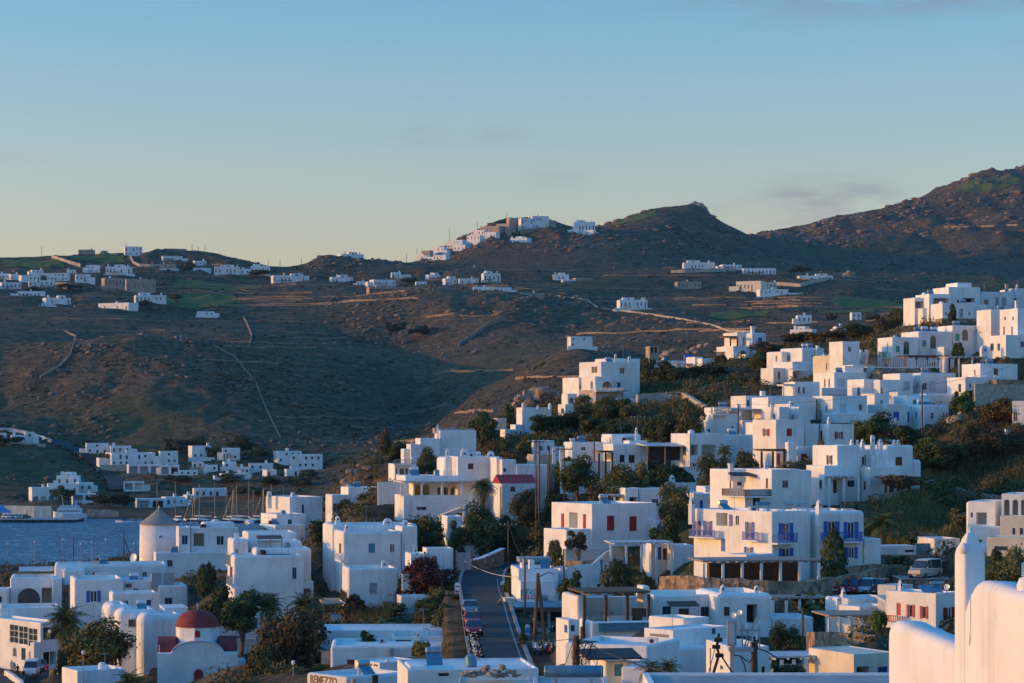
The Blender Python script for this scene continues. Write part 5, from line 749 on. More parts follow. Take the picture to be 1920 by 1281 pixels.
def window(root, f, face, kind, a0, a1, c0, c1, colr, far=False):
    A, s, n, ln = frames(f)[face]; o = Vector((A.x, A.y, 0)); off = root.location; dp = .14
    rc = max(f['op'].get('r', .18)*.8, .02); a0, a1 = max(a0, rc+.03), min(a1, ln-rc-.03); c1 = min(c1, f['zt']-f['op'].get('r', .18)-.03)
    if a1-a0 < .15 or c1-c0 < .15: return
    def bx(mb, p0, p1, q0, q1, d0, d1): mb.obox(o, s, n, Z_, p0, p1, d0, d1, q0, q1)
    w, h = a1-a0, c1-c0
    if kind in 'lA':
        if kind == 'A': arch(root, o, s, n, a0, a1, c0, c1, f, .25, off)
        if colr not in ('white',):
            mb = MB(off); deep = min(1.5, (f['d'] if face == 'F' else f['w'])*.42); bx(mb, a0+.04*w, a1-.04*w, c0+.02, c1-.12*h, -deep+.02, -deep+.06); mb.build('recess_panel', colr, root)
        return
    if kind == 's':
        wd = empty_part('window', root)
        for p0, p1 in ((a0+.02, (a0+a1)/2-.015), ((a0+a1)/2+.015, a1-.02)):
            mb = MB(off); bx(mb, p0, p1, c0+.02, c1-.02, -.09, -.05)
            for q in (.06, .5, .94): bx(mb, p0+.03, p1-.03, c0+h*q-.05, c0+h*q+.05, -.05, -.03)
            mb.build('shutter', colr, wd)
        mb = MB(off); bx(mb, a0-.05, a1+.05, c0-.07, c0, -.02, .07); mb.build('sill', 'white', wd); return
    fc = {'d': colr, 'g': colr, 'w': colr, 'a': colr}.get(kind, 'white')
    if kind == 'd':
        wd = empty_part('door', root); mb = MB(off); bx(mb, a0+.02, a1-.02, c0, c1-.02, -.12, -.07)
        for q0, q1 in ((.08, .45), (.55, .92)): bx(mb, a0+.15*w, a1-.15*w, c0+h*q0, c0+h*q1, -.07, -.05)
        mb.build('door_leaf', colr, wd); mb = MB(off); bx(mb, a0+.8*w, a0+.9*w, c0+.45*h, c0+.5*h, -.07, -.02); mb.build('handle', 'metal', wd); return
    wd = empty_part('window', root)
    t = min(.07, w*.12); mb = MB(off)
    for p in ((a0, a1, c0, c0+t), (a0, a1, c1-t, c1), (a0, a0+t, c0+t, c1-t), (a1-t, a1, c0+t, c1-t)): bx(mb, *p, -.12, -.04)
    if kind == 'g':
        nx = max(1, round(w/1.1)) if w > 2 else 1; nz = max(1, round(h/.95))
        for k in range(1, nx): bx(mb, a0+w*k/nx-t/2, a0+w*k/nx+t/2, c0+t, c1-t, -.12, -.045)
        for k in range(1, nz): bx(mb, a0+t, a1-t, c0+h*k/nz-t/2, c0+h*k/nz+t/2, -.12, -.05)
    elif w > .5: bx(mb, (a0+a1)/2-t/2, (a0+a1)/2+t/2, c0+t, c1-t, -.12, -.045)
    mb.build('frame', 'white' if kind in 'o' else (fc if fc in MATS else 'white'), wd)
    mb = MB(off); bx(mb, a0+t*.5, a1-t*.5, c0+t*.5, c1-t*.5, -.13, -.10); mb.build('pane', 'glass', wd)
    if kind == 'a': arch(wd, o, s, n, a0, a1, c0, c1, f, .12, off)
    if kind == 'o':
        for p0, p1 in ((a0-w*.52-.02, a0-.02), (a1+.02, a1+w*.52+.02)):
            mb = MB(off); bx(mb, p0, p1, c0-.02, c1+.02, .015, .055)
            for q in (.06, .5, .94): bx(mb, p0+.03, p1-.03, c0+h*q-.05, c0+h*q+.05, .055, .075)
            mb.build('shutter', colr, wd)
    elif kind == 'w' and not far and h > .8:
        mb = MB(off); bx(mb, a0-.06, a1+.06, c0-.08, c0-.003, -.02, .08); mb.build('sill', 'white', wd)
def empty_part(name, root):
    e = bpy.data.objects.new(name, None); COL.objects.link(e); e.parent = root; e.empty_display_size = .2; return e
def arch(root, o, s, n, a0, a1, c0, c1, f, th, off):
    """two spandrels that round off the top of an opening"""
    r = (a1-a0)/2; cx = (a0+a1)/2; h = min(r, (c1-c0)*.8); k = 7
    for sg in (-1, 1):
        poly = [(cx+sg*r, c1-h)]+[(cx+sg*r*math.cos(R(90*i/k)), c1-h+h*math.sin(R(90*i/k))) for i in range(1, k+1)]+[(cx+sg*r, c1)]
        mb = MB(off); mb.prism(o, s, Z_, n, poly, -th-.01, -.004); mb.build('arch_spandrel', f['op'].get('mat', 'white'), root)
def chimney(root, h, c):
    px, y0, y1, wpx, st, dd = c; D = h['D']+dd; b = P(px, y1, D); t = P(px, y0, D); w = wpx/F*D/2; H_ = t.z-b.z; b = b-Z_*1.2; off = root.location
    u, v = yawvec(h['yaw']); mb = MB(off); H2 = H_+1.2
    def bx(a, c, z0, z1): mb.obox(b, u, v, Z_, -a, a, -c, c, z0, z1)
    if st == 'n':
        bx(w, w, 0, H2*.9); bx(w*1.15, w*1.15, H2*.9+.003, H2)
    elif st == 'p':
        bx(w, w, 0, 1.2+H_*.45); bx(w*1.2, w*1.2, 1.203+H_*.45, 1.2+H_*.52); bx(w*.75, w*.75, 1.203+H_*.52, 1.2+H_*.72)
        mb.lathe(b, [(w*1.05, 1.203+H_*.72), (w*.9, 1.2+H_*.82), (w*.25, 1.2+H_*.96), (.02, 1.2+H_)], 8)
    else:
        k = 9; poly = [(-w, 0), (w, 0)]+[(w*math.cos(R(180*i/k)), 1.2+H_-w+w*math.sin(R(180*i/k))) for i in range(k+1)]
        mb.prism(b, u, Z_, v, poly, -w*.5, w*.5)
    o = mb.build('chimney', 'white', root)
    if st in 'pa':
        m2 = MB(off); zc = 1.2+H_*(.62 if st == 'p' else .5); ww = w*(.75 if st == 'p' else .5); wa = w*.35
        m2.obox(b, u, v, Z_, -wa, wa, -ww-.03, -ww+.02, zc-H_*.08, zc+H_*.08); m2.build('smoke_opening', 'dark', o)
def slab_porch(root, h, p):
    x0, x1, y0, y1, dep, dd, npost, m = p[:8]; D = h['D']+dd; off = root.location; u, v = yawvec(h['yaw'] if abs(h['yaw']) < 20 else 10)
    f = block_frame(dict(D=D, yaw=(h['yaw'] if abs(h['yaw']) < 20 else 10)), (x0, x1, y0, y1, dep)); A, w = f['A'], f['w']; zt = f['zt']; o = Vector((A.x, A.y, 0))
    zg = A.z-.1 if len(p) > 8 else min(A.z, gz(A.x, A.y))-.3
    mb = MB(off); mb.obox(o, u, v, Z_, 0, w, 0, dep, zt-.16, zt-.02)
    rf = mb.build('porch_roof', m, root)
    k = max(4, int(w/.9)); mb = MB(off)
    for i in range(k): a = w*(i+.5)/k; mb.obox(o, u, v, Z_, a-.05, a+.05, -.25, dep+.1, zt-.30, zt-.165)
    mb.build('rafters', 'palewood' if m in ('thatch', 'wood', 'brown') else 'white', rf)
    for i in range(npost):
        a = .12+(w-.24)*i/max(npost-1, 1); mb = MB(off); mb.obox(o, u, v, Z_, a-.12, a+.12, .05, .29, zg, zt-.303)
        mb.build('post', 'brown' if m in ('wood', 'brown') else 'white', root)
def railing(root, h, r):
    spec, x0, x1, y0, y1, colr = r; f = h['fr'][int(spec[1])]; face = spec[0]; pr = .85; off = root.location
    a0, a1, c0, c1 = rect_on(f, face, x0, x1, y0, y1, pr); A, s, n, ln = frames(f)[face]; o = Vector((A.x, A.y, 0))
    if a1-a0 < .3: return
    b = empty_part('balcony', root); b.location = (0, 0, 0)
    mb = MB(off); mb.obox(o, s, n, Z_, a0-.05, a1+.05, .01, pr+.06, c0-.14, c0); mb.build('slab', 'white', b)
    mb = MB(off); k = max(3, int((a1-a0)/.16))
    if colr in ('white', 'cream', 'palewood') and c1-c0 > .5: k = max(3, int((a1-a0)/.3))
    th = .02 if colr not in ('white', 'cream', 'palewood') else .04
    for i in range(k+1): a = a0+(a1-a0)*i/k; mb.obox(o, s, n, Z_, a-th, a+th, pr-th, pr+th, c0, c1-.05)
    for e in (a0, a1):
        for i in range(4): d = pr*i/4+.1; mb.obox(o, s, n, Z_, e-th, e+th, d-th, d+th, c0, c1-.05)
    mb.build('balusters', colr, b)
    mb = MB(off); mb.obox(o, s, n, Z_, a0-.04, a1+.04, pr-.045, pr+.045, c1-.047, c1+.02); mb.obox(o, s, n, Z_, a0-.04, a1+.04, pr-.03, pr+.03, c0+.08, c0+.13); mb.build('handrail', colr, b)
def extra_box(root, h, b):
    name, x0, x1, y0, y1, dep, dd, m = b; off = root.location
    f = block_frame(dict(D=h['D']+dd, yaw=h['yaw'] if abs(h['yaw']) < 20 else 10), (x0, x1, y0, y1, dep)); A, u, v, w = f['A'], f['u'], f['v'], f['w']; mb = MB(off); H_ = f['zt']-A.z
    if name in ('water_heater', 'blue_tank', 'water_tank', 'roof_tank'):
        r = H_*.45; mb.tube([A+u*.02+v*r+Z_*(H_-r), A+u*.08+v*r+Z_*(H_-r), A+u*(w-.08)+v*r+Z_*(H_-r), A+u*w+v*r+Z_*(H_-r)], [r*.8, r, r, r*.8], 12)
        mb.obox(A, u, v, Z_, w*.15, w*.2, .05, 2*r, -.6, H_-r); mb.obox(A, u, v, Z_, w*.8, w*.85, .05, 2*r, -.6, H_-r); mb.build(name, m, root, smooth=False)
    elif name == 'solar_panel':
        q = [A, A+u*w, A+u*w+v*1.2+Z_*H_, A+v*1.2+Z_*H_]; nn = Vector((0, 0, .06)); mb.add(q+[p-nn for p in q], [(0, 1, 2, 3), (7, 6, 5, 4), (0, 4, 5, 1), (1, 5, 6, 2), (2, 6, 7, 3), (3, 7, 4, 0)]); mb.build(name, m, root)
    elif name == 'red_roof':
        mb.prism(A, v, Z_, u, [(-.3, 0), (dep+.3, 0), (dep/2, H_)], -.2, w+.2); ro = mb.build(name, m, root)
        for i in range(int(w/.45)): mb = MB(off); a = i*.45; mb.obox(A, u, (v*dep/2+Z_*H_).normalized(), (Z_*dep/2-v*H_).normalized(), a-.05, a+.05, -.3, math.hypot(dep/2, H_), .0, .05); mb.build('roof_rib', m, ro)
    elif name in ('awning', 'door_canopy', 'shop_canopy', 'balcony_canopy', 'canopy', 'roof_shade', 'door_awning', 'porch_roof', 'pergola_roof'):
        mb.prism(A, v, Z_, u, [(0, 0), (0, max(H_*.5, .08)), (dep, max(H_, .15)+.25), (dep, .17)], 0, w); mb.build(name, m, root)
        if name in ('canopy', 'roof_shade', 'pergola_roof', 'porch_roof'):
            for a in (.1, w/2, w-.1): mb = MB(off); mb.obox(A, u, v, Z_, a-.05, a+.05, .05, .15, -2.6, .0); mb.build('post', 'palewood', root)
    elif name == 'stair':
        for i in range(9): mb.obox(A, u, v, Z_, w*i/9, w*(i+1)/9-.003, 0, dep, -3, H_*i/9)
        mb.build(name, m, root)
    elif name == 'table':
        mb.lathe(A+Z_*.0, [(w*.3, 0), (.05, .03), (.05, .68), (w*.6, .70), (w*.6, .75)], 10); mb.build(name, m, root)
    elif name in ('white_finial', 'wall_finial', 'parapet_horn', 'chimney_pot', 'roof_vent'):
        mb.lathe(A+u*w/2-Z_*.3, [(w*.5, 0), (w*.5, .3+H_*.4), (w*.6, .3+H_*.45), (w*.35, .3+H_*.75), (.02, .3+H_)], 8); mb.build(name, m, root)
    else:
        down = 3.0 if name in ('terrace_wall', 'garden_wall', 'back_wall', 'retaining_wall', 'sunlit_pier', 'buttress') else .4
        t = min(.06, w*.1, H_*.2); mb.obox(A, u, v, Z_, 0, w, 0, dep, -down, H_-t); mb.obox(A, u, v, Z_, -t, w+t, -t, dep+t, H_-t+.003, H_)
        mb.build(name, m, root)
def wall_text(root, h, t):
    s_, x0, x1, y0, y1, m, spec = t; f = h['fr'][int(spec[1])]; face = spec[0]; A, s, n, ln = frames(f)[face]; a0, a1, c0, c1 = rect_on(f, face, x0, x1, y0, y1)
    cu = bpy.data.curves.new('lettering', 'FONT'); cu.body = s_; cu.extrude = .015; cu.offset = .03; to = bpy.data.objects.new('lettering', cu); COL.objects.link(to)
    dg = bpy.context.evaluated_depsgraph_get(); me = bpy.data.meshes.new_from_object(to.evaluated_get(dg)); bpy.data.objects.remove(to)
    co = np.zeros(len(me.vertices)*3, np.float32); me.vertices.foreach_get('co', co); co = co.reshape(-1, 3); mn, mxx = co.min(0), co.max(0)
    sx = (a1-a0)/(mxx[0]-mn[0]); sy = (c1-c0)/max(mxx[1]-mn[1], .1)
    dr = s if face == 'F' else -s; st = Vector((A.x, A.y, 0))+s*(a0 if face == 'F' else a1)
    for vv, c in zip(me.vertices, co): vv.co = st+dr*(float(c[0]-mn[0])*sx)+Z_*(c0+float(c[1]-mn[1])*sy)+n*(.012+float(c[2]))-root.location
    me.materials.clear(); me.materials.append(MATS[m]); link('lettering', me, root)
def build_house(h):
    f0 = h['fr'][0]; root = empty(h['name'], f0['A'], h['label'], h['cat'], h.get('group') or None); off = root.location
    holes = [{'F': [], 'L': []} for _ in h['fr']]; wl = []
    for wi in h['wins']:
        kind, x0, x1, y0, y1, colr, spec = wi; bi = int(spec[1]); f = h['fr'][bi]; a0, a1, c0, c1 = rect_on(f, spec[0], x0, x1, y0, y1)
        if a1-a0 < .15: continue
        holes[bi][spec[0]].append((a0, a1, c0, c1, 1.5 if kind in 'lA' else .14, kind in 'lA')); wl.append((f, spec[0], kind, a0, a1, c0, c1, colr))
    for f, ho in zip(h['fr'], holes):
        u, v = f['u'], f['v']; zbot = min([gz((f['A']+u*a+v*b).x, (f['A']+u*a+v*b).y) for a in (0, f['w']/2, f['w']) for b in (0, f['d'])]+[f['zb']])-.5
        if f['op'].get('own'): zbot = f['zb']
        mb = MB(off); block_mesh(mb, f, ho, zbot); mb.build('wall', f['op'].get('mat', 'white'), root)
    for q in wl: window(root, *q)
    for c in h['chim']: chimney(root, h, c)
    for p in h['porch']: slab_porch(root, h, p)
    for r in h['rail']: railing(root, h, r)
    for b in h['box']: extra_box(root, h, b)
    for t in h['text']: wall_text(root, h, t)
    return root
def clutter(h, rn):
    for i, f in enumerate(h['fr']):
        w, d, zt, u, v, A = f['w'], f['d'], f['zt'], f['u'], f['v'], f['A']; par = f['op'].get('par', .4)
        if w < 4 or d < 4.5 or par <= 0 or f['op'].get('mat') == 'stone' or rn.random() < .3: continue
        o = Vector((A.x, A.y, zt-min(par, .5)-.02)); root = h['root']; off = root.location
        for k in range(rn.choice([1, 2, 2, 3])):
            a, b = rn.uniform(.8, w-1.6), rn.uniform(1.2, d-1.6); q = o+u*a+v*b; t = rn.random()
            if t < .3:
                m = MB(off); m.tube([q+u*0+Z_*1.05, q+u*.07+Z_*1.05, q+u*1.13+Z_*1.05, q+u*1.2+Z_*1.05], [.2, .26, .26, .2], 10); t_ = m.build('water_heater', rn.choice(['metal', 'car_white', 'metal']), root)
                m = MB(off); c = [q-v*1.1+Z_*.1, q-v*1.1+u*1.2+Z_*.1, q-v*.15+u*1.2+Z_*.85, q-v*.15+Z_*.85]; m.add(c+[p-Z_*.07 for p in c], [(0, 1, 2, 3), (7, 6, 5, 4), (0, 4, 5, 1), (1, 5, 6, 2), (2, 6, 7, 3), (3, 7, 4, 0)]); m.build('solar_panel', 'steelblue', t_)
                [MB(off).obox(q, u, v, Z_, e_, e_+.06, -.1, .1, 0, .82).build('stand', 'grey', t_) for e_ in (.1, 1.04)]
            elif t < .55:
                m = MB(off); hh = rn.uniform(1.8, 3); m.tube([q, q+Z_*hh], .025, 5); an = m.build('antenna_mast', 'grey', root); m = MB(off); m.tube([q+Z_*(hh-.1)-u*.6, q+Z_*(hh-.1)+u*.6], .015, 4); an2 = m
                for j in range(5): m.tube([q+Z_*(hh-.1)+u*(-.5+.25*j)-v*.25, q+Z_*(hh-.1)+u*(-.5+.25*j)+v*.25], .012, 4)
                m.build('antenna_array', 'grey', an)
            elif t < .8:
                m = MB(off); s_ = rn.uniform(.4, .7); m.obox(q, u, v, Z_, 0, s_*1.5, 0, s_*.6, .05, s_); m.obox(q, u, v, Z_, .05, .15, .02, s_*.5, -.02, .047); ac = m.build('cooling_unit', 'greywhite', root)
                m = MB(off); m.tube([q+u*s_*.7-v*.01+Z_*s_*.52, q+u*s_*.7-v*.03+Z_*s_*.52], s_*.32, 10); m.build('fan_grille', 'dark', ac)
            else:
                m = MB(off); m.lathe(q, [(.3, 0), (.45, .1), (.45, .75), (.3, .9), (.12, .95)], 12); m.build('water_tank', rn.choice(['car_white', 'dark', 'steelblue']), root)
for i_, h in enumerate(HOUSES):
    rn_ = random.Random(i_*17+3); h['wins'] = list(h['wins'])
    if h['D'] > 265 and h['name'] == 'house':
        for bi, b_ in enumerate(h['blocks']):
            m1_ = F/h['D']; op_ = b_[6] if len(b_) > 6 else {}
            if (b_[1]-b_[0])/m1_ < 3 or (b_[3]-b_[2])/m1_ < 2.6 or op_.get('mat') == 'stone' or any(w_[6] == f'F{bi}' for w_ in h['wins']) or rn_.random() < .35: continue
            for k_ in range(1 if (b_[1]-b_[0])/m1_ < 6 else 2): xa = b_[0]+(b_[1]-b_[0])*(rn_.uniform(.2, .4)+.4*k_); ya = b_[2]+m1_*rn_.uniform(.8, 1.2); h['wins'].append(('w', xa, xa+m1_*rn_.uniform(.6, .9), ya, ya+m1_*rn_.uniform(.8, 1.2), rn_.choice(['grey', 'teal', 'brown', 'blue']), f'F{bi}'))
    if h['D'] > 255 and h['name'] == 'house' and rn_.random() < .6 and abs(h['yaw']) < 30:
        b_ = h['blocks'][0]; m1_ = F/h['D']; h['box'] = list(h['box'])+[('garden_wall', b_[0]-rn_.uniform(-1, 3)*m1_, b_[1]+rn_.uniform(-1, 3)*m1_, b_[3]-rn_.uniform(0, .4)*m1_, b_[3]+1.2*m1_, .35, -rn_.uniform(3.5, 6), rn_.choice(['white', 'white', 'stone', 'stonepale']))]
    h['root'] = build_house(h); clutter(h, rn_)
# far houses: same builder with measured boxes and a row of real openings
order = {}
for zone in FAR:
    xs = sorted(range(len(FAR[zone])), key=lambda i: FAR[zone][i][0]); order[zone] = {i: k for k, i in enumerate(xs)}
cnt = {z: 0 for z in FAR}
WHERE = {'left ridge': 'on the far left ridge', 'left hamlet': 'in the hamlet under the left ridge', 'lower left hamlet': 'in the row above the rocky hill', 'middle slope': 'on the middle hillside', 'hilltop village': 'in the sunlit hilltop village', 'right slope': 'on the hillside below the peak', 'harbour hillside': 'on the slope above the harbour', 'harbour front': 'along the harbour front'}
for zone, kind, ph, hd, b, fr in fardefs:
    k = order[zone][cnt[zone]]; cnt[zone] += 1; rn = random.Random(b[0]*31+b[2])
    hd.update(fr=[fr], wins=[], chim=[], porch=[], rail=[], box=[], text=[], name='house', cat='house', blocks=[b], group='houses '+WHERE[zone], label=f"{ph} house {WHERE[zone]}, {ORD[k]} from the left")
    x0, x1, y0, y1 = b[:4]; W, Hh = x1-x0, y1-y0; m1 = F/hd['D']; colr = 'red' if 'r' in kind else rn.choice(['grey', 'teal', 'navy', 'brown'])
    st = int(kind[0]) if kind[0].isdigit() else (2 if kind == 'a' else 1)
    if kind == 'p2': st = 2
    n = max(2, int(W/m1/2.6))
    if kind[0] == 't' and not kind.startswith('tan'):
        tw = W*rn.uniform(.3, .42); tx = x0+W*rn.choice([.12, .35, .5]); hd['fr'].append(block_frame(hd, (tx, tx+tw, y0-.9*m1*1.6, y1, 6, 1.2, dict(r=.12, par=.3))))
        hd['wins'].append(('w', tx+tw*.35, tx+tw*.6, y0-.6*m1, y0+.7*m1, colr, 'F1')); hd['chim'] += [(x0+W*rn.uniform(.1, .3), y0-1.7*m1, y0, 1.1*m1, 'n', 2), (x0+W*rn.uniform(.7, .9), y0-1.4*m1, y0, .9*m1, 'n', 2)]
    for s_ in range(st):
        yb = y1-(st-1-s_)*Hh/st; sh = Hh/st
        if kind.startswith('p') or kind == 'tanp' or (kind == 'a' and s_ == 1):
            nn = max(2, int(W/m1/4)) if kind != 'a' else 3
            for i in range(nn): hd['wins'].append(('A' if kind == 'a' else 'l', x0+W*(i+.12)/nn, x0+W*(i+.88)/nn, yb-sh*.82, yb-sh*.15, 'glass' if kind == 'tanp' else rn.choice(['grey', 'dark', 'white']), 'F0'))
        else:
            for i in range(n):
                if rn.random() < .66:
                    xa = x0+W*(i+.28+rn.uniform(-.05, .05))/n; hd['wins'].append(('w', xa, xa+.95*m1, yb-sh*.68, yb-sh*(.3 if rn.random() < .75 else .03), colr, 'F0'))
    if rn.random() < .5: hd['chim'].append((x0+W*rn.uniform(.15, .85), y0-1.3*m1, y0, 1.0*m1, 'n', 3))
    if rn.random() < .6 and kind[0] not in 'ta':
        sx = rn.choice([x0-W*.28, x1-W*.1]); hd['fr'].append(block_frame(hd, (sx, sx+W*.4, y0+Hh*rn.uniform(.3, .55), y1+1, 5, rn.uniform(-1.5, 2), dict(r=.12, par=.3, mat=b[6]['mat']))))
    if rn.random() < .5: hd['box'].append(('terrace_wall', x0-W*rn.uniform(0, .3), x1+W*rn.uniform(0, .35), y1-.5*m1, y1+1.2*m1, .6, -4, rn.choice(['stone', 'stonepale', 'white'])))
    if rn.random() < .35: hd['porch'].append((x0+W*.1, x0+W*rn.uniform(.4, .7), y1-2.5*m1, y1, 2.5, -3, 3, rn.choice(['greywhite', 'brown'])))
    build_house(hd)
# ---------------------------------------------------------------- landmarks
def windmill():
    D = 402; b = P(298, 1060, D); w = 36/F*D; zt = P(298, 983, D).z-b.z; za = P(298, 953, D).z-b.z
    r = empty('windmill', b, 'round white windmill tower with grey conical cap, by the water', 'windmill')
    MB().lathe((0, 0, 0), [(w*1.03, -2), (w*1.02, 0), (w*1.0, zt*.5), (w*.98, zt)], 40).build('tower', 'white', r, smooth=True)
    cap = MB().lathe((0, 0, 0), [(w*1.04, zt+.003), (w*1.04, zt+.08), (w*.52, zt+(za-zt)*.5), (.05, za)], 28).build('conical_cap', 'thatch', r)
    MB().lathe((0, 0, 0), [(.12, za-.15), (.1, za+.25), (.02, za+.45)], 8).build('finial', 'white', cap)
    a = R(-75); d = Vector((math.cos(a), math.sin(a), 0)); s = Vector((-d.y, d.x, 0)); m = MB(); m.obox(d*w*.97, s, d, Z_, -.3, .3, -.05, .06, zt*.62, zt*.74); m.build('window', 'dark', r)
windmill()
def church():
    D = 270; u, v = yawvec(8); O = P(295, 1300, D); r = empty('church', O, 'white church with a red dome, red side vaults and arched red door', 'church')
    k = F/D; W = (445-295)/k; z = lambda y: P(0, y, D).z-O.z; zs = z(1226); zg = z(1205); cx = W*.5; dp = 9.0
    poly = [(0, -6), (W, -6), (W, zs), (W-1.5, zs)]+[(cx+(cx-1.6)*math.cos(R(a)), zs+(zg-zs)*math.sin(R(a))) for a in range(10, 171, 10)]+[(1.5, zs), (0, zs)]
    m = MB(); m.prism((0, 0, 0), u, Z_, v, poly, 0, dp); wl = m.build('wall', 'white', r)
    m = MB(); arc = [(cx+(cx-1.6)*math.cos(R(a)), zs+(zg-zs)*math.sin(R(a))) for a in range(10, 171, 10)]
    for (a0, c0), (a1, c1) in zip(arc[:-1], arc[1:]): m.add([u*a0+Z_*c0-v*.08, u*a1+Z_*c1-v*.08, u*a1+Z_*(c1+.16)-v*.08, u*a0+Z_*(c0+.16)-v*.08, u*a0+Z_*c0+v*.3, u*a1+Z_*c1+v*.3, u*a1+Z_*(c1+.16)+v*.3, u*a0+Z_*(c0+.16)+v*.3], [(0, 1, 2, 3), (3, 2, 6, 7), (0, 4, 5, 1), (4, 7, 6, 5)])
    m.build('gable_moulding', 'greywhite', wl)
    for a0, a1 in ((.02, 2.05), (W-2.05, W-.02)):          # red barrel vaults either side of the drum
        m = MB(); h_ = z(1200)-zs; pl = [(dp*.18+dp*.32*(1-math.cos(R(t))), zs+h_*math.sin(R(t))) for t in range(0, 181, 15)]; m.prism((0, 0, 0), v, Z_, u, pl, a0, a1); m.build('side_vault', 'dome', r)
    c = u*cx+v*dp*.5; rd = 41/k; z0, z1 = zs-.5, z(1181)
    dr = MB().lathe(c, [(rd, z0), (rd, z1)], 8).build('drum', 'white', r)
    prof = [(rd*1.04, z1+.003), (rd*1.04, z1+.1)]+[(rd*1.0*math.cos(R(t)), z1+.1+(z(1149)-z1-.1)*math.sin(R(t))) for t in range(0, 90, 9)]+[(.08, z(1149))]
    dm = MB().lathe(c, prof, 28).build('dome', 'dome', r, smooth=True)
    m = MB(); t = z(1149); m.obox(c, u, v, Z_, -.04, .04, -.04, .04, t-.1, t+.75); m.obox(c, u, v, Z_, -.22, .22, -.035, .035, t+.42, t+.5); m.build('cross', 'white', dm)
    def archp(x, w_, y0, y1, back): return [(x-w_, y0), (x+w_, y0)]+[(x+w_*math.cos(R(t)), y1-w_+w_*math.sin(R(t))) for t in range(0, 181, 20)]
    m = MB(); m.prism((0, 0, 0), u, Z_, v, archp(cx, .3, z(1199), z(1186), 0), dp*.5-rd-.12, dp*.5-rd+.3); m.build('drum_window', 'red', dr)
    m = MB(); m.prism((0, 0, 0), u, Z_, v, archp(cx+.1, .62, z(1300)-1, z(1254), 0), -.10, .2); d_ = m.build('door', 'greywhite', r)
    m = MB(); m.prism((0, 0, 0), u, Z_, v, archp(cx+.1, .5, z(1300)-1, z(1256), 0), -.13, .1); m.build('door_leaf', 'red', d_)
    m = MB(); m.obox((0, 0, 0), u, v, Z_, W+.02, W+.9, 1, 5, -6, z(1243)); m.build('side_buttress', 'white', r)
    m = MB(); m.tube([u*.2+v*1+Z_*(zs-.2), u*.2+v*1+Z_*(zs+.9)], .04, 5); m.build('gable_cross', 'white', wl)
church()
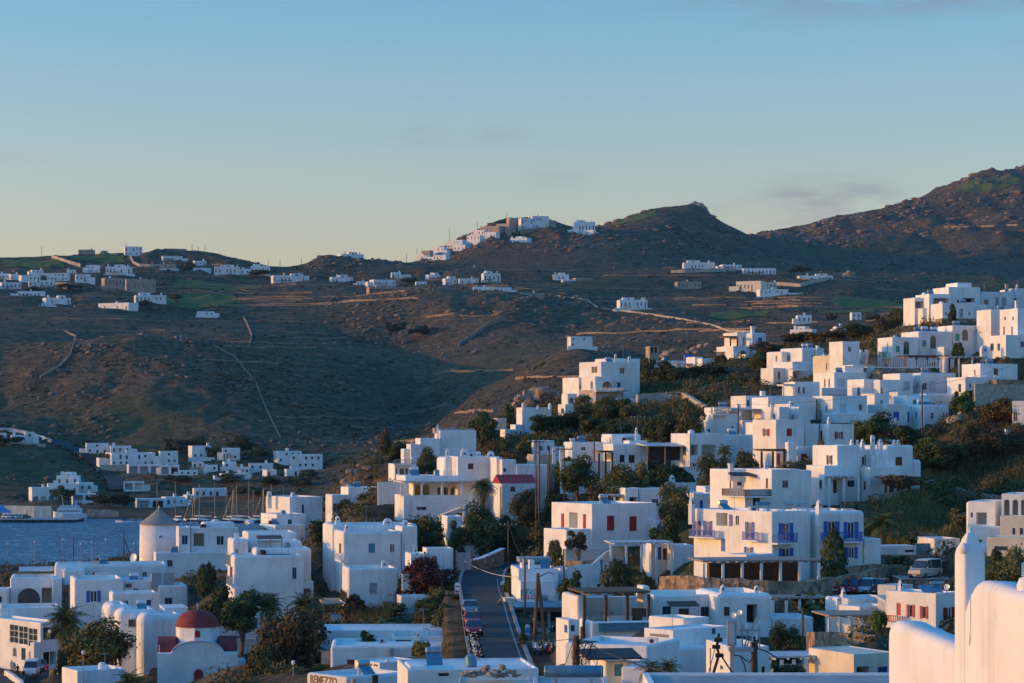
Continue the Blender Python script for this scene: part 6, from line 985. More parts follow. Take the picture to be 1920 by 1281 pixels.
def parapet():
    # foreground roof: a thick plastered wall stepping up to the right, with a tall chimney tower
    a, b = P(1667, 1168, 44), P(2040, 1168, 30.5); d = (b-a); d.z = 0; Ln = d.length; u = d.normalized(); n = Vector((u.y, -u.x, 0)); n = n if n.x < 0 else -n; v = -n
    O = Vector((a.x, a.y, 25)); r = empty('parapet_house', O, 'thick sunlit plaster parapet stepping up beside a chimney tower, nearest at right', 'house')
    def s_at(px):
        q = Vector(((px-CX)/F, 1, 0)); t = n.dot(a-Vector((0, 0, a.z)))/n.dot(q); return (q*t-Vector((a.x, a.y, 0))).dot(u)
    zl = P(1700, 1170, 42.9).z-25; zh = P(1850, 1090, 36.6).z-25; s1 = s_at(1806); sh = s_at(1834)
    rn = random.Random(3); m = MB(); cols = []; K = 8
    ss = [0, .06, .14, .24]+[.24+(s1-.24)*i/10 for i in range(1, 11)]+[s1+(sh-s1)*i/8 for i in range(1, 9)]+[sh+(Ln-sh)*i/12 for i in range(1, 13)]
    th = .62
    for s in ss:
        if s < .24: top = zl-.24+math.sqrt(max(0, .24**2-(.24-s)**2))
        elif s <= s1: top = zl
        elif s < sh: t = (s-s1)/(sh-s1); top = zl+.62+(zh-zl-.62)*math.sin(t*math.pi/2)
        else: top = zh
        top += rn.uniform(-.012, .012); rr = .17
        ring = [(0+rn.uniform(-.006, .006), -4), (0, top-rr-.5), (rn.uniform(-.006, .006), top-rr)]+[(rr-rr*math.cos(R(90*k/4)), top-rr+rr*math.sin(R(90*k/4))) for k in range(1, 5)]+[(th-rr+rr*math.sin(R(90*k/4)), top-rr+rr*math.cos(R(90*k/4))) for k in range(1, 5)]+[(th, -4)]
        cols.append([u*s+v*p+Z_*q for p, q in ring])
    nr = len(cols[0]); vs = [p for c in cols for p in c]; fs = [(i*nr+j, i*nr+j+1, (i+1)*nr+j+1, (i+1)*nr+j) for i in range(len(cols)-1) for j in range(nr-1)]+[tuple(range(nr)), tuple(range((len(cols)-1)*nr, len(cols)*nr))]
    m.add(vs, fs); wl = m.build('wall', 'white', r, smooth=True)
    # chimney tower
    D = 37.6; tu, tv = yawvec(18); B = P(1808, 1215, D)-O; k = F/D; w = 46/k; dp = .34; zt = P(0, 1000, D).z-25; zsft = P(0, 1030, D).z-25; z0 = -1
    zsft -= .04; lev = [(0, z0), (0, zsft-.25), (.0, zsft-.06), (.01, zsft), (.035, zsft+.07), (.07, zsft+.13), (.085, zsft+.19), (.12, zsft+.25), (.14, zsft+.29)]
    m = MB(); vs = []
    for ins, z in lev:
        rc = max(.05-ins*.3, .015); 
        for cx, cy, a0 in ((w-ins-rc, ins+rc, -90), (w-ins-rc, dp-ins-rc, 0), (ins+rc, dp-ins-rc, 90), (ins+rc, ins+rc, 180)):
            for q in range(4): an = R(a0+30*q); vs.append(B.xy.to_3d()+tu*(cx+rc*math.cos(an))+tv*(cy+rc*math.sin(an))+Z_*z)
    nn = 16; m.add(vs, [(i*nn+j, i*nn+(j+1) % nn, (i+1)*nn+(j+1) % nn, (i+1)*nn+j) for i in range(len(lev)-1) for j in range(nn)]+[tuple(range((len(lev)-1)*nn, len(lev)*nn))])
    tw = m.build('chimney_tower', 'white', r, smooth=True)
    for a_, b_ in ((-.01, .03), (w-.07, .03)):
        m = MB(); m.lathe(B.xy.to_3d()+tu*(a_+.04)+tv*(b_+.03)+Z_*(zsft-.03), [(.055, 0), (.075, .07), (.06, .13), (.01, .17)], 8); m.build('corner_horn', 'white', tw, smooth=True)
    m = MB(); m.lathe(B.xy.to_3d()+tu*w/2+tv*dp/2+Z_*(zsft+.18), [(.05, 0), (.035, .06), (.02, .12), (.015, .2)], 8); m.build('finial', 'white', tw)
    # broken plaster finial on the higher wall, and a thin cable down the wall
    c = u*s_at(1892)+v*.3+Z_*(zh-.03); m = MB(); m.lathe(c, [(.16, -.05), (.19, .08), (.15, .19), (.06, .22)], 9); f1 = m.build('finial_base', 'white', r, smooth=True)
    m = MB(); q = c+Z_*.22; m.add([q+Vector(p) for p in ((-.12, 0, 0), (.1, -.05, -.02), (.2, 0, .12), (-.03, .1, .22), (-.13, -.04, .19), (.08, .12, .02), (.19, .1, .14))], [(0, 1, 2, 4), (2, 6, 3, 4), (1, 5, 6, 2), (0, 4, 3, 5), (0, 5, 1), (3, 6, 5)]); m.build('broken_finial', 'white', f1)
    m = MB(); sc = s_at(1822); m.tube([u*sc-v*.02+Z_*(zh-.25), u*sc-v*.02+Z_*(zh-.5), u*(sc-.03)-v*.02+Z_*(zh-.95), u*(sc-.06)-v*.02+Z_*(zh-1.03), u*(sc-.05)-v*.02+Z_*(zh-.88)], .006, 5); m.build('cable', 'grey', wl)
parapet()
def flat_roof(label, px0, px1, y, Dn, Df, drop=8, m='roofgrey', edge='white'):
    a, b = P(px0, y, Df), P(px1, y, Df); z = a.z; a.z = 0; r = empty('flat_roof_house', (a.x, a.y, z-drop), label, 'house'); W = b.x-a.x; dp = Df-Dn
    mb = MB(); mb.obox((0, 0, 0), X_, Y_, Z_, 0, W, -dp, 0, -14, drop-.06); mb.build('wall', edge, r)
    mb = MB()
    mb.obox((0, 0, 0), X_, Y_, Z_, .12, W-.12, -dp+.12, -.12, drop-.057, drop-.02)
    mb.build('roof_deck', m, r)
    for s in ((0, W, -.12, 0), (0, W, -dp, -dp+.12), (0, .12, -dp+.123, -.123), (W-.12, W, -dp+.123, -.123)): mb = MB(); mb.obox((0, 0, 0), X_, Y_, Z_, *s[:2], *s[2:], drop-.057, drop+.03); mb.build('coping', edge, r)
    return r
flat_roof('weathered grey flat roof crossing the bottom right of the picture', 1205, 1960, 1264, 34, 50.5)
flat_roof('white-edged roof under the blue water tank', 1000, 1135, 1270, 55, 74, edge='greywhite')
def tank():
    D = 70; a, b = P(1020, 1259, D), P(1131, 1259, D); r = empty('water_tank', P(1075, 1271, D), 'long blue cylindrical water tank lying on a roof, bottom centre', 'tank'); o = r.location; rad = 11.4/F*D
    MB(o).tube([a, a+X_*.05, b-X_*.05, b], [rad*.85, rad, rad, rad*.85], 20).build('drum', 'steelblue', r, smooth=True)
    for t in (.03, .97):
        q = a.lerp(b, t); m = MB(o); m.tube([q-X_*.02, q+X_*.02], rad*1.03, 20); m.build('end_band', 'metal', r)
    for t in (.2, .8): q = a.lerp(b, t); m = MB(o); m.box(q.x-.05, q.x+.05, q.y-.15, q.y+.15, q.z-rad-.35, q.z-rad*.8); m.build('cradle', 'grey', r)
tank()
def roof_dish(px, py, D, dia, label, base):
    c = P(px, py, D); rd = dia/F*D/2; z0 = P(px, base, D).z; r = empty('satellite_dish', (c.x, c.y, z0), label, 'dish'); o = r.location; n = Vector((-.55, -.8, .22)).normalized(); a = n.cross(Z_).normalized(); b = a.cross(n); m = MB(o); vs = [c-n*rd*.22]; 
    for q in (.55, 1):
        for k in range(18): t = k*math.pi/9; vs.append(c+(a*math.cos(t)+b*math.sin(t))*rd*q-n*rd*.22*(1-q*q))
    m.add(vs, [(0, 1+k, 1+(k+1) % 18) for k in range(18)]+[(1+k, 19+k, 19+(k+1) % 18, 1+(k+1) % 18) for k in range(18)]); m.build('dish', 'car_white', r, smooth=True)
    m = MB(o); m.tube([Vector((c.x, c.y+.1, z0-.5)), c-n*rd*.25], .04, 6); m.build('mast', 'metal', r)
    m = MB(o); m.tube([c-b*rd, c+n*rd*.9], .02, 5); m.tube([c+n*rd*.85, c+n*rd*1.02], .06, 6); m.build('feed_arm', 'grey', r)
roof_dish(250, 1046, 354, 17, 'big white satellite dish on the long low roof by the windmill', 1060)
roof_dish(1376, 1154, 152, 10.5, 'left one of the twin round dishes above the junction box', 1172)
roof_dish(1387, 1149, 153, 10.5, 'right, higher one of the twin round dishes above the junction box', 1172)
roof_dish(1775, 1101, 203, 12, 'grey dish on the roof of the red shuttered house', 1114)
# ---------------------------------------------------------------- stone walls
def stone_wall(label, pts, Hs, m='stone', th=.6, cap=None, down=1.5):
    """pts: (px, py_top, D); Hs height in photo pixels below the top"""
    q = [P(*p) for p in pts]; o = q[0].copy(); r = empty('stone_wall', o, label, 'wall', 'dry stone walls of the town'); mb = MB(o); rn = random.Random(len(label)); path = []
    for a, b in zip(q[:-1], q[1:]):
        k = max(2, int((b-a).length/.8)); path += [a.lerp(b, i/k) for i in range(k)]
    path.append(q[-1]); cols = []; hh = []
    for i, p in enumerate(path):
        d = path[min(i+1, len(path)-1)]-path[max(i-1, 0)]; d.z = 0; d.normalize(); n = Vector((-d.y, d.x, 0)); h = Hs/F*p.y; zb = min(p.z-h, gz(p.x, p.y)-.3)-down*.3; j = lambda: rn.uniform(-.06, .06)
        zt = p.z+rn.uniform(-.08, .08) if not cap else p.z
        cols.append([Vector((p.x, p.y, zb))-n*j(), Vector((p.x, p.y, (zb+zt)/2))-n*j(), Vector((p.x, p.y, zt))+n*j()*.5, Vector((p.x, p.y, zt+j()*.4))+n*th, Vector((p.x, p.y, zb))+n*th])
    vs = [v for c in cols for v in c]; fs = [(i*5+k, i*5+(k+1) % 5, (i+1)*5+(k+1) % 5, (i+1)*5+k) for i in range(len(cols)-1) for k in range(5)]+[(4, 3, 2, 1, 0), tuple(range(len(vs)-5, len(vs)))]
    mb.add(vs, fs); mb.build('masonry', m, r)
    if cap:
        mb = MB(o); vs = []
        for c in cols: vs += [c[2]+Z_*.02-(c[3]-c[2]).normalized()*.06, c[3]+Z_*.02, c[3]+Z_*.16, c[2]+Z_*.16-(c[3]-c[2]).normalized()*.06]
        mb.add(vs, [(i*4+k, i*4+(k+1) % 4, (i+1)*4+(k+1) % 4, (i+1)*4+k) for i in range(len(cols)-1) for k in range(4)]+[(3, 2, 1, 0), tuple(range(len(vs)-4, len(vs)))]); mb.build('coping', cap, r)
    return r
for lb, pts, hs, kw in WALLS: stone_wall(lb, pts, hs, **kw)
def gate():
    D = 300.5; a = P(858, 1036, D); r = empty('gate', P(858, 1070, D), 'pale grey double gate closing the yard at the street bend', 'gate'); o = r.location; w = 25/F*D; h = 33/F*D
    for i in range(2):
        m = MB(o); m.box(a.x+i*w/2, a.x+i*w/2+w/2-.03, D, D+.08, a.z-h, a.z); lf = m.build('leaf', 'grey', r)
        for k in range(4): m = MB(o); x = a.x+i*w/2+.08+k*w/8.6; m.box(x, x+.05, D-.03, D-.003, a.z-h+.1, a.z-.1); m.build('bar', 'greywhite', lf)
    for x in (a.x-.25, a.x+w+.02): m = MB(o); m.box(x, x+.22, D-.05, D+.2, a.z-h-.5, a.z+.25); m.build('post', 'stone', r)
gate()
def taxi_board():
    D = 186.4; a = P(1537, 1238, D); r = empty('notice_board', P(1537, 1257, D), 'white framed notice with dark taxi lettering on the white wall', 'sign'); o = r.location; w = 15/F*D; h = 20/F*D
    m = MB(o); m.box(a.x, a.x+w, D-.30, D-.26, a.z-h, a.z); b = m.build('board', 'car_white', r)
    for s in ((0, w, 0, .03), (0, w, h-.03, h), (0, .03, .033, h-.033), (w-.03, w, .033, h-.033)): m = MB(o); m.box(a.x+s[0], a.x+s[1], D-.33, D-.303, a.z-s[3], a.z-s[2]); m.build('frame', 'navy', b)
    for s_, y0, y1 in (('TAXI', .1, .4), ('STATION', .52, .68)):
        cu = bpy.data.curves.new('lettering', 'FONT'); cu.body = s_; cu.extrude = .008; to = bpy.data.objects.new('t', cu); COL.objects.link(to); me = bpy.data.meshes.new_from_object(to.evaluated_get(bpy.context.evaluated_depsgraph_get())); bpy.data.objects.remove(to)
        xs = [q.co.x for q in me.vertices]; ys = [q.co.y for q in me.vertices]; x0_, x1_, yy0, yy1 = min(xs), max(xs), min(ys), max(ys)
        for q in me.vertices: q.co = Vector((a.x+.08+(q.co.x-x0_)/(x1_-x0_)*(w-.16), D-.312+q.co.z, a.z-h*y1+(q.co.y-yy0)/(yy1-yy0)*h*(y1-y0)))-o
        me.materials.append(MATS['navy']); link('lettering', me, b)
taxi_board()
def sign_post(px, y0, y1, wpx, D, label, marks):
    a = P(px, y1, D); h = (y1-y0)/F*D; w = wpx/F*D; r = empty('sign_pillar', (a.x, D, min(a.z, gz(a.x, D))), label, 'sign'); o = r.location
    m = MB(o); m.prism((a.x, D, a.z), X_, Z_, Y_, [(-w/2, -1), (w/2, -1), (w/2, h*.9), (w*.3, h), (-w*.3, h), (-w/2, h*.9)], 0, .35); b = m.build('pillar', 'car_white', r)
    for q0, q1, c in marks: m = MB(o); m.box(a.x-w*.4, a.x+w*.4, D-.03, D-.004, a.z+h*q0, a.z+h*q1); m.build('painted_panel', c, b)
sign_post(858, 1093, 1131, 11, 278, 'white sign pillar with blue bands left of the street', [(.8, .86, 'sign_purple'), (.55, .62, 'sign_purple'), (.2, .3, 'signblue')])
sign_post(943, 1090, 1122, 10, 284, 'round-topped sign pillar with purple panel right of the street', [(.1, .3, 'sign_purple'), (.38, .78, 'sign_purple')])
sign_post(989, 1172, 1193, 8, 238, 'small white and blue sign board by the parked motorcycles', [(.3, .8, 'signblue')])
# ---------------------------------------------------------------- boulders, rubble
def rock_mesh(seed, sub=2, amp=.6):
    bm = bmesh.new(); bmesh.ops.create_icosphere(bm, subdivisions=sub, radius=1); rn = np.random.default_rng(seed); o = rn.random(3)*50
    for v in bm.verts:
        c = v.co; n = float(fbm(np.array([c.x*1.1+o[0]+c.z]), np.array([c.y*1.1+o[1]-c.z*.7]), 3)[0]); c *= 1+amp*n*1.6
        c.z = max(c.z, -.6)
    me = bpy.data.meshes.new('rock'); bm.to_mesh(me); bm.free(); return me
ROCKS = [rock_mesh(i) for i in range(6)]
for m in ROCKS: m.materials.append(MATS['boulder'])
def outcrop(label, spots, D, m='boulder'):
    c = P(spots[0][0], spots[0][1], D); r = empty('rock_outcrop', (c.x, D, gz(c.x, D)), label, 'rocks'); rn = random.Random(len(label))
    for px, py, rad in spots:
        d = D+rn.uniform(-3, 3); p = P(px, py, d); s = rad/F*D; o = link('boulder', rn.choice(ROCKS), r, p-r.location); o.scale = (s*rn.uniform(.9, 1.25), s*rn.uniform(.8, 1.2), s*rn.uniform(.75, 1.05)); o.rotation_euler = (0, 0, rn.uniform(0, 6))
outcrop('heap of big rounded granite boulders on the ridge beside the power poles', [(975, 750, 9), (988, 742, 10), (1002, 738, 12), (1020, 735, 13), (1036, 740, 11), (1010, 750, 12), (1030, 752, 13), (1046, 745, 9), (992, 757, 11), (967, 760, 7), (1055, 755, 8), (1045, 760, 9), (1018, 763, 10), (892, 772, 6)], 455)
outcrop('granite knoll glowing in the sun below the right mountain', [(1580, 520, 5), (1586, 515, 5), (1592, 512, 5), (1598, 514, 4), (1590, 522, 6), (1600, 520, 4), (1583, 527, 4), (1596, 528, 5)], 1875)
outcrop('dark rock tor on the summit of the pointed peak', [(1292, 391, 8), (1300, 387, 9), (1308, 387, 9), (1316, 392, 8), (1282, 394, 7), (1334, 408, 6), (1338, 414, 6), (1324, 398, 6)], 2440)
outcrop('jumble of boulders beside the frame tower on the saddle', [(1250, 664, 7), (1262, 660, 6), (1243, 668, 6), (1300, 655, 6), (1312, 650, 6), (1325, 648, 6), (1290, 660, 5), (1305, 662, 6)], 545)
outcrop('sunlit crag crowning the rocky left hill', [(258, 632, 5), (266, 628, 5), (272, 632, 4), (250, 638, 4), (330, 634, 3.5), (340, 632, 4), (348, 635, 3)], 1290)
outcrop('brown boulders on the cliff above the bay window house', [(650, 905, 9), (668, 890, 10), (640, 925, 8), (680, 905, 9), (660, 925, 9), (630, 940, 7), (690, 880, 8), (655, 885, 7), (700, 895, 8), (622, 935, 7)], 432)
rub = empty('rubble_heap', P(925, 1262, 150), 'heap of loose tan stones on a roof edge at bottom centre', 'rubble'); rn = random.Random(9)
for i in range(34):
    px = 872+i*3.0+rn.uniform(-2, 2); top = 1262-14*math.exp(-((px-930)/30)**2); p = P(px, rn.uniform(top, 1268), 150+rn.uniform(-.6, .6)); s = rn.uniform(4, 8)/F*150
    o = link('stone', rn.choice(ROCKS), rub, p-rub.location); o.scale = (s*rn.uniform(.9, 1.7), s, s*rn.uniform(.45, .8)); o.rotation_euler = (rn.uniform(-.3, .3), rn.uniform(-.3, .3), rn.uniform(0, 6))
flat_roof('pale roof edge carrying the heap of rubble', 862, 992, 1268, 144, 153, edge='cream', m='cream')
# ---------------------------------------------------------------- scattered rocks and scrub of the hills (uncountable)
def scatter(name, regions, m, size, flat=.7, verts=None, amp=1.0, seed=1, dmin=900):
    rn = np.random.default_rng(seed); base = bmesh.new(); bmesh.ops.create_icosphere(base, subdivisions=1, radius=1); bv = np.array([v.co[:] for v in base.verts]); bf = np.array([[v.index for v in f.verts] for f in base.faces]); base.free()
    P0 = []
    for (x0, x1, d0, d1, n, s0, s1) in regions:
        px = rn.uniform(x0, x1, n); D = rn.uniform(d0**2, d1**2, n)**.5; cl = fbm(px/F*D/40, D/40, 3); e_=np.minimum(np.minimum(px-x0, x1-px)/(x1-x0), np.minimum(D-d0, d1-D)/(d1-d0)); keep = (cl > rn.uniform(-.25, .5, n)) & (e_*5 > rn.random(n))
        for a, d in zip(px[keep], D[keep]):
            x = (a-CX)/F*d; P0.append((x, d, gz(x, d), s0*.7+(s1*1.15-s0*.7)*rn.random()**4.5))
    P0 = np.array(P0); P0 = P0[P0[:, 2] > .5]; n = len(P0)
    jit = 1+rn.uniform(-.38, .38, (n, len(bv), 1))*amp; sc = np.stack([rn.uniform(.8, 1.35, n), rn.uniform(.8, 1.35, n), rn.uniform(.55, 1, n)*flat], -1)[:, None, :]
    V = bv[None]*jit*sc*P0[:, 3][:, None, None]+P0[:, None, :3]; V = V.reshape(-1, 3); Fc = (bf[None]+(np.arange(n)*len(bv))[:, None, None]).reshape(-1, 3)
    me = bpy.data.meshes.new(name); me.vertices.add(len(V)); me.vertices.foreach_set('co', V.ravel().astype(np.float32)); me.loops.add(Fc.size); me.loops.foreach_set('vertex_index', Fc.ravel().astype(np.int32)); me.polygons.add(len(Fc)); me.polygons.foreach_set('loop_start', (np.arange(len(Fc))*3).astype(np.int32)); me.polygons.foreach_set('loop_total', np.full(len(Fc), 3, np.int32)); me.update(); me.validate(); me.materials.append(MATS[m])
    return link(name, me)
tag(scatter('hill_rocks', [(30, 860, 1040, 1340, 16000, .3, 1.6), (600, 1340, 1440, 1760, 8000, .4, 2.6), (1060, 1400, 1250, 1600, 2500, .4, 1.8), (1380, 2100, 2700, 3350, 9000, .8, 5.5), (1090, 1420, 2200, 2500, 2500, .7, 4), (780, 1130, 2000, 2190, 2500, .7, 3), (0, 500, 1800, 1960, 1500, .6, 2.2), (560, 780, 1850, 1960, 1200, .6, 2.5), (-50, 250, 950, 1300, 2500, .4, 1.8), (1000, 1900, 1850, 2300, 4000, .6, 2.6), (600, 780, 410, 470, 700, .15, .9), (960, 1320, 440, 560, 400, .15, .9)], 'rock', 1, seed=4, amp=1.25), 'countless grey-brown boulders strewn over the hillsides', 'rocks', kind='stuff')
tag(scatter('hill_scrub', [(0, 900, 940, 1350, 14000, .4, 1.5), (0, 1900, 1350, 2000, 20000, .5, 1.7), (780, 1920, 1950, 2600, 9000, .6, 2.2), (1400, 2000, 2600, 3250, 7000, .8, 2.6), (600, 1300, 900, 1350, 6000, .4, 1.6), (1100, 1900, 900, 1500, 6000, .5, 1.8)], 'scrub', 1, flat=.75, seed=8), 'low dark thorny scrub covering the far hillsides', 'scrub', kind='stuff')
def field_wall(label, pts, dmin, h=1.1, m='stonepale', th=.9):
    q = []
    for (a, b), (c, d) in zip(pts[:-1], pts[1:]):
        for k in range(8): t = k/8; p = hit(a+(c-a)*t, b+(d-b)*t, dmin); q += [p] if p else []
    q = [p for i, p in enumerate(q) if i == 0 or (p-q[i-1]).length < 90]
    if len(q) < 3: return
    mb = MB(q[0]); cols = []; rn = random.Random(len(label))
    for i, p in enumerate(q):
        d = q[min(i+1, len(q)-1)]-q[max(i-1, 0)]; d.z = 0; d.normalize(); n = Vector((-d.y, d.x, 0))*th/2; hh = h+rn.uniform(-.15, .15); cols += [p-n-Z_*1.5, p-n*.8+Z_*hh, p+n*.8+Z_*hh, p+n-Z_*1.5]
    mb.add(cols, [(i*4+k, i*4+(k+1) % 4, (i+1)*4+(k+1) % 4, (i+1)*4+k) for i in range(len(q)-1) for k in range(4)]+[(3, 2, 1, 0), tuple(range(len(cols)-4, len(cols)))])
    o = mb.build('field_wall', m, loc=q[0]); tag(o, label, 'wall', 'field walls on the hills')
for lb, pts, dm, kw in [
    ('winding stone wall on the scrub slope at right', [(1735, 816), (1755, 808), (1780, 793), (1800, 783), (1860, 762), (1920, 745)], 318, dict(h=.7)),
    ('pale wall line zigzagging down from the crag-top houses', [(1042, 556), (1100, 564), (1120, 578), (1112, 584)], 1350, dict(h=1.1)), ('long pale road wall running right towards the crest villa', [(1130, 580), (1200, 588), (1280, 600), (1340, 612), (1365, 622), (1420, 624)], 1250, dict(h=1.0, m='stonepale', th=.5)),
    ('sunlit field wall dropping from the left ridge', [(97, 484), (125, 493), (155, 502)], 1700, dict(h=2.5)), ('wall looping below the tall ridge house', [(244, 482), (250, 494), (262, 500), (310, 500)], 1700, dict(h=2)),
    ('dry wall curling across the brown slope at far left', [(60, 620), (120, 622), (142, 632), (132, 668), (110, 690), (70, 712)], 1100, dict(h=1.1, m='stone')), ('thin wall running down the face of the rocky left hill', [(400, 648), (440, 670), (480, 720), (500, 770), (530, 830)], 1030, dict(h=.8, m='stone', th=.6)),
    ('wall climbing beside the shallow gully of the middle field', [(468, 648), (472, 630), (462, 605), (455, 595)], 1300, dict(h=1.3, m='stone')), ('dark slanting wall across the lit crag slope', [(860, 650), (890, 630), (915, 612), (940, 602)], 1350, dict(h=2.5, m='stone')),
    ('low wall edging the green field right of the sunlit cream house', [(1456, 535), (1500, 538), (1530, 530), (1560, 524)], 1600, dict(h=2.5)), ('straight pale wall below the long white houses', [(1258, 512), (1300, 511), (1390, 508)], 1700, dict(h=2.2)),
    ('track wall across the flank of the right mountain', [(1770, 426), (1830, 426), (1920, 422)], 2500, dict(h=1.6, th=2, m='stone')), ('road wall above the harbour on the far left', [(-10, 806), (40, 812), (80, 824), (100, 832)], 980, dict(h=1.5, m='greywhite'))]: field_wall(lb, pts, dm, **kw)
rn = random.Random(21); made = 0
for tr in range(400):
    if made >= 75: break
    px, D = rn.uniform(0, 1700), rn.choice([rn.uniform(1330, 1650), rn.uniform(1050, 1300), rn.uniform(1650, 1930), rn.uniform(1650, 1930)]); x, y = (px-CX)/F*D, D; q = []
    if gz(x, y) < 12: continue
    for k in range(rn.randint(7, 16)):
        z = gz(x, y); e = 6; gx_, gy_ = (gz(x+e, y)-gz(x-e, y))/(2*e), (gz(x, y+e)-gz(x, y-e))/(2*e); g = math.hypot(gx_, gy_)+1e-6; q.append(Vector((x, y, z))); x += -gy_/g*9*(-1); y += gx_/g*9*(-1)
    q = q if q[0].x < q[-1].x else q[::-1]
    if any(q_.y < 940 or q_.y > 2300 for q_ in q): continue
    mb = MB(q[0]); cols = []
    for i, p in enumerate(q):
        d = q[min(i+1, len(q)-1)]-q[max(i-1, 0)]; d.z = 0; d.normalize(); n = Vector((-d.y, d.x, 0))*.4; hh = .8+rn.uniform(-.35, .3); cols += [p-n-Z_*1.5, p-n*.8+Z_*hh, p+n*.8+Z_*hh, p+n-Z_*1.5]
    mb.add(cols, [(i*4+k, i*4+(k+1) % 4, (i+1)*4+(k+1) % 4, (i+1)*4+k) for i in range(len(q)-1) for k in range(4)]+[(3, 2, 1, 0), tuple(range(len(cols)-4, len(cols)))])
    tag(mb.build('terrace_wall', 'stone', loc=q[0]), 'low dry stone terrace wall following a contour of the far hillsides', 'wall', 'terrace walls on the far hills'); made += 1
def field(px0, px1, D0, D1):
    us = np.linspace(0, 1, 26); vs_ = np.linspace(0, 1, 14); mb = MB(); V = []
    for a in vs_:
        for b in us:
            e = .06*math.sin(b*9+a*4)+.05*math.sin(b*23); D = D0+(D1-D0)*(a+e*(.5-abs(a-.5))*2*0+e*.5); px = px0+(px1-px0)*(b+.03*math.sin(a*11)); x = (px-CX)/F*D; V.append((x, D, gz(x, D)+.45))
    n = len(us); mb.add(V, [(i*n+j, i*n+j+1, (i+1)*n+j+1, (i+1)*n+j) for i in range(len(vs_)-1) for j in range(n-1)]); tag(mb.build('field', 'fieldgreen'), kind='structure')
for f_ in ((5, 118, 1865, 1915), (130, 232, 1895, 1930), (300, 440, 1690, 1760), (330, 480, 1775, 1815), (1560, 1690, 1640, 1720), (1530, 1640, 1560, 1610), (1330, 1440, 1560, 1600), (1150, 1230, 2330, 2400), (1800, 1910, 3085, 3150)): field(*f_)
def road_on(name, pts, hw, m, dmin):
    q = []
    for (a, b), (c, d) in zip(pts[:-1], pts[1:]):
        for k in range(6): t = k/6; p = hit(a+(c-a)*t, b+(d-b)*t, dmin); q += [p] if p else []
    if len(q) > 3: ribbon(name, q, hw, m, .9)
road_on('harbour_road', [(222, 922), (216, 905), (200, 885), (180, 868), (150, 850), (110, 832), (90, 826)], 3.6, 'asphalt', 900)
# ---------------------------------------------------------------- vegetation
def quads_mesh(name, C, S, N, m, asp=1.6, seed=0):
    """leaf-sized quads at centres C with sizes S, facing roughly N"""
    rn = np.random.default_rng(seed); n = len(C); N = N+rn.normal(0, .55, (n, 3)); N /= np.linalg.norm(N, axis=1, keepdims=True)+1e-9
    T = rn.normal(0, 1, (n, 3)); T -= (T*N).sum(1, keepdims=True)*N; T /= np.linalg.norm(T, axis=1, keepdims=True)+1e-9; B = np.cross(N, T)
    a = T*S[:, None]*asp*.5; b = B*S[:, None]*.5
    V = np.stack([C-a, C+b*.9, C+a, C-b*.9], 1).reshape(-1, 3); Q = np.arange(n*4)
    me = bpy.data.meshes.new(name); me.vertices.add(n*4); me.vertices.foreach_set('co', V.ravel().astype(np.float32)); me.loops.add(n*4); me.loops.foreach_set('vertex_index', Q.astype(np.int32)); me.polygons.add(n); me.polygons.foreach_set('loop_start', (np.arange(n)*4).astype(np.int32)); me.polygons.foreach_set('loop_total', np.full(n, 4, np.int32)); me.update(); me.validate()
    me.materials.append(MATS[m]); return me
def crown_mesh(seed, n=3400, lobes=12, leaf=.105, shape='round'):
    rn = np.random.default_rng(seed); cs = []; rs = []
    for k in range(lobes):
        d = rn.normal(0, 1, 3); d /= np.linalg.norm(d); q = rn.uniform(.25, .84)
        c = d*q; 
        if shape == 'flat': c[2] *= .45
        if shape == 'tall': c = np.array([c[0]*.6, c[1]*.6, rn.uniform(-.75, .72)])
        cs.append(c); rs.append(rn.uniform(.16, .44)*(1 if shape != 'tall' else 1-.45*max(c[2], 0)))
    cs.append(np.zeros(3)); rs.append(.5); cs = np.array(cs); rs = np.array(rs)
    i = rn.choice(len(cs), n, p=rs**2/(rs**2).sum()); d = rn.normal(0, 1, (n, 3)); d /= np.linalg.norm(d, axis=1, keepdims=True)
    C = cs[i]+d*(rs[i]*np.where(rn.random(n) < .1, rn.uniform(1.0, 1.45, n), rn.uniform(.5, 1.1, n)**.6))[:, None]; S = leaf*rn.uniform(.6, 1.4, n)
    if shape == 'flat': C[:, 2] *= .6
    return quads_mesh('crown', C, S, d, 'leaf_dark', seed=seed)
def cypress_mesh():
    rn = np.random.default_rng(3); n = 2600; t = rn.uniform(0, 1, n)**.9; rad = np.sin(np.clip(t*1.02+.06, 0, 1)*math.pi)**.62*(1-.28*t)*(1+.13*np.sin(t*37)); th = rn.uniform(0, 6.28, n); q = rn.uniform(.72, 1.06, n)
    C = np.stack([rad*q*np.cos(th), rad*q*np.sin(th), t*2-1], -1); N = np.stack([np.cos(th), np.sin(th), .5+0*t], -1); return quads_mesh('crown', C, .11*rn.uniform(.6, 1.4, n), N, 'leaf_dark', seed=3)
CROWNS = {'round': [crown_mesh(s) for s in range(6)], 'flat': [crown_mesh(20+s, shape='flat') for s in range(3)], 'tall': [crown_mesh(30+s, 3600, 15, .10, shape='tall') for s in range(4)], 'big': [crown_mesh(40+s, 9500, 30, .07) for s in range(3)], 'small': [crown_mesh(50+s, 600, 8, .24) for s in range(4)]}
CYP = cypress_mesh()
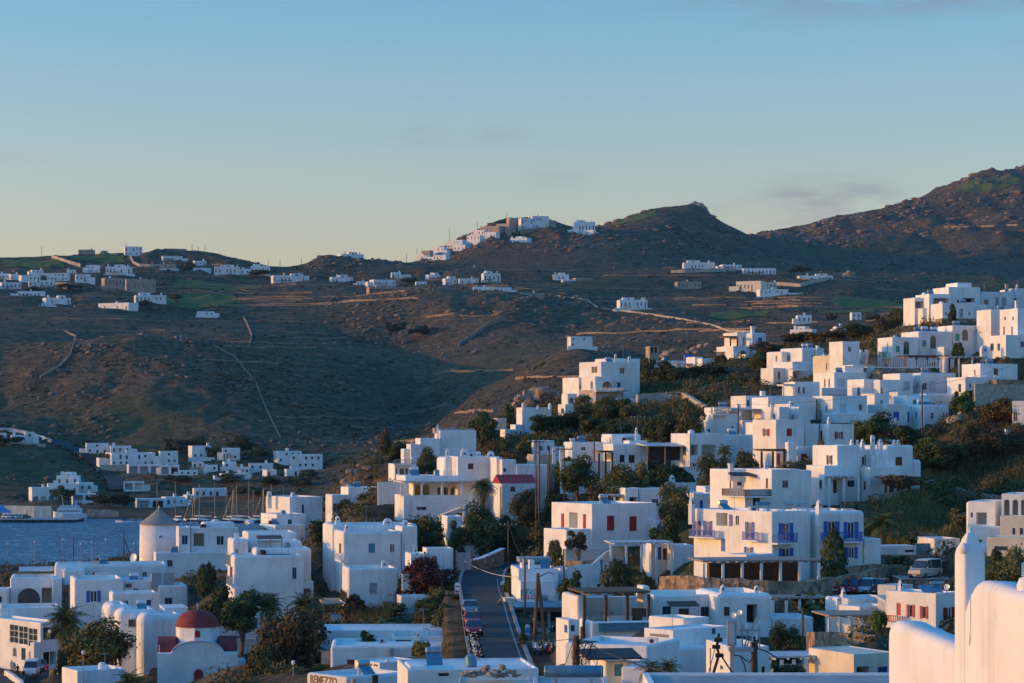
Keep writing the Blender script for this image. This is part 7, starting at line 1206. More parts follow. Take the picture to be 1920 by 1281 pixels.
def trunk_mesh(seed):
    rn = random.Random(seed); m = MB(); m.tube([(0, 0, 0), (rn.uniform(-.06, .06), 0, .35), (rn.uniform(-.1, .1), rn.uniform(-.1, .1), .75)], [.075, .055, .04], 7)
    for k in range(5):
        a = rn.uniform(0, 6.28); z = rn.uniform(.4, .75); q = rn.uniform(.25, .45); m.tube([(0, 0, z), (q*.5*math.cos(a), q*.5*math.sin(a), z+.14), (q*math.cos(a), q*math.sin(a), z+.34)], [.04, .028, .012], 5)
    return m.mesh('trunk', 'bark')
TRUNKS = [trunk_mesh(i) for i in range(4)]
def objmat(o, m):
    if not o.data.materials: o.data.materials.append(None)
    o.material_slots[0].link = 'OBJECT'; o.material_slots[0].material = MATS[m]
VEG = []
KM = dict(d='leaf_dark', o='leaf_olive', b='leaf_brown', m='leaf_maroon', g='leaf_bright')
KN = dict(d='dark green', o='olive green', b='brownish', m='maroon', g='bright green')
def plant(px, py, wpx, hpx, k, D=None, shape='round', label=None, zone=None, trunk=.28):
    if D is None:
        p = hit(px, py, 200)
        if p is None: return
        D = p.y
    rn = random.Random(int(px*13+py*7)); x = (px-CX)/F*D; zg = gz(x, D); zt = P(px, py-hpx, D).z; zp = P(px, py, D).z; zb = zg if abs(zp-zg) < 3 else zp-1.5; zb = min(zb, zt-.4)
    w = wpx/F*D; h = zt-zb; r = empty('tree' if h > 2.2 else 'bush', (x, D, zg-.1)); H_ = zt-zg
    cz = zb-zg+h*(.5+trunk*.5); ch = h*(1-trunk)*.56
    me = CYP if shape == 'cypress' else rn.choice(CROWNS[shape]); o = link('crown', me, r, (0, 0, cz+.1)); objmat(o, KM[k]); o.scale = (w*.56, w*.56*rn.uniform(.85, 1.1), ch if shape != 'flat' else ch*1.5); o.rotation_euler = (0, 0, rn.uniform(0, 6.28)) if shape != 'cypress' else (0, 0, 0)
    t = link('trunk', rn.choice(TRUNKS), r, (0, 0, -.2)); s = max(cz+.3, .5)/.95; t.scale = (min(s, w*.7), min(s, w*.7), s)
    VEG.append((r, px, py, k, shape, h, label, zone, D)); return r
for t in TOWN: plant(*t[:6], shape=t[6], label=t[7] if len(t) > 7 else None, zone='town', trunk=.03 if t[6] in ('small', 'round') else .1)
plant(1563, 1100, 50, 112, 'd', 241, 'cypress', 'dense pointed dark cypress in front of the blue shuttered hotel', 'town', .08)
for k_, q_ in enumerate(STREET):
    if 238 < q_.y < 284 and k_ % 2 == 0:
        d_ = STREET[k_+1]-STREET[k_]; d_.z = 0; d_.normalize(); s_ = q_-Vector((d_.y, -d_.x, 0))*(5.2+.9*(k_ % 3)); zz_ = gz(s_.x, s_.y); a_, b_ = pix((s_.x, s_.y, zz_)); plant(a_, b_, 34+6*(k_ % 3), 30+8*(k_ % 4), 'dodb'[k_//2 % 4], s_.y, shape='round', zone='town', trunk=.03)
HARB = [(205, 956, 66, 34, 'd', 928), (232, 952, 40, 30, 'd', 930), (118, 936, 40, 24, 'd', 940), (340, 856, 56, 38, 'd', 1076), (372, 852, 40, 40, 'd', 1078), (398, 860, 26, 26, 'd', 1064), (455, 858, 56, 40, 'd', 1072), (485, 872, 50, 34, 'd', 1060), (200, 864, 44, 18, 'd', 1052), (560, 918, 60, 28, 'd', 985), (505, 916, 60, 24, 'd', 990), (430, 912, 50, 22, 'd', 1000), (345, 908, 50, 16, 'd', 1000), (580, 905, 40, 24, 'd', 1000), (30, 836, 40, 18, 'd', 1080), (2, 842, 40, 24, 'd', 1075), (320, 905, 30, 14, 'd', 1005), (470, 930, 70, 20, 'd', 965)]
for t in HARB: plant(*t, shape='round', zone='harbour', trunk=.1)
HILL = [(355, 508, 26, 22, 'b', 1862), (130, 545, 44, 12, 'd', 1745), (60, 548, 34, 10, 'd', 1730), (345, 515, 24, 12, 'd', 1850), (480, 512, 40, 8, 'd', 1850), (770, 532, 40, 12, 'd', 1810), (900, 540, 36, 10, 'd', 1770), (1035, 528, 12, 10, 'd', 1835), (1500, 508, 40, 8, 'd', 1850), (1470, 569, 60, 8, 'd', 1735), (740, 620, 40, 16, 'd', 1540), (790, 622, 44, 12, 'd', 1550), (1560, 600, 26, 14, 'b', 1360), (1640, 604, 30, 18, 'b', 1350), (270, 571, 40, 8, 'd', 1650), (330, 560, 30, 10, 'd', 1690)]
for t in HILL: plant(*t, shape='small', zone='far hills', trunk=.05)
cntv = {}
for r, px, py, k, shape, h, lb, zone, D in sorted(VEG, key=lambda q: q[1]):
    kind = 'cypress' if shape == 'cypress' else r.name.split('.')[0]
    if lb is None:
        z = {'harbour': 'by the harbour', 'far hills': 'on the far hills'}.get(zone) or ('in the lower left town' if px < 640 and py > 900 else 'between the street and villa' if px < 1010 and py > 900 else 'on the ridge left of the poles' if px < 1010 else 'at the bottom right' if py > 1130 else 'on the crest of the town hill' if py < 745 else 'on the scrub slope at right' if px > 1590 else 'among the houses of the middle slope')
        sz = 'big' if h > 5 else 'small' if h < 2.2 else 'rounded'; key = (kind, sz, k, z); i = cntv.get(key, 0); cntv[key] = i+1
        lb = f"{sz} {KN[k]} {kind} {z}, {ORD[min(i, 29)]} such from the left"
    tag(r, lb, 'tree' if kind != 'bush' else 'bush', 'trees and bushes')
# palms
def frond_mesh(seed, n=15):
    rn = random.Random(seed); m = MB(); pts = []
    for i in range(n+1): t = i/n; pts.append(Vector((t*.95, 0, .42*math.sin(t*2.0)-.55*t*t)))
    m.tube(pts, [.018*(1-i/(n+1))+.003 for i in range(n+1)], 4)
    for i in range(2, n):
        a, b = pts[i], pts[i+1]; t = i/n; ln = .26*math.sin(math.pi*min(t*.9+.12, 1))+.04
        for sg in (-1, 1): tip = a+Vector((.12, sg*ln, -.10-rn.uniform(0, .07))); m.add([a, a.lerp(b, .75), tip+Vector((.02, 0, 0)), tip], [(0, 1, 2, 3)])
    return m.mesh('frond', 'palm')
FRONDS = [frond_mesh(i) for i in range(3)]
def palm(px, ycrown, ybase, rpx, D, label, n=24, trunkw=.22, seed=0):
    rn = random.Random(seed+int(px)); x = (px-CX)/F*D; zc = P(px, ycrown, D).z; zg = min(gz(x, D), P(px, ybase, D).z); r = empty('palm_tree', (x, D, zg), label, 'palm', 'palm trees'); h = zc-zg; rad = rpx/F*D
    m = MB(); k = max(5, int(h/.35)); m.tube([(math.sin(i*.3)*.05, 0, h*i/k-.2*(i == 0)) for i in range(k+1)], [trunkw*(1.12 if i % 2 else .95)*(1+.4*(i/k)**6) for i in range(k+1)], 9); m.build('trunk', 'bark', r)
    for i in range(n):
        o = link('frond', FRONDS[i % 3], r, (0, 0, h)); el = R(62-112*(i/n)**1.0+rn.uniform(-8, 8)); s = rad*rn.uniform(.9, 1.15); o.scale = (s, s, s); o.rotation_euler = (rn.uniform(-.2, .2), -el, i*2.4+rn.uniform(-.2, .2))
palm(122, 1176, 1252, 48, 304, 'tall date palm in front of the glazed hotel at lower left', 30, .55)
palm(243, 1290, 1330, 44, 236, 'palm crown rising at the bottom edge left of the church', 22, .3)
palm(505, 1140, 1185, 36, 284, 'dark palm left of the drooping palm below the stacked rounded house', 24, .3); palm(572, 1140, 1185, 40, 280, 'drooping palm beside the plain white cube wing', 22, .3)
palm(712, 952, 978, 19, 374, 'dry brown palm under the cliff next to the bay window house', 20, .2); palm(905, 918, 962, 28, 331, 'round-headed palm at the veranda of the columned villa', 28, .35); palm(857, 838, 856, 13, 388, 'small palm on the ridge behind the columned villa', 16, .15)
palm(1358, 848, 876, 20, 324, 'little palm beside the villa with glazed recesses', 18, .2); palm(1851, 622, 645, 21, 416, 'wide palm above the sunlit tower house at right', 20, .25); palm(1655, 988, 1020, 38, 268, 'dark drooping palm at the foot of the grass field', 26, .35)
palm(1222, 1262, 1300, 34, 142, 'left palm crown behind the bottom roof edge', 18, .2); palm(1252, 1258, 1300, 32, 146, 'right palm crown behind the bottom roof edge', 18, .2)
palm(1712, 600, 625, 16, 470, 'dark palm on the crest left of the buttressed white house', 18, .2); palm(366, 1086, 1104, 13, 340, 'yucca-like small palm beside the windmill house garden', 16, .12); palm(345, 1084, 1098, 8, 345, 'thin young palm in the windmill house garden', 12, .08)
palm(1000, 925, 975, 14, 328, 'shaggy palm trunk between the power poles', 16, .4)
# grass and reeds, uncountable
def blades(name, regs, m, label, seed=2):
    rn = np.random.default_rng(seed); V = []
    for x0, x1, d0, d1, n, h0, h1, w in regs:
        px = rn.uniform(x0, x1, n); D = rn.uniform(d0, d1, n)
        for a, d in zip(px, D):
            x = (a-CX)/F*d; z = gz(x, d)
            if inside_house(x, d): continue
            h = rn.uniform(h0, h1); t = rn.uniform(0, 6.28); c, s = math.cos(t)*w, math.sin(t)*w; lx, ly = rn.normal(0, .25*h, 2); V += [(x-c, d-s, z-.1), (x+c, d+s, z-.1), (x+lx, d+ly, z+h)]
    V = np.array(V); n = len(V)//3; me = bpy.data.meshes.new(name); me.vertices.add(n*3); me.vertices.foreach_set('co', V.ravel().astype(np.float32)); me.loops.add(n*3); me.loops.foreach_set('vertex_index', np.arange(n*3).astype(np.int32)); me.polygons.add(n); me.polygons.foreach_set('loop_start', (np.arange(n)*3).astype(np.int32)); me.polygons.foreach_set('loop_total', np.full(n, 3, np.int32)); me.update(); me.validate(); me.materials.append(MATS[m])
    tag(link(name, me), label, name.split('_')[0], kind='stuff')
PADN = [p for p in PADS if p[0].y < 620]
PA = np.array([(p[0].x, p[0].y, p[1].x, p[1].y, p[3], p[4]) for p in PADN])
ROADN = np.array([(q.x, q.y) for q in STREET+SEAROAD])
def inside_house(x, y, mg=.6):
    a = (x-PA[:, 0])*PA[:, 2]+(y-PA[:, 1])*PA[:, 3]; b = -(x-PA[:, 0])*PA[:, 3]+(y-PA[:, 1])*PA[:, 2]
    return bool(((a > -mg) & (a < PA[:, 4]+mg) & (b > -mg) & (b < PA[:, 5]+mg)).any()) or bool((np.hypot(ROADN[:, 0]-x, ROADN[:, 1]-y) < 4.6).any())
blades('grass_field', [(1630, 1840, 262, 320, 14000, .4, 1.1, .05), (1790, 1930, 325, 380, 6000, .4, 1.1, .05), (940, 1320, 400, 470, 5000, .3, .8, .05), (1500, 1930, 430, 500, 4000, .3, .8, .05)], 'grass', 'yellow-green grass of the open slopes in the town')
blades('reed_bed', [(598, 730, 268, 278, 3500, 1.4, 2.8, .04), (1655, 1765, 470, 482, 2500, 1.6, 3.2, .05), (1800, 1930, 300, 330, 2500, 1.0, 2.6, .05)], 'reed', 'tall dry reeds and canes between the houses')
def ground_scrub():
    rn = np.random.default_rng(12); C = []; S = []; N = []
    for x0, x1, d0, d1, n in [(590, 1940, 285, 520, 3600), (930, 1340, 315, 480, 1900), (1700, 1940, 290, 400, 700), (1300, 1940, 250, 330, 500), (350, 760, 240, 420, 300), (-40, 420, 440, 600, 300), (1450, 1940, 180, 250, 120)]:
        px = rn.uniform(x0, x1, n); D = rn.uniform(d0, d1, n)
        for a, d in zip(px, D):
            x = (a-CX)/F*d
            if inside_house(x, d, 1.0): continue
            z = gz(x, d); 
            if z < 1: continue
            s = .45+1.5*rn.random()**2; k = int(30+34*s); v = rn.normal(0, 1, (k, 3)); v /= np.linalg.norm(v, axis=1, keepdims=True); v[:, 2] = abs(v[:, 2]); C.append(np.array([x, d, z])+v*s*rn.uniform(.6, 1.1, (k, 1))*np.array([1, 1, .85])); S.append(np.full(k, .27)*rn.uniform(.6, 1.3, k)); N.append(v)
    me = quads_mesh('town_scrub', np.concatenate(C), np.concatenate(S), np.concatenate(N), 'townscrub', seed=5); tag(link('town_scrub', me), 'low dark shrubs growing between the houses of the town', 'scrub', kind='stuff')
ground_scrub()
# ---------------------------------------------------------------- poles and wires
def pole(px, y0, y1, D, label, arm=False, r0=.13, m='wood', lamp=False, group='wooden power poles', y=None):
    a = P(px, y0, D); x = a.x; zg = min(gz(x, D), P(px, y1, D).z); r = empty('utility_pole' if not lamp else 'street_lamp', (x, D, zg), label, 'pole' if not lamp else 'lamp', group); h = a.z-zg
    MB().tube([(0, 0, -.3), (0, 0, h*.5), (0, 0, h)], [r0, r0*.85, r0*.7], 8).build('shaft', m, r)
    if arm:
        m_ = MB(); m_.box(-1.1, 1.1, -.07, .07, h-.55, h-.40); ar = m_.build('crossarm', 'wood', r)
        for q in (-1, -.45, .45, 1): MB().lathe((q, 0, h-.397), [(.05, 0), (.06, .12), (.03, .2)], 6).build('insulator', 'greywhite', ar)
    if lamp:
        MB().lathe((0, 0, h), [(.08, 0), (.17, .1), (.2, .35), (.1, .45)], 10).build('lantern', 'lampglass', r)
    return Vector((x, D, a.z))
TOPS = {}
for k, v in dict(a=(1005, 822, 995, 322, True, 'left of the two tall poles rising beside the shaggy palm'), b=(1011, 822, 995, 324, False, 'right of the two tall poles rising beside the shaggy palm'), c=(1030, 842, 965, 328, False, 'plain pole right of the twin tall poles'), d=(1058, 836, 930, 334, True, 'cross-armed pole above the small stone yard'), e=(1114, 812, 905, 338, True, 'cross-armed pole left of the dark shuttered house'), f=(1196, 778, 875, 352, True, 'pole standing before the dark shuttered house'), g=(1262, 732, 832, 376, True, 'cross-armed pole in front of the curving terrace wall'), h=(1343, 722, 772, 415, False, 'left leg pole of the pair behind the hedge'), i=(1359, 716, 772, 416, True, 'right pole of the pair behind the hedge'), j=(1384, 758, 862, 348, False, 'dark pole in front of the pergola house'), k=(1531, 748, 792, 352, False, 'thin pole by the black roof tank'), l=(1729, 722, 836, 342, False, 'leaning dark pole beside the blue doored house'), m=(939, 912, 965, 330, False, 'short pole left of the red tiled roof'), n=(953, 978, 1060, 304, True, 'pole at the street bend'), o=(984, 1046, 1190, 252, False, 'dark pole before the rental sign'), p=(1057, 1030, 1138, 262, False, 'slim pole right of the rental sign'), q=(1146, 752, 812, 425, False, 'pole below the arched villa'), r=(1166, 728, 770, 428, True, 'pole beside the stone base of the arched villa'), s=(1030, 710, 760, 450, False, 'left pole on the boulder heap'), t=(1051, 722, 765, 450, False, 'right pole on the boulder heap'), u=(138, 1010, 1068, 440, False, 'left pole by the harbour road'), v=(232, 993, 1062, 440, False, 'braced pole by the harbour road'), w=(1505, 1142, 1232, 196, False, 'green-grey pole beside the dark bush')).items(): TOPS[k] = pole(*v[:4], label=v[5], arm=v[4])
for i, (px, y0, y1, D) in enumerate([(78, 462, 482, 1940), (236, 453, 472, 1935), (360, 457, 472, 1942), (372, 462, 474, 1945), (384, 459, 476, 1946), (463, 487, 500, 1946), (479, 488, 500, 1948), (503, 486, 502, 1948), (525, 485, 502, 1950), (565, 484, 500, 1948), (762, 476, 492, 1960), (843, 430, 452, 2130), (895, 416, 432, 2160), (950, 400, 410, 2178), (782, 464, 490, 2100), (62, 590, 612, 1500), (187, 596, 614, 1520), (1335, 612, 634, 1180), (1452, 600, 632, 1150), (665, 602, 610, 1560)]): pole(px, y0, y1, D, f'thin far power pole on the hills, {ORD[[78, 236, 360, 372, 384, 463, 479, 503, 525, 565, 762, 843, 895, 950, 782, 62, 187, 1335, 1452, 665].index(px) and sorted([78, 236, 360, 372, 384, 463, 479, 503, 525, 565, 762, 843, 895, 950, 782, 62, 187, 1335, 1452, 665]).index(px)] if px != 78 else ORD[1]} from the left', r0=.22, group='thin poles on the far hills')
for i, (px, y0, y1, D, w_) in enumerate([(93, 1188, 1242, 300, 'slim lamp post in front of the date palm'), (156, 1228, 1262, 262, 'lamp post before the olive tree at lower left'), (550, 1247, 1290, 240, 'lamp post under the sparse brown tree')]): pole(px, y0, y1, D, w_, r0=.06, m='grey', lamp=True, group='street lamps')
xsl = [13, 65, 118, 152, 172, 198, 251]
for i, px in enumerate(xsl): pole(px, 1022-(i % 3)*4, 1066, 548, f'thin quay lamp against the water, {ORD[i]} from the left', r0=.07, m='grey', lamp=True, group='quay lamps')
m = MB(TOPS['v']); m.tube([TOPS['v']-Z_*1.5, TOPS['v']+Vector((1.8, 0, -6.2))], .1, 6); o = m.build('pole_brace', 'wood', loc=TOPS['v']); tag(o, 'slanting brace leaning on the harbour road pole', 'brace')
def wire(a, b, sag, label, r=.022, m='dark', name='power_line', group='power lines', n=14):
    a, b = Vector(a), Vector(b); mb = MB(a); mb.tube([a.lerp(b, i/n)-Z_*sag*4*(i/n)*(1-i/n) for i in range(n+1)], r, 4); tag(mb.build(name, m, loc=a), label, 'wire', group)
for a, b, lb in [('u', 'v', 'wire between the two harbour road poles'), ('a', 'e', 'wire from the twin tall poles to the cross-armed pole'), ('e', 'f', 'wire towards the pole of the dark shuttered house'), ('f', 'g', 'wire up to the terrace wall pole'), ('g', 'i', 'wire to the pole pair behind the hedge'), ('n', 'a', 'wire from the street bend up to the twin poles'), ('j', 'l', 'long wire across the white houses of the slope'), ('f', 'j', 'wire crossing in front of the glazed villa'), ('o', 'n', 'wire along the street'), ('s', 'r', 'wire over the boulder heap')]: wire(TOPS[a], TOPS[b], .8, lb)
wire(TOPS['l'], P(1960, 660, 330), .8, 'wire rising off the right picture edge'); wire(P(870, 1052, 300), P(972, 1082, 258), .5, 'pale cable strung across the street', .03, 'cream')
# A-shaped pole with whitewashed feet
r = empty('double_pole', P(1014, 1240, 226), 'leaning pair of brown poles with whitewashed feet beside the street', 'pole'); o = r.location
for x0, x1 in ((1008.5, 1000.5), (1008.5, 1026)):
    t, b = P(x0, 1075, 226), P(x1, 1240, 226); c = t.lerp(b, .78); MB(o).tube([t, c], [.14, .19], 9).build('shaft', 'wood', r); MB(o).tube([c, b-Z_*.8], [.195, .22], 9).build('whitewashed_foot', 'white', r)
m = MB(o); t = P(1008.5, 1083, 226); m.tube([t, t+Vector((1.0, 0, .5)), t+Vector((1.5, 0, .3))], .05, 5); m.build('cable_bracket', 'dark', r)
# tangled pole at bottom centre
D = 86; b = P(1080, 1290, D); r = empty('cable_pole', b, 'thick dark pole wrapped in tangled cables, bottom centre', 'pole'); t = P(1080, 1192, D); o = r.location
MB(o).tube([b-Z_*2, t], [.15, .13], 10).build('shaft', 'wood', r); rn = random.Random(4)
for k in range(13):
    a0 = rn.uniform(0, 6.28); sp = [t+Vector((0, -.12, -.05-.1*k/4))]; q = rn.uniform(.15, .5)
    for i in range(1, 10): an = a0+i*.75; sp.append(t+Vector((.1+q*.6*math.sin(an)+.25*(k % 3), -.15+.1*math.cos(an), -.1-.09*i*rn.uniform(.8, 1.6))))
    MB(o).tube(sp, .012, 4).build('cable', 'dark', r)
MB(o).tube([t+Vector((-.02, -.05, 0)), P(1058, 1250, D-1)], .012, 4).build('stay_wire', 'dark', r); MB(o).tube([P(1090, 1175, D), P(1090, 1200, D)], .04, 6).build('short_post', 'wood', r)
wire(P(1084, 1197, D), P(1345, 1275, 60), .25, 'thick black cable sweeping down to the right, bottom centre', .022, group='foreground cables'); wire(P(1078, 1198, D), P(900, 1195, 120), .15, 'thin black cable running left off the tangled pole', .012, group='foreground cables')
# junction box on concrete pole with cut-off wooden pole
D = 151; b = P(1373, 1290, D); r = empty('junction_pole', b, 'concrete pole with grey cabinet and platform carrying cables', 'pole'); o = r.location; k = D/F
def pb(name, x0, x1, y0, y1, d0, d1, m): a_, c_ = P(x0, y1, D), P(x1, y0, D); mb = MB(o); mb.box(a_.x, c_.x, D+d0, D+d1, a_.z, c_.z); t_ = .012; return mb.build(name, m, r)
pb('shaft', 1369, 1377, 1180, 1292, 0, .28, 'greywhite'); cab = pb('cabinet', 1363, 1380, 1163, 1211, -.35, -.02, 'grey'); pb('platform', 1366, 1412, 1215, 1221, -.5, .6, 'grey'); mb = MB(o); q = P(1366, 1165, D); mb.box(q.x, q.x+.35, D-.38, D-.355, q.z-1.4, q.z-.1); mb.build('door', 'greywhite', cab)
for x0, x1, y0, y1 in ((1398, 1404, 1168, 1180), (1417, 1421, 1188, 1200), (1409, 1412, 1190, 1204)): q = P((x0+x1)/2, y1, D); MB(o).lathe(q, [((x1-x0)/2*k, 0), ((x1-x0)/2*k, (y1-y0)*k*.9), ((x1-x0)*k*.3, (y1-y0)*k)], 10).build('lamp_housing', 'car_white', r)
for x0, y0, x1, y1 in ((1392, 1170, 1392, 1214), (1404, 1180, 1396, 1214), (1424, 1172, 1424, 1215), (1386, 1182, 1426, 1182), (1420, 1158, 1408, 1182), (1412, 1186, 1400, 1212)): MB(o).tube([P(x0, y0, D), P(x1, y1, D)], .05, 5).build('strut', 'grey', r)
for pts in ([(1376, 1229), (1388, 1230), (1398, 1238), (1406, 1242), (1411, 1232)], [(1388, 1232), (1395, 1245), (1400, 1266)], [(1420, 1216), (1438, 1222), (1460, 1236)]): MB(o).tube([P(x, y, D-.6) for x, y in pts], .04, 4).build('cable', 'dark', r)
r2 = empty('stub_pole', P(1415, 1290, D+.5), 'thick brown wooden pole stub under the lamp housings', 'pole'); MB(r2.location).tube([P(1415, 1300, D+.5), P(1414, 1206, D+.5)], [.24, .2], 10).build('shaft', 'wood', r2); MB(r2.location).tube([P(1414, 1216, D+.5), P(1414, 1204, D+.5)], .25, 10).build('metal_band', 'brown', r2)
r3 = empty('antenna_pole', P(1336, 1275, D-2), 'crooked dark antenna mast with stays and brackets', 'antenna'); o = r3.location
for pts, rr in (([(1336, 1268), (1348, 1228), (1344, 1212), (1348, 1188)], .09), ([(1350, 1226), (1364, 1248), (1378, 1268)], .05), ([(1332, 1268), (1332, 1215)], .03), ([(1327, 1268), (1342, 1212)], .025)): MB(o).tube([P(x, y, D-2) for x, y in pts], rr, 6).build('mast' if rr > .08 else 'stay', 'dark', r3)
for x, y in ((1347, 1200), (1343, 1213), (1349, 1229)): q = P(x, y, D-2); m = MB(o); m.box(q.x-.25, q.x+.25, q.y-.1, q.y+.1, q.z-.12, q.z+.12); m.build('bracket', 'dark', r3)
# ---------------------------------------------------------------- vehicles
def loft(m, secs):
    n = len(secs[0]); vs = [p for s in secs for p in s]; m.add(vs, [(i*n+j, i*n+(j+1) % n, (i+1)*n+(j+1) % n, (i+1)*n+j) for i in range(len(secs)-1) for j in range(n)]+[tuple(range(n))[::-1], tuple(range((len(secs)-1)*n, len(secs)*n))])
def car(loc, rz, paint, label, kind='car', s=1.0, group='parked cars', name='car'):
    """nose towards local -Y"""
    r = empty(name, loc, label, 'van' if kind == 'van' else 'car', group); r.rotation_euler = (0, 0, rz); r.scale = (s, s, s)
    if kind == 'mini': L_, W, prof = 3.5, 1.6, [(-1.75, .35, .62), (-1.6, .3, .78), (-.75, .3, .86), (.0, .3, .92), (1.3, .3, .92), (1.7, .32, .78), (1.75, .38, .6)]; cab = [(-.85, .84), (-.35, 1.42), (.3, 1.5), (.95, 1.44), (1.62, .86)]
    elif kind == 'van': L_, W, prof = 4.9, 1.9, [(-2.45, .4, .7), (-2.35, .3, 1.0), (-1.6, .3, 1.15), (0, .3, 1.15), (2.3, .3, 1.12), (2.45, .35, 1.0)]; cab = [(-1.62, 1.13), (-.95, 1.92), (-.2, 2.02), (2.1, 2.0), (2.4, 1.1)]
    else: L_, W, prof = 4.0, 1.7, [(-2.0, .38, .62), (-1.85, .3, .76), (-.95, .3, .90), (0, .3, .95), (1.6, .3, .98), (1.95, .34, .9), (2.0, .4, .7)]; cab = [(-1.05, .88), (-.25, 1.40), (.3, 1.48), (1.2, 1.42), (1.85, .93)]
    m = MB(); secs = []
    for y, z0, z1 in prof:
        tp = .82 if abs(y) > L_*.46 else 1; w = W/2*tp; secs.append([Vector((x, y, z)) for x, z in ((-w*.92, z0), (w*.92, z0), (w, (z0+z1)/2), (w*.94, z1-.05), (w*.8, z1), (-w*.8, z1), (-w*.94, z1-.05), (-w, (z0+z1)/2))])
    loft(m, secs); body = m.build('body', paint, r)
    m = MB(); secs = []; base = min(c[1] for c in cab)-.02
    for y, z in cab: f = (z-base)/(max(c[1] for c in cab)-base); w = W/2*(.92-.16*f); secs.append([Vector((x, y, zz)) for x, zz in ((-W*.45, base), (W*.45, base), (w, z-.03), (w*.85, z), (-w*.85, z), (-w, z-.03))])
    loft(m, secs); m.build('glasshouse', 'glass', r)
    m = MB(); secs = []
    for y, z in cab[1:-1]: w = W/2*.78; secs.append([Vector((x, y, zz)) for x, zz in ((-w, z-.02), (w, z-.02), (w*.9, z+.035), (-w*.9, z+.035))])
    loft(m, secs); m.build('roof', paint, r)
    for i, (y, z) in enumerate(cab[1:-1]):
        for sx in (-1, 1): m = MB(); w = W/2*.93; m.tube([(sx*w, y+(.15 if i == 0 else 0), base), (sx*W/2*.77, y, z)], .035, 4); m.build('pillar', paint, r)
    for y in (-L_*.32, L_*.31):
        for sx in (-1, 1):
            m = MB(); m.tube([(sx*(W/2-.2), y, .31), (sx*(W/2+.01), y, .31)], .31, 14); wh = m.build('wheel', 'rubber', r); m = MB(); m.tube([(sx*(W/2-.02), y, .31), (sx*(W/2+.025), y, .31)], .18, 10); m.build('rim', 'metal', wh)
    for sx in (-1, 1):
        m = MB(); m.lathe((sx*W*.36, -L_/2+.05, .62), [(.03, -.09), (.11, 0), (.03, .09)], 8); m.build('headlight', 'lampglass', r)
        m = MB(); m.box(sx*W*.38-.09, sx*W*.38+.09, L_/2-.06, L_/2+.012, .66, .84); m.build('tail_light', 'brightred', r)
        m = MB(); m.box(sx*(W/2+.02)-.08, sx*(W/2+.02)+.08, cab[0][0]+.2, cab[0][0]+.28, base+.05, base+.2); m.build('mirror', paint, r)
    for y in (-L_/2-.02, L_/2-.06): m = MB(); m.box(-W*.42, W*.42, y, y+.08, .36, .5); b = m.build('bumper', 'car_black', r); m = MB(); yy = y-.012 if y < 0 else y+.082; m.box(-.25, .25, yy, yy+.01, .40, .48); m.build('number_plate', 'car_white', b)
    return r
def on(px, py, D): x = (px-CX)/F*D; return Vector((x, D, max(gz(x, D), P(px, py, D).z if False else -9)+.02))
def onz(px, py, D): return P(px, py, D)
def street_pt(t, side): i = int(t*(len(STREET)-2)); d = STREET[i+1]-STREET[i]; a = math.atan2(d.y, d.x); d.z = 0; d.normalize(); return STREET[i]+Vector((d.y, -d.x, 0))*side+Z_*.07, a
SDs = [q.y for q in STREET]
def by_D(D, side): i = min(range(len(STREET)), key=lambda k: abs(STREET[k].y-D)); i = min(i, len(STREET)-2); d = STREET[i+1]-STREET[i]; a = math.atan2(d.y, d.x); d.z = 0; d.normalize(); return STREET[i]+Vector((d.y, -d.x, 0))*side+Z_*.07, a
for D, pnt, lb in ((252, 'car_grey', 'grey-blue car parked under the round dark bush'), (241, 'car_red', 'dark red hatchback parked on the street'), (233, 'car_pink', 'pinkish red car parked nearest the motorcycles')): p, a = by_D(D, -1.9); car(p, a-math.pi/2, pnt, lb)
for px, py, pnt, lb, kd in ((1579, 1113, 'car_red', 'dark red small car, leftmost of the parked row', 'mini'), (1601, 1114, 'car_red', 'bright red small round car, left of the pale blue one', 'mini'), (1625, 1115, 'car_blue', 'pale blue small round car in the parked row', 'mini'), (1649, 1116, 'car_red', 'bright red small round car, rightmost of the row', 'mini')):
    p = onz(px, py, 236); car((p.x, p.y, p.z), R(-28), pnt, lb, kd, 1.08, group='small cars parked in a row')
p = onz(1735, 1084, 246); car(p, R(-38), 'car_cream', 'cream minibus parked on the railed deck at right', 'van', .95)
p = onz(1758, 1078, 250); car(p, R(-38), 'car_black', 'dark car half hidden behind the cream minibus')
def deck(label, x0, x1, y, D, dep, m='stone'):
    a, b = P(x0, y, D), P(x1, y, D); r = empty('parking_deck', a, label, 'deck'); o = r.location; mb = MB(o); mb.box(a.x, b.x, D, D+dep, a.z-6, a.z-.03); mb.build('retaining_wall', m, r); mb = MB(o); mb.box(a.x-.1, b.x+.1, D-.1, D+dep, a.z-.027, a.z+.0); mb.build('surface', 'paving', r)
    k = max(3, int((b.x-a.x)/1.6)); z = a.z
    for i in range(k+1): x = a.x+(b.x-a.x)*i/k; mb = MB(o); mb.tube([(x, D+.1, z), (x, D+.1, z+.95)], .03, 5); mb.build('rail_post', 'brown', r)
    for q in (.5, .92): mb = MB(o); mb.tube([(a.x, D+.1, z+q), (b.x, D+.1, z+q)], .025, 5); mb.build('rail', 'brown', r)
deck('parking deck with rail under the row of small cars', 1566, 1668, 1117, 233.5, 5.5)
deck('stone parking deck with rusty rail under the cream minibus', 1690, 1800, 1086, 243, 9)
def rotz(x, y, a): return x*math.cos(a)-y*math.sin(a), x*math.sin(a)+y*math.cos(a)
p, a = Vector((0, 0, 0)), 0
i = min(range(len(SEAROAD)), key=lambda k: abs(pix(SEAROAD[k])[0]-60)); q = SEAROAD[i]
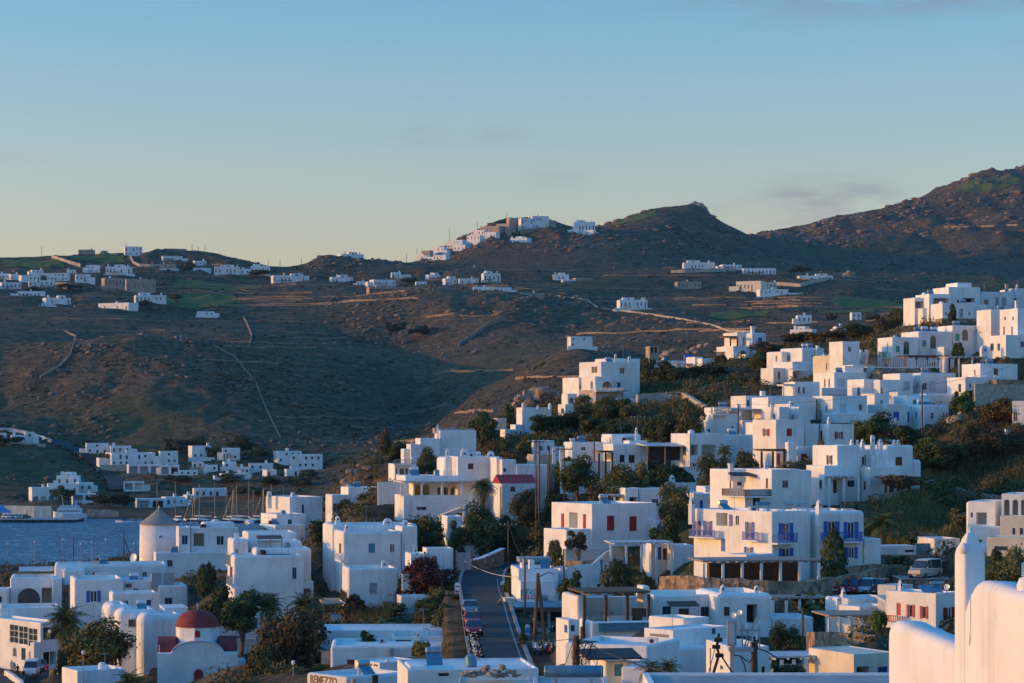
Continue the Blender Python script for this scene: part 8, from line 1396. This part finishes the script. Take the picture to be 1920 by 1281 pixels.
car(P(60, 1269, 306)+Z_*.12, R(4), 'car_white', 'white passenger van facing the viewer among the pedestrians', 'van', group='traffic at lower left', name='van'); car(P(74, 1259, 316)+Z_*.12, R(4), 'car_grey', 'dark blue-grey car behind the white van', group='traffic at lower left'); car(P(104, 1256, 320)+Z_*.12, R(30), 'car_blue', 'pale car right of the white van by the shop door', group='traffic at lower left')
def moto_parts():
    out = {}
    m = MB(); m.tube([(0, -.62, .3), (0, -.58, .3)], .01, 4)
    def wheel(y):
        w = MB(); n = 14; vs = []; fs = []
        for i in range(n):
            t = 2*math.pi*i/n
            for j in range(5): u = 2*math.pi*j/5; rr = .25+.06*math.cos(u); vs.append((.06*math.sin(u), y+rr*math.cos(t), .31+rr*math.sin(t)))
        for i in range(n):
            for j in range(5): fs.append((i*5+j, i*5+(j+1) % 5, ((i+1) % n)*5+(j+1) % 5, ((i+1) % n)*5+j))
        w.add(vs, fs); w.tube([(-.05, y, .31), (.05, y, .31)], .09, 8); return w.mesh('wheel', 'rubber')
    b = MB(); loft(b, [[Vector((x, y, z)) for x, z in ((-w, z0), (w, z0), (w*.8, z1), (-w*.8, z1))] for y, w, z0, z1 in ((-.55, .1, .55, .8), (-.35, .16, .35, .92), (-.1, .16, .28, .5), (.2, .18, .3, .68), (.6, .16, .45, .82), (.8, .08, .6, .78))])
    s = MB(); loft(s, [[Vector((x, y, z)) for x, z in ((-w, .7), (w, .7), (w*.8, z1), (-w*.8, z1))] for y, w, z1 in ((.05, .1, .76), (.25, .16, .82), (.7, .14, .88), (.8, .08, .84))])
    h = MB(); h.tube([(-.34, -.38, 1.02), (-.1, -.45, 1.0), (.1, -.45, 1.0), (.34, -.38, 1.02)], .018, 5); h.tube([(0, -.62, .31), (0, -.42, 1.0)], .035, 6)
    l = MB(); l.lathe((0, -.56, .86), [(.03, -.07), (.08, 0), (.03, .07)], 8)
    mr = [MB(), MB()]
    for q, sg in zip(mr, (-1, 1)): q.tube([(sg*.3, -.4, 1.02), (sg*.34, -.42, 1.2)], .01, 4); q.box(sg*.35-.05, sg*.35+.05, -.44, -.41, 1.17, 1.26)
    return [('wheel', wheel(-.64)), ('wheel', wheel(.62)), ('body', b.mesh('body', 'car_black')), ('seat', s.mesh('seat', 'rubber')), ('handlebar', h.mesh('handlebar', 'metal')), ('headlight', l.mesh('headlight', 'lampglass')), ('mirror', mr[0].mesh('mirror', 'metal')), ('mirror', mr[1].mesh('mirror', 'metal'))]
MP = moto_parts()
def moto(loc, rz, paint, label, group):
    r = empty('motorcycle', loc, label, 'motorcycle', group); r.rotation_euler = (0, R(6), rz)
    for n, me in MP:
        o = link(n, me, r)
        if n == 'body': objmat(o, paint)
mc = ['car_black', 'car_grey', 'car_white', 'car_black', 'car_blue', 'car_red']
for i in range(8): p, a = by_D(226-i*2.2, -2.1); moto(p, a-.6-math.pi/2+.1*(i % 3), mc[i % 6], f'motorcycle in the row left of the street, {ORD[i]} from the red cars', 'motorcycles left of the street')
for i in range(8):
    px = 994+i*7.5; p = P(px, 1226+(i % 2)*7, 222-(i % 2)*2); p.z = gz(p.x, p.y)+.05; p.x += .6; moto(p, R(-20+13*(i % 4)), mc[(i+2) % 6], f'motorcycle in the rental yard by the poles, {ORD[i]} from the left', 'motorcycles right of the street')
for i in range(6):
    px = 1000+i*12; p = P(px, 1186, 244); p.z = gz(p.x, p.y)+.05; moto(p, R(-10+17*(i % 3)), mc[i % 6], f'quad or scooter before the rental shopfront, {ORD[i]} from the left', 'scooters before the rental shop')
p = P(934, 1138, 262); p.z = gz(p.x, p.y)+.05; moto(p, R(10), 'car_black', 'lone black motorcycle at the right kerb below the sign pillar', 'motorcycles at the kerb')
# ---------------------------------------------------------------- people
def person_mesh(seed, stride):
    me = bpy.data.meshes.new('body'); s = stride
    J = [(0, 0, .95), (0, .01, 1.15), (0, .02, 1.38), (0, .0, 1.50), (0, -.02, 1.60), (0, -.02, 1.72), (.17, .02, 1.40), (.22, .03+s*.08, 1.14), (.23, -.05+s*.16, .90), (-.17, .02, 1.40), (-.22, .03-s*.08, 1.14), (-.23, -.05-s*.16, .90), (.09, 0, .90), (.10, -s*.16-.02, .50), (.10, -s*.22+.03, .08), (.10, -s*.22-.12, .04), (-.09, 0, .90), (-.10, s*.16-.02, .50), (-.10, s*.22+.03, .08), (-.10, s*.22-.12, .04)]
    E = [(0, 1), (1, 2), (2, 3), (3, 4), (4, 5), (2, 6), (6, 7), (7, 8), (2, 9), (9, 10), (10, 11), (0, 12), (12, 13), (13, 14), (14, 15), (0, 16), (16, 17), (17, 18), (18, 19)]
    rad = [.14, .13, .15, .055, .095, .085, .07, .05, .035, .07, .05, .035, .09, .065, .045, .04, .09, .065, .045, .04]
    me.from_pydata(J, E, []); o = bpy.data.objects.new('tmp', me); COL.objects.link(o); md = o.modifiers.new('s', 'SKIN'); sv = me.skin_vertices[0].data
    for i, q in enumerate(rad): sv[i].radius = (q, q*.8)
    sv[0].use_root = True; o.modifiers.new('u', 'SUBSURF').levels = 1
    ev = o.evaluated_get(bpy.context.evaluated_depsgraph_get()); res = bpy.data.meshes.new_from_object(ev); bpy.data.objects.remove(o)
    res.materials.clear()
    for k in ('cl_white', 'cl_denim', 'skin', 'hair'): res.materials.append(MATS[k])
    for p in res.polygons: c = p.center; p.material_index = 0 if (.93 < c.z < 1.46 and (abs(c.x) < .2 or c.z > 1.1)) else 1 if c.z < .93 and abs(c.x) < .2 and c.z > .1 else 3 if (c.z > 1.64 or (c.z > 1.56 and c.y > 0)) or c.z < .1 else 2; p.use_smooth = True
    return res
PM = [person_mesh(0, s) for s in (.2, .7, 1.0)]
def person(px, py, D, rz, top, bottom, label):
    p = P(px, py, D); p.z = gz(p.x, D)+.1; rn = random.Random(px); o = link('person', rn.choice(PM), None, p); o.rotation_euler = (0, 0, rz); o.scale = (1, 1, rn.uniform(.95, 1.04))
    for i, k in ((0, top), (1, bottom)): o.material_slots[i].link = 'OBJECT'; o.material_slots[i].material = MATS[k]
    tag(o, label, 'person', 'pedestrians on the road')
for a in [(2, 1242, 330, .3, 'cl_black', 'cl_black', 'person in black at the far left kerb'), (7, 1241, 331, .1, 'cl_navy', 'cl_black', 'person in navy beside the one in black, far left'), (18, 1246, 326, .8, 'cl_blue', 'cl_pink', 'person in light blue top before the arched wall'), (22, 1258, 312, .4, 'cl_white', 'cl_denim', 'person in white walking left of the van, farthest left of three'), (27, 1259, 311, .5, 'cl_pink', 'cl_denim', 'person in pink walking left of the van'), (33, 1261, 309, .2, 'cl_black', 'cl_black', 'person in black close to the van side'), (44, 1267, 303, 0, 'cl_navy', 'skin', 'person in navy top and shorts in front of the van'), (82, 1256, 316, 3, 'cl_black', 'cl_denim', 'person with dark top right behind the van'), (89, 1261, 310, 3, 'cl_red', 'cl_denim', 'person in bright red jacket right of the van'), (98, 1269, 302, 3, 'cl_yellow', 'cl_denim', 'person in yellow jacket at the right road edge'), (103, 1264, 306, 2.8, 'cl_black', 'cl_black', 'person in black behind the yellow jacket'), (110, 1267, 303, 2.6, 'cl_white', 'cl_black', 'person in white top right of the yellow jacket')]: person(*a)
stone_wall('white kerb wall curving along the road at the lower left corner', [(8, 1257, 310), (22, 1265, 303), (36, 1274, 298), (40, 1284, 294)], 6, m='white', th=.4)
# ---------------------------------------------------------------- harbour
def hull(L_, W, H_, m, fine=.9):
    mb = MB(); secs = []
    for i in range(9):
        t = i/8; y = (t-.5)*L_; b = W/2*math.sin(math.pi*min(.18+t*.62, 1))**.8*(1 if t > .12 else .75); b = max(b*(1-max(0, t-.55)/.45*fine), .04); z1 = H_*(1+.25*t*t); secs.append([Vector((x, y, z)) for x, z in ((-b*.15, -.35), (b*.15, -.35), (b*.85, H_*.4), (b, z1), (-b, z1), (-b*.85, H_*.4))])
    loft(mb, secs); return mb.mesh('hull', m)
HULLS = [hull(11, 3.4, 1.2, 'car_white'), hull(11, 3.4, 1.2, 'cl_navy'), hull(6, 2.1, .9, 'car_white')]
def sailboat(px, ytop, D, label, hm=0, rz=0):
    x = (px-CX)/F*D; r = empty('sailboat', (x, D, 0), label, 'sailboat', 'sailboats moored in the harbour'); r.rotation_euler = (0, 0, rz); h = CH-(ytop-HY)/F*D
    link('hull', HULLS[hm], r); mb = MB(); loft(mb, [[Vector((q*w, y, z)) for q, z in ((-1, 1.1), (1, 1.1), (.8, zz), (-.8, zz))] for y, w, zz in ((-2.6, .9, 1.5), (-1, 1.1, 1.85), (1.6, .9, 1.75), (3, .4, 1.3))]); c = mb.build('cabin', 'car_white', r)
    for y in (-1, .2, 1.3): mb = MB(); mb.box(-1.02, 1.02, y-.25, y+.25, 1.42, 1.58); mb.build('porthole', 'glass', c)
    MB().tube([(0, .8, .8), (0, .8, h)], [.16, .10], 7).build('mast', 'palewood', r); MB().tube([(0, .8, 2.4), (0, -3.6, 2.5)], .08, 6).build('boom', 'metal', r); MB().tube([(0, .75, 2.58), (0, -3.4, 2.68)], .17, 7).build('furled_sail', 'cl_white', r)
    for e in ((0, 5.3, 1.5), (0, -5.2, 1.3), (1.5, .8, 1.3), (-1.5, .8, 1.3)): MB().tube([(0, .8, h-.3), e], .015, 3).build('stay', 'metal', r)
    MB().tube([(-1.1, .8, h*.55), (1.1, .8, h*.55)], .03, 4).build('spreader', 'metal', r)
ms = [(295, 903, 842), (331, 903, 846), (368, 913, 850), (378, 906, 846), (403, 905, 840), (427, 913, 846), (441, 918, 850), (448, 908, 844), (467, 901, 838), (477, 918, 848), (498, 914, 846), (513, 908, 842), (532, 911, 846)]
for i, (px, y, D) in enumerate(ms): sailboat(px, y, D, f'moored sailboat with bare mast, {ORD[i]} mast from the left', i % 2, R(15+23*(i % 4)))
def ferry():
    D = 872; a = P(131, 975, D); r = empty('ferry', (a.x, D, 0), 'white excursion ferry moored behind the dark pier', 'ferry'); k = D/F; L_ = 62*k; r.rotation_euler = (0, 0, R(4))
    mb = MB(); secs = []
    for t, b, z in ((-.5, .5, 3.6), (-.42, 2.0, 3.2), (-.2, 2.6, 2.8), (.3, 2.6, 2.6), (.5, 2.3, 2.6)): secs.append([Vector((t*L_, q*b, zz)) for q, zz in ((-.7, -.4), (.7, -.4), (1, z), (-1, z))])
    loft(mb, secs); mb.build('hull', 'car_white', r); mb = MB(); secs = []
    for t, b, z in ((-.44, 2.02, .5), (-.2, 2.63, .4), (.3, 2.63, .4), (.5, 2.33, .4)): secs.append([Vector((t*L_, q*b, zz)) for q, zz in ((-1, -.2), (1, -.2), (1.01, z), (-1.01, z))])
    loft(mb, secs); mb.build('boot_stripe', 'sign_purple', r)
    mb = MB(); mb.box(-.36*L_, .36*L_, -2.2, 2.2, 2.6, 4.6); sp = mb.build('superstructure', 'car_white', r); mb = MB(); mb.box(-.3*L_, .28*L_, -1.9, 1.9, 4.603, 5.6); mb.build('upper_deck', 'greywhite', r)
    for i in range(12): mb = MB(); x = -.32*L_+i*L_*.055; mb.box(x, x+.38, -2.24, -2.19, 3.3, 3.9); mb.build('window', 'glass', sp)
    MB().tube([(-.2*L_, 0, 5.6), (-.24*L_, 0, 9.2)], .1, 6).build('mast', 'car_white', r); MB().lathe((.2*L_, 0, 5.6), [(.6, 0), (.55, 1.1), (.4, 1.15)], 10).build('funnel', 'signblue', r)
ferry()
def pier():
    D = 846; a, b = P(-420, 972, D), P(143, 972, D); r = empty('pier', (b.x, D, 0), 'long dark concrete pier at the left of the harbour', 'pier'); mb = MB(r.location); mb.box(a.x, b.x, D, D+16, -3, 1.3); mb.build('deck', 'asphalt', r); mb = MB(r.location); mb.box(a.x, b.x+.2, D-.2, D+16.2, 1.303, 1.6); mb.build('coping', 'roofgrey', r)
    for i in range(14): x = b.x-2-i*2.6; mb = MB(r.location); mb.box(x-.3, x+.3, D-.45, D-.203, -.5, 1.2); mb.build('fender', 'rubber', r)
pier()
for i, px in enumerate((14, 22, 31, 38, 48)):
    p = P(px, 967, 852); car((p.x, 852, 1.62), R(80+15*i), ('car_white', 'car_white', 'car_blue', 'car_white', 'car_black')[i], f'car parked on the pier, {ORD[i]} from the left', group='cars on the pier')
for i, (px, D) in enumerate(((92, 866), (232, 848), (252, 846), (345, 830), (360, 838))):
    r = empty('motorboat', ((px-CX)/F*D, D, .0), f'small white motorboat in the harbour, {ORD[i]} from the left', 'boat', 'small motorboats'); r.rotation_euler = (0, 0, R(70+20*i)); link('hull', HULLS[2], r); mb = MB(); loft(mb, [[Vector((q*w, y, z)) for q, z in ((-1, .8), (1, .8), (.8, zz), (-.8, zz))] for y, w, zz in ((-1, .7, 1.5), (.4, .7, 1.6), (1.2, .4, 1.0))]); mb.build('cabin', 'glass', r)
r = empty('beach_canopy', P(4, 972, 852), 'bright blue tent canopy on the pier at the left edge', 'canopy'); o = r.location; q = P(-14, 966, 852); mb = MB(o); w = 30/F*852
for i in range(4): mb.tube([(q.x+w*(i % 2), 852+3*(i//2), 1.6), (q.x+w*(i % 2), 852+3*(i//2), 3.9)], .06, 5)
mb.build('poles', 'metal', r); mb = MB(o); c = Vector((q.x+w/2, 853.5, 6.6)); b4 = [Vector((q.x-.4, 851.6, 3.7)), Vector((q.x+w+.4, 851.6, 3.7)), Vector((q.x+w+.4, 855.4, 3.7)), Vector((q.x-.4, 855.4, 3.7))]; mb.add(b4+[c]+[p-Z_*.12 for p in b4], [(0, 1, 4), (1, 2, 4), (2, 3, 4), (3, 0, 4), (5, 6, 1, 0), (6, 7, 2, 1), (7, 8, 3, 2), (8, 5, 0, 3), (8, 7, 6, 5)]); mb.build('fabric', 'signblue', r)
stone_wall('long pale quay wall behind the pier and ferry', [(4, 948, 882), (64, 949, 880), (96, 950, 880)], 7, m='cream', th=1)
stone_wall('tan quay wall right of the ferry', [(163, 955, 884), (215, 957, 884), (222, 962, 884)], 12, m='tan', th=1.2)
# ---------------------------------------------------------------- evening haze
mb = MB(); mb.box(-9500, 9500, -900, 12500, -75, 430); hz = mb.build('haze', 'white'); tag(hz, 'thin blue evening haze', 'haze', kind='stuff')
hm = bpy.data.materials.new('haze'); hm.use_nodes = True; n = hm.node_tree; n.nodes.clear(); pv = n.nodes.new('ShaderNodeVolumePrincipled'); ou = n.nodes.new('ShaderNodeOutputMaterial'); n.links.new(pv.outputs[0], ou.inputs['Volume']); pv.inputs['Density'].default_value = HAZE; pv.inputs['Color'].default_value = (.30, .60, 1, 1); pv.inputs['Anisotropy'].default_value = .2
hz.data.materials.clear(); hz.data.materials.append(hm)
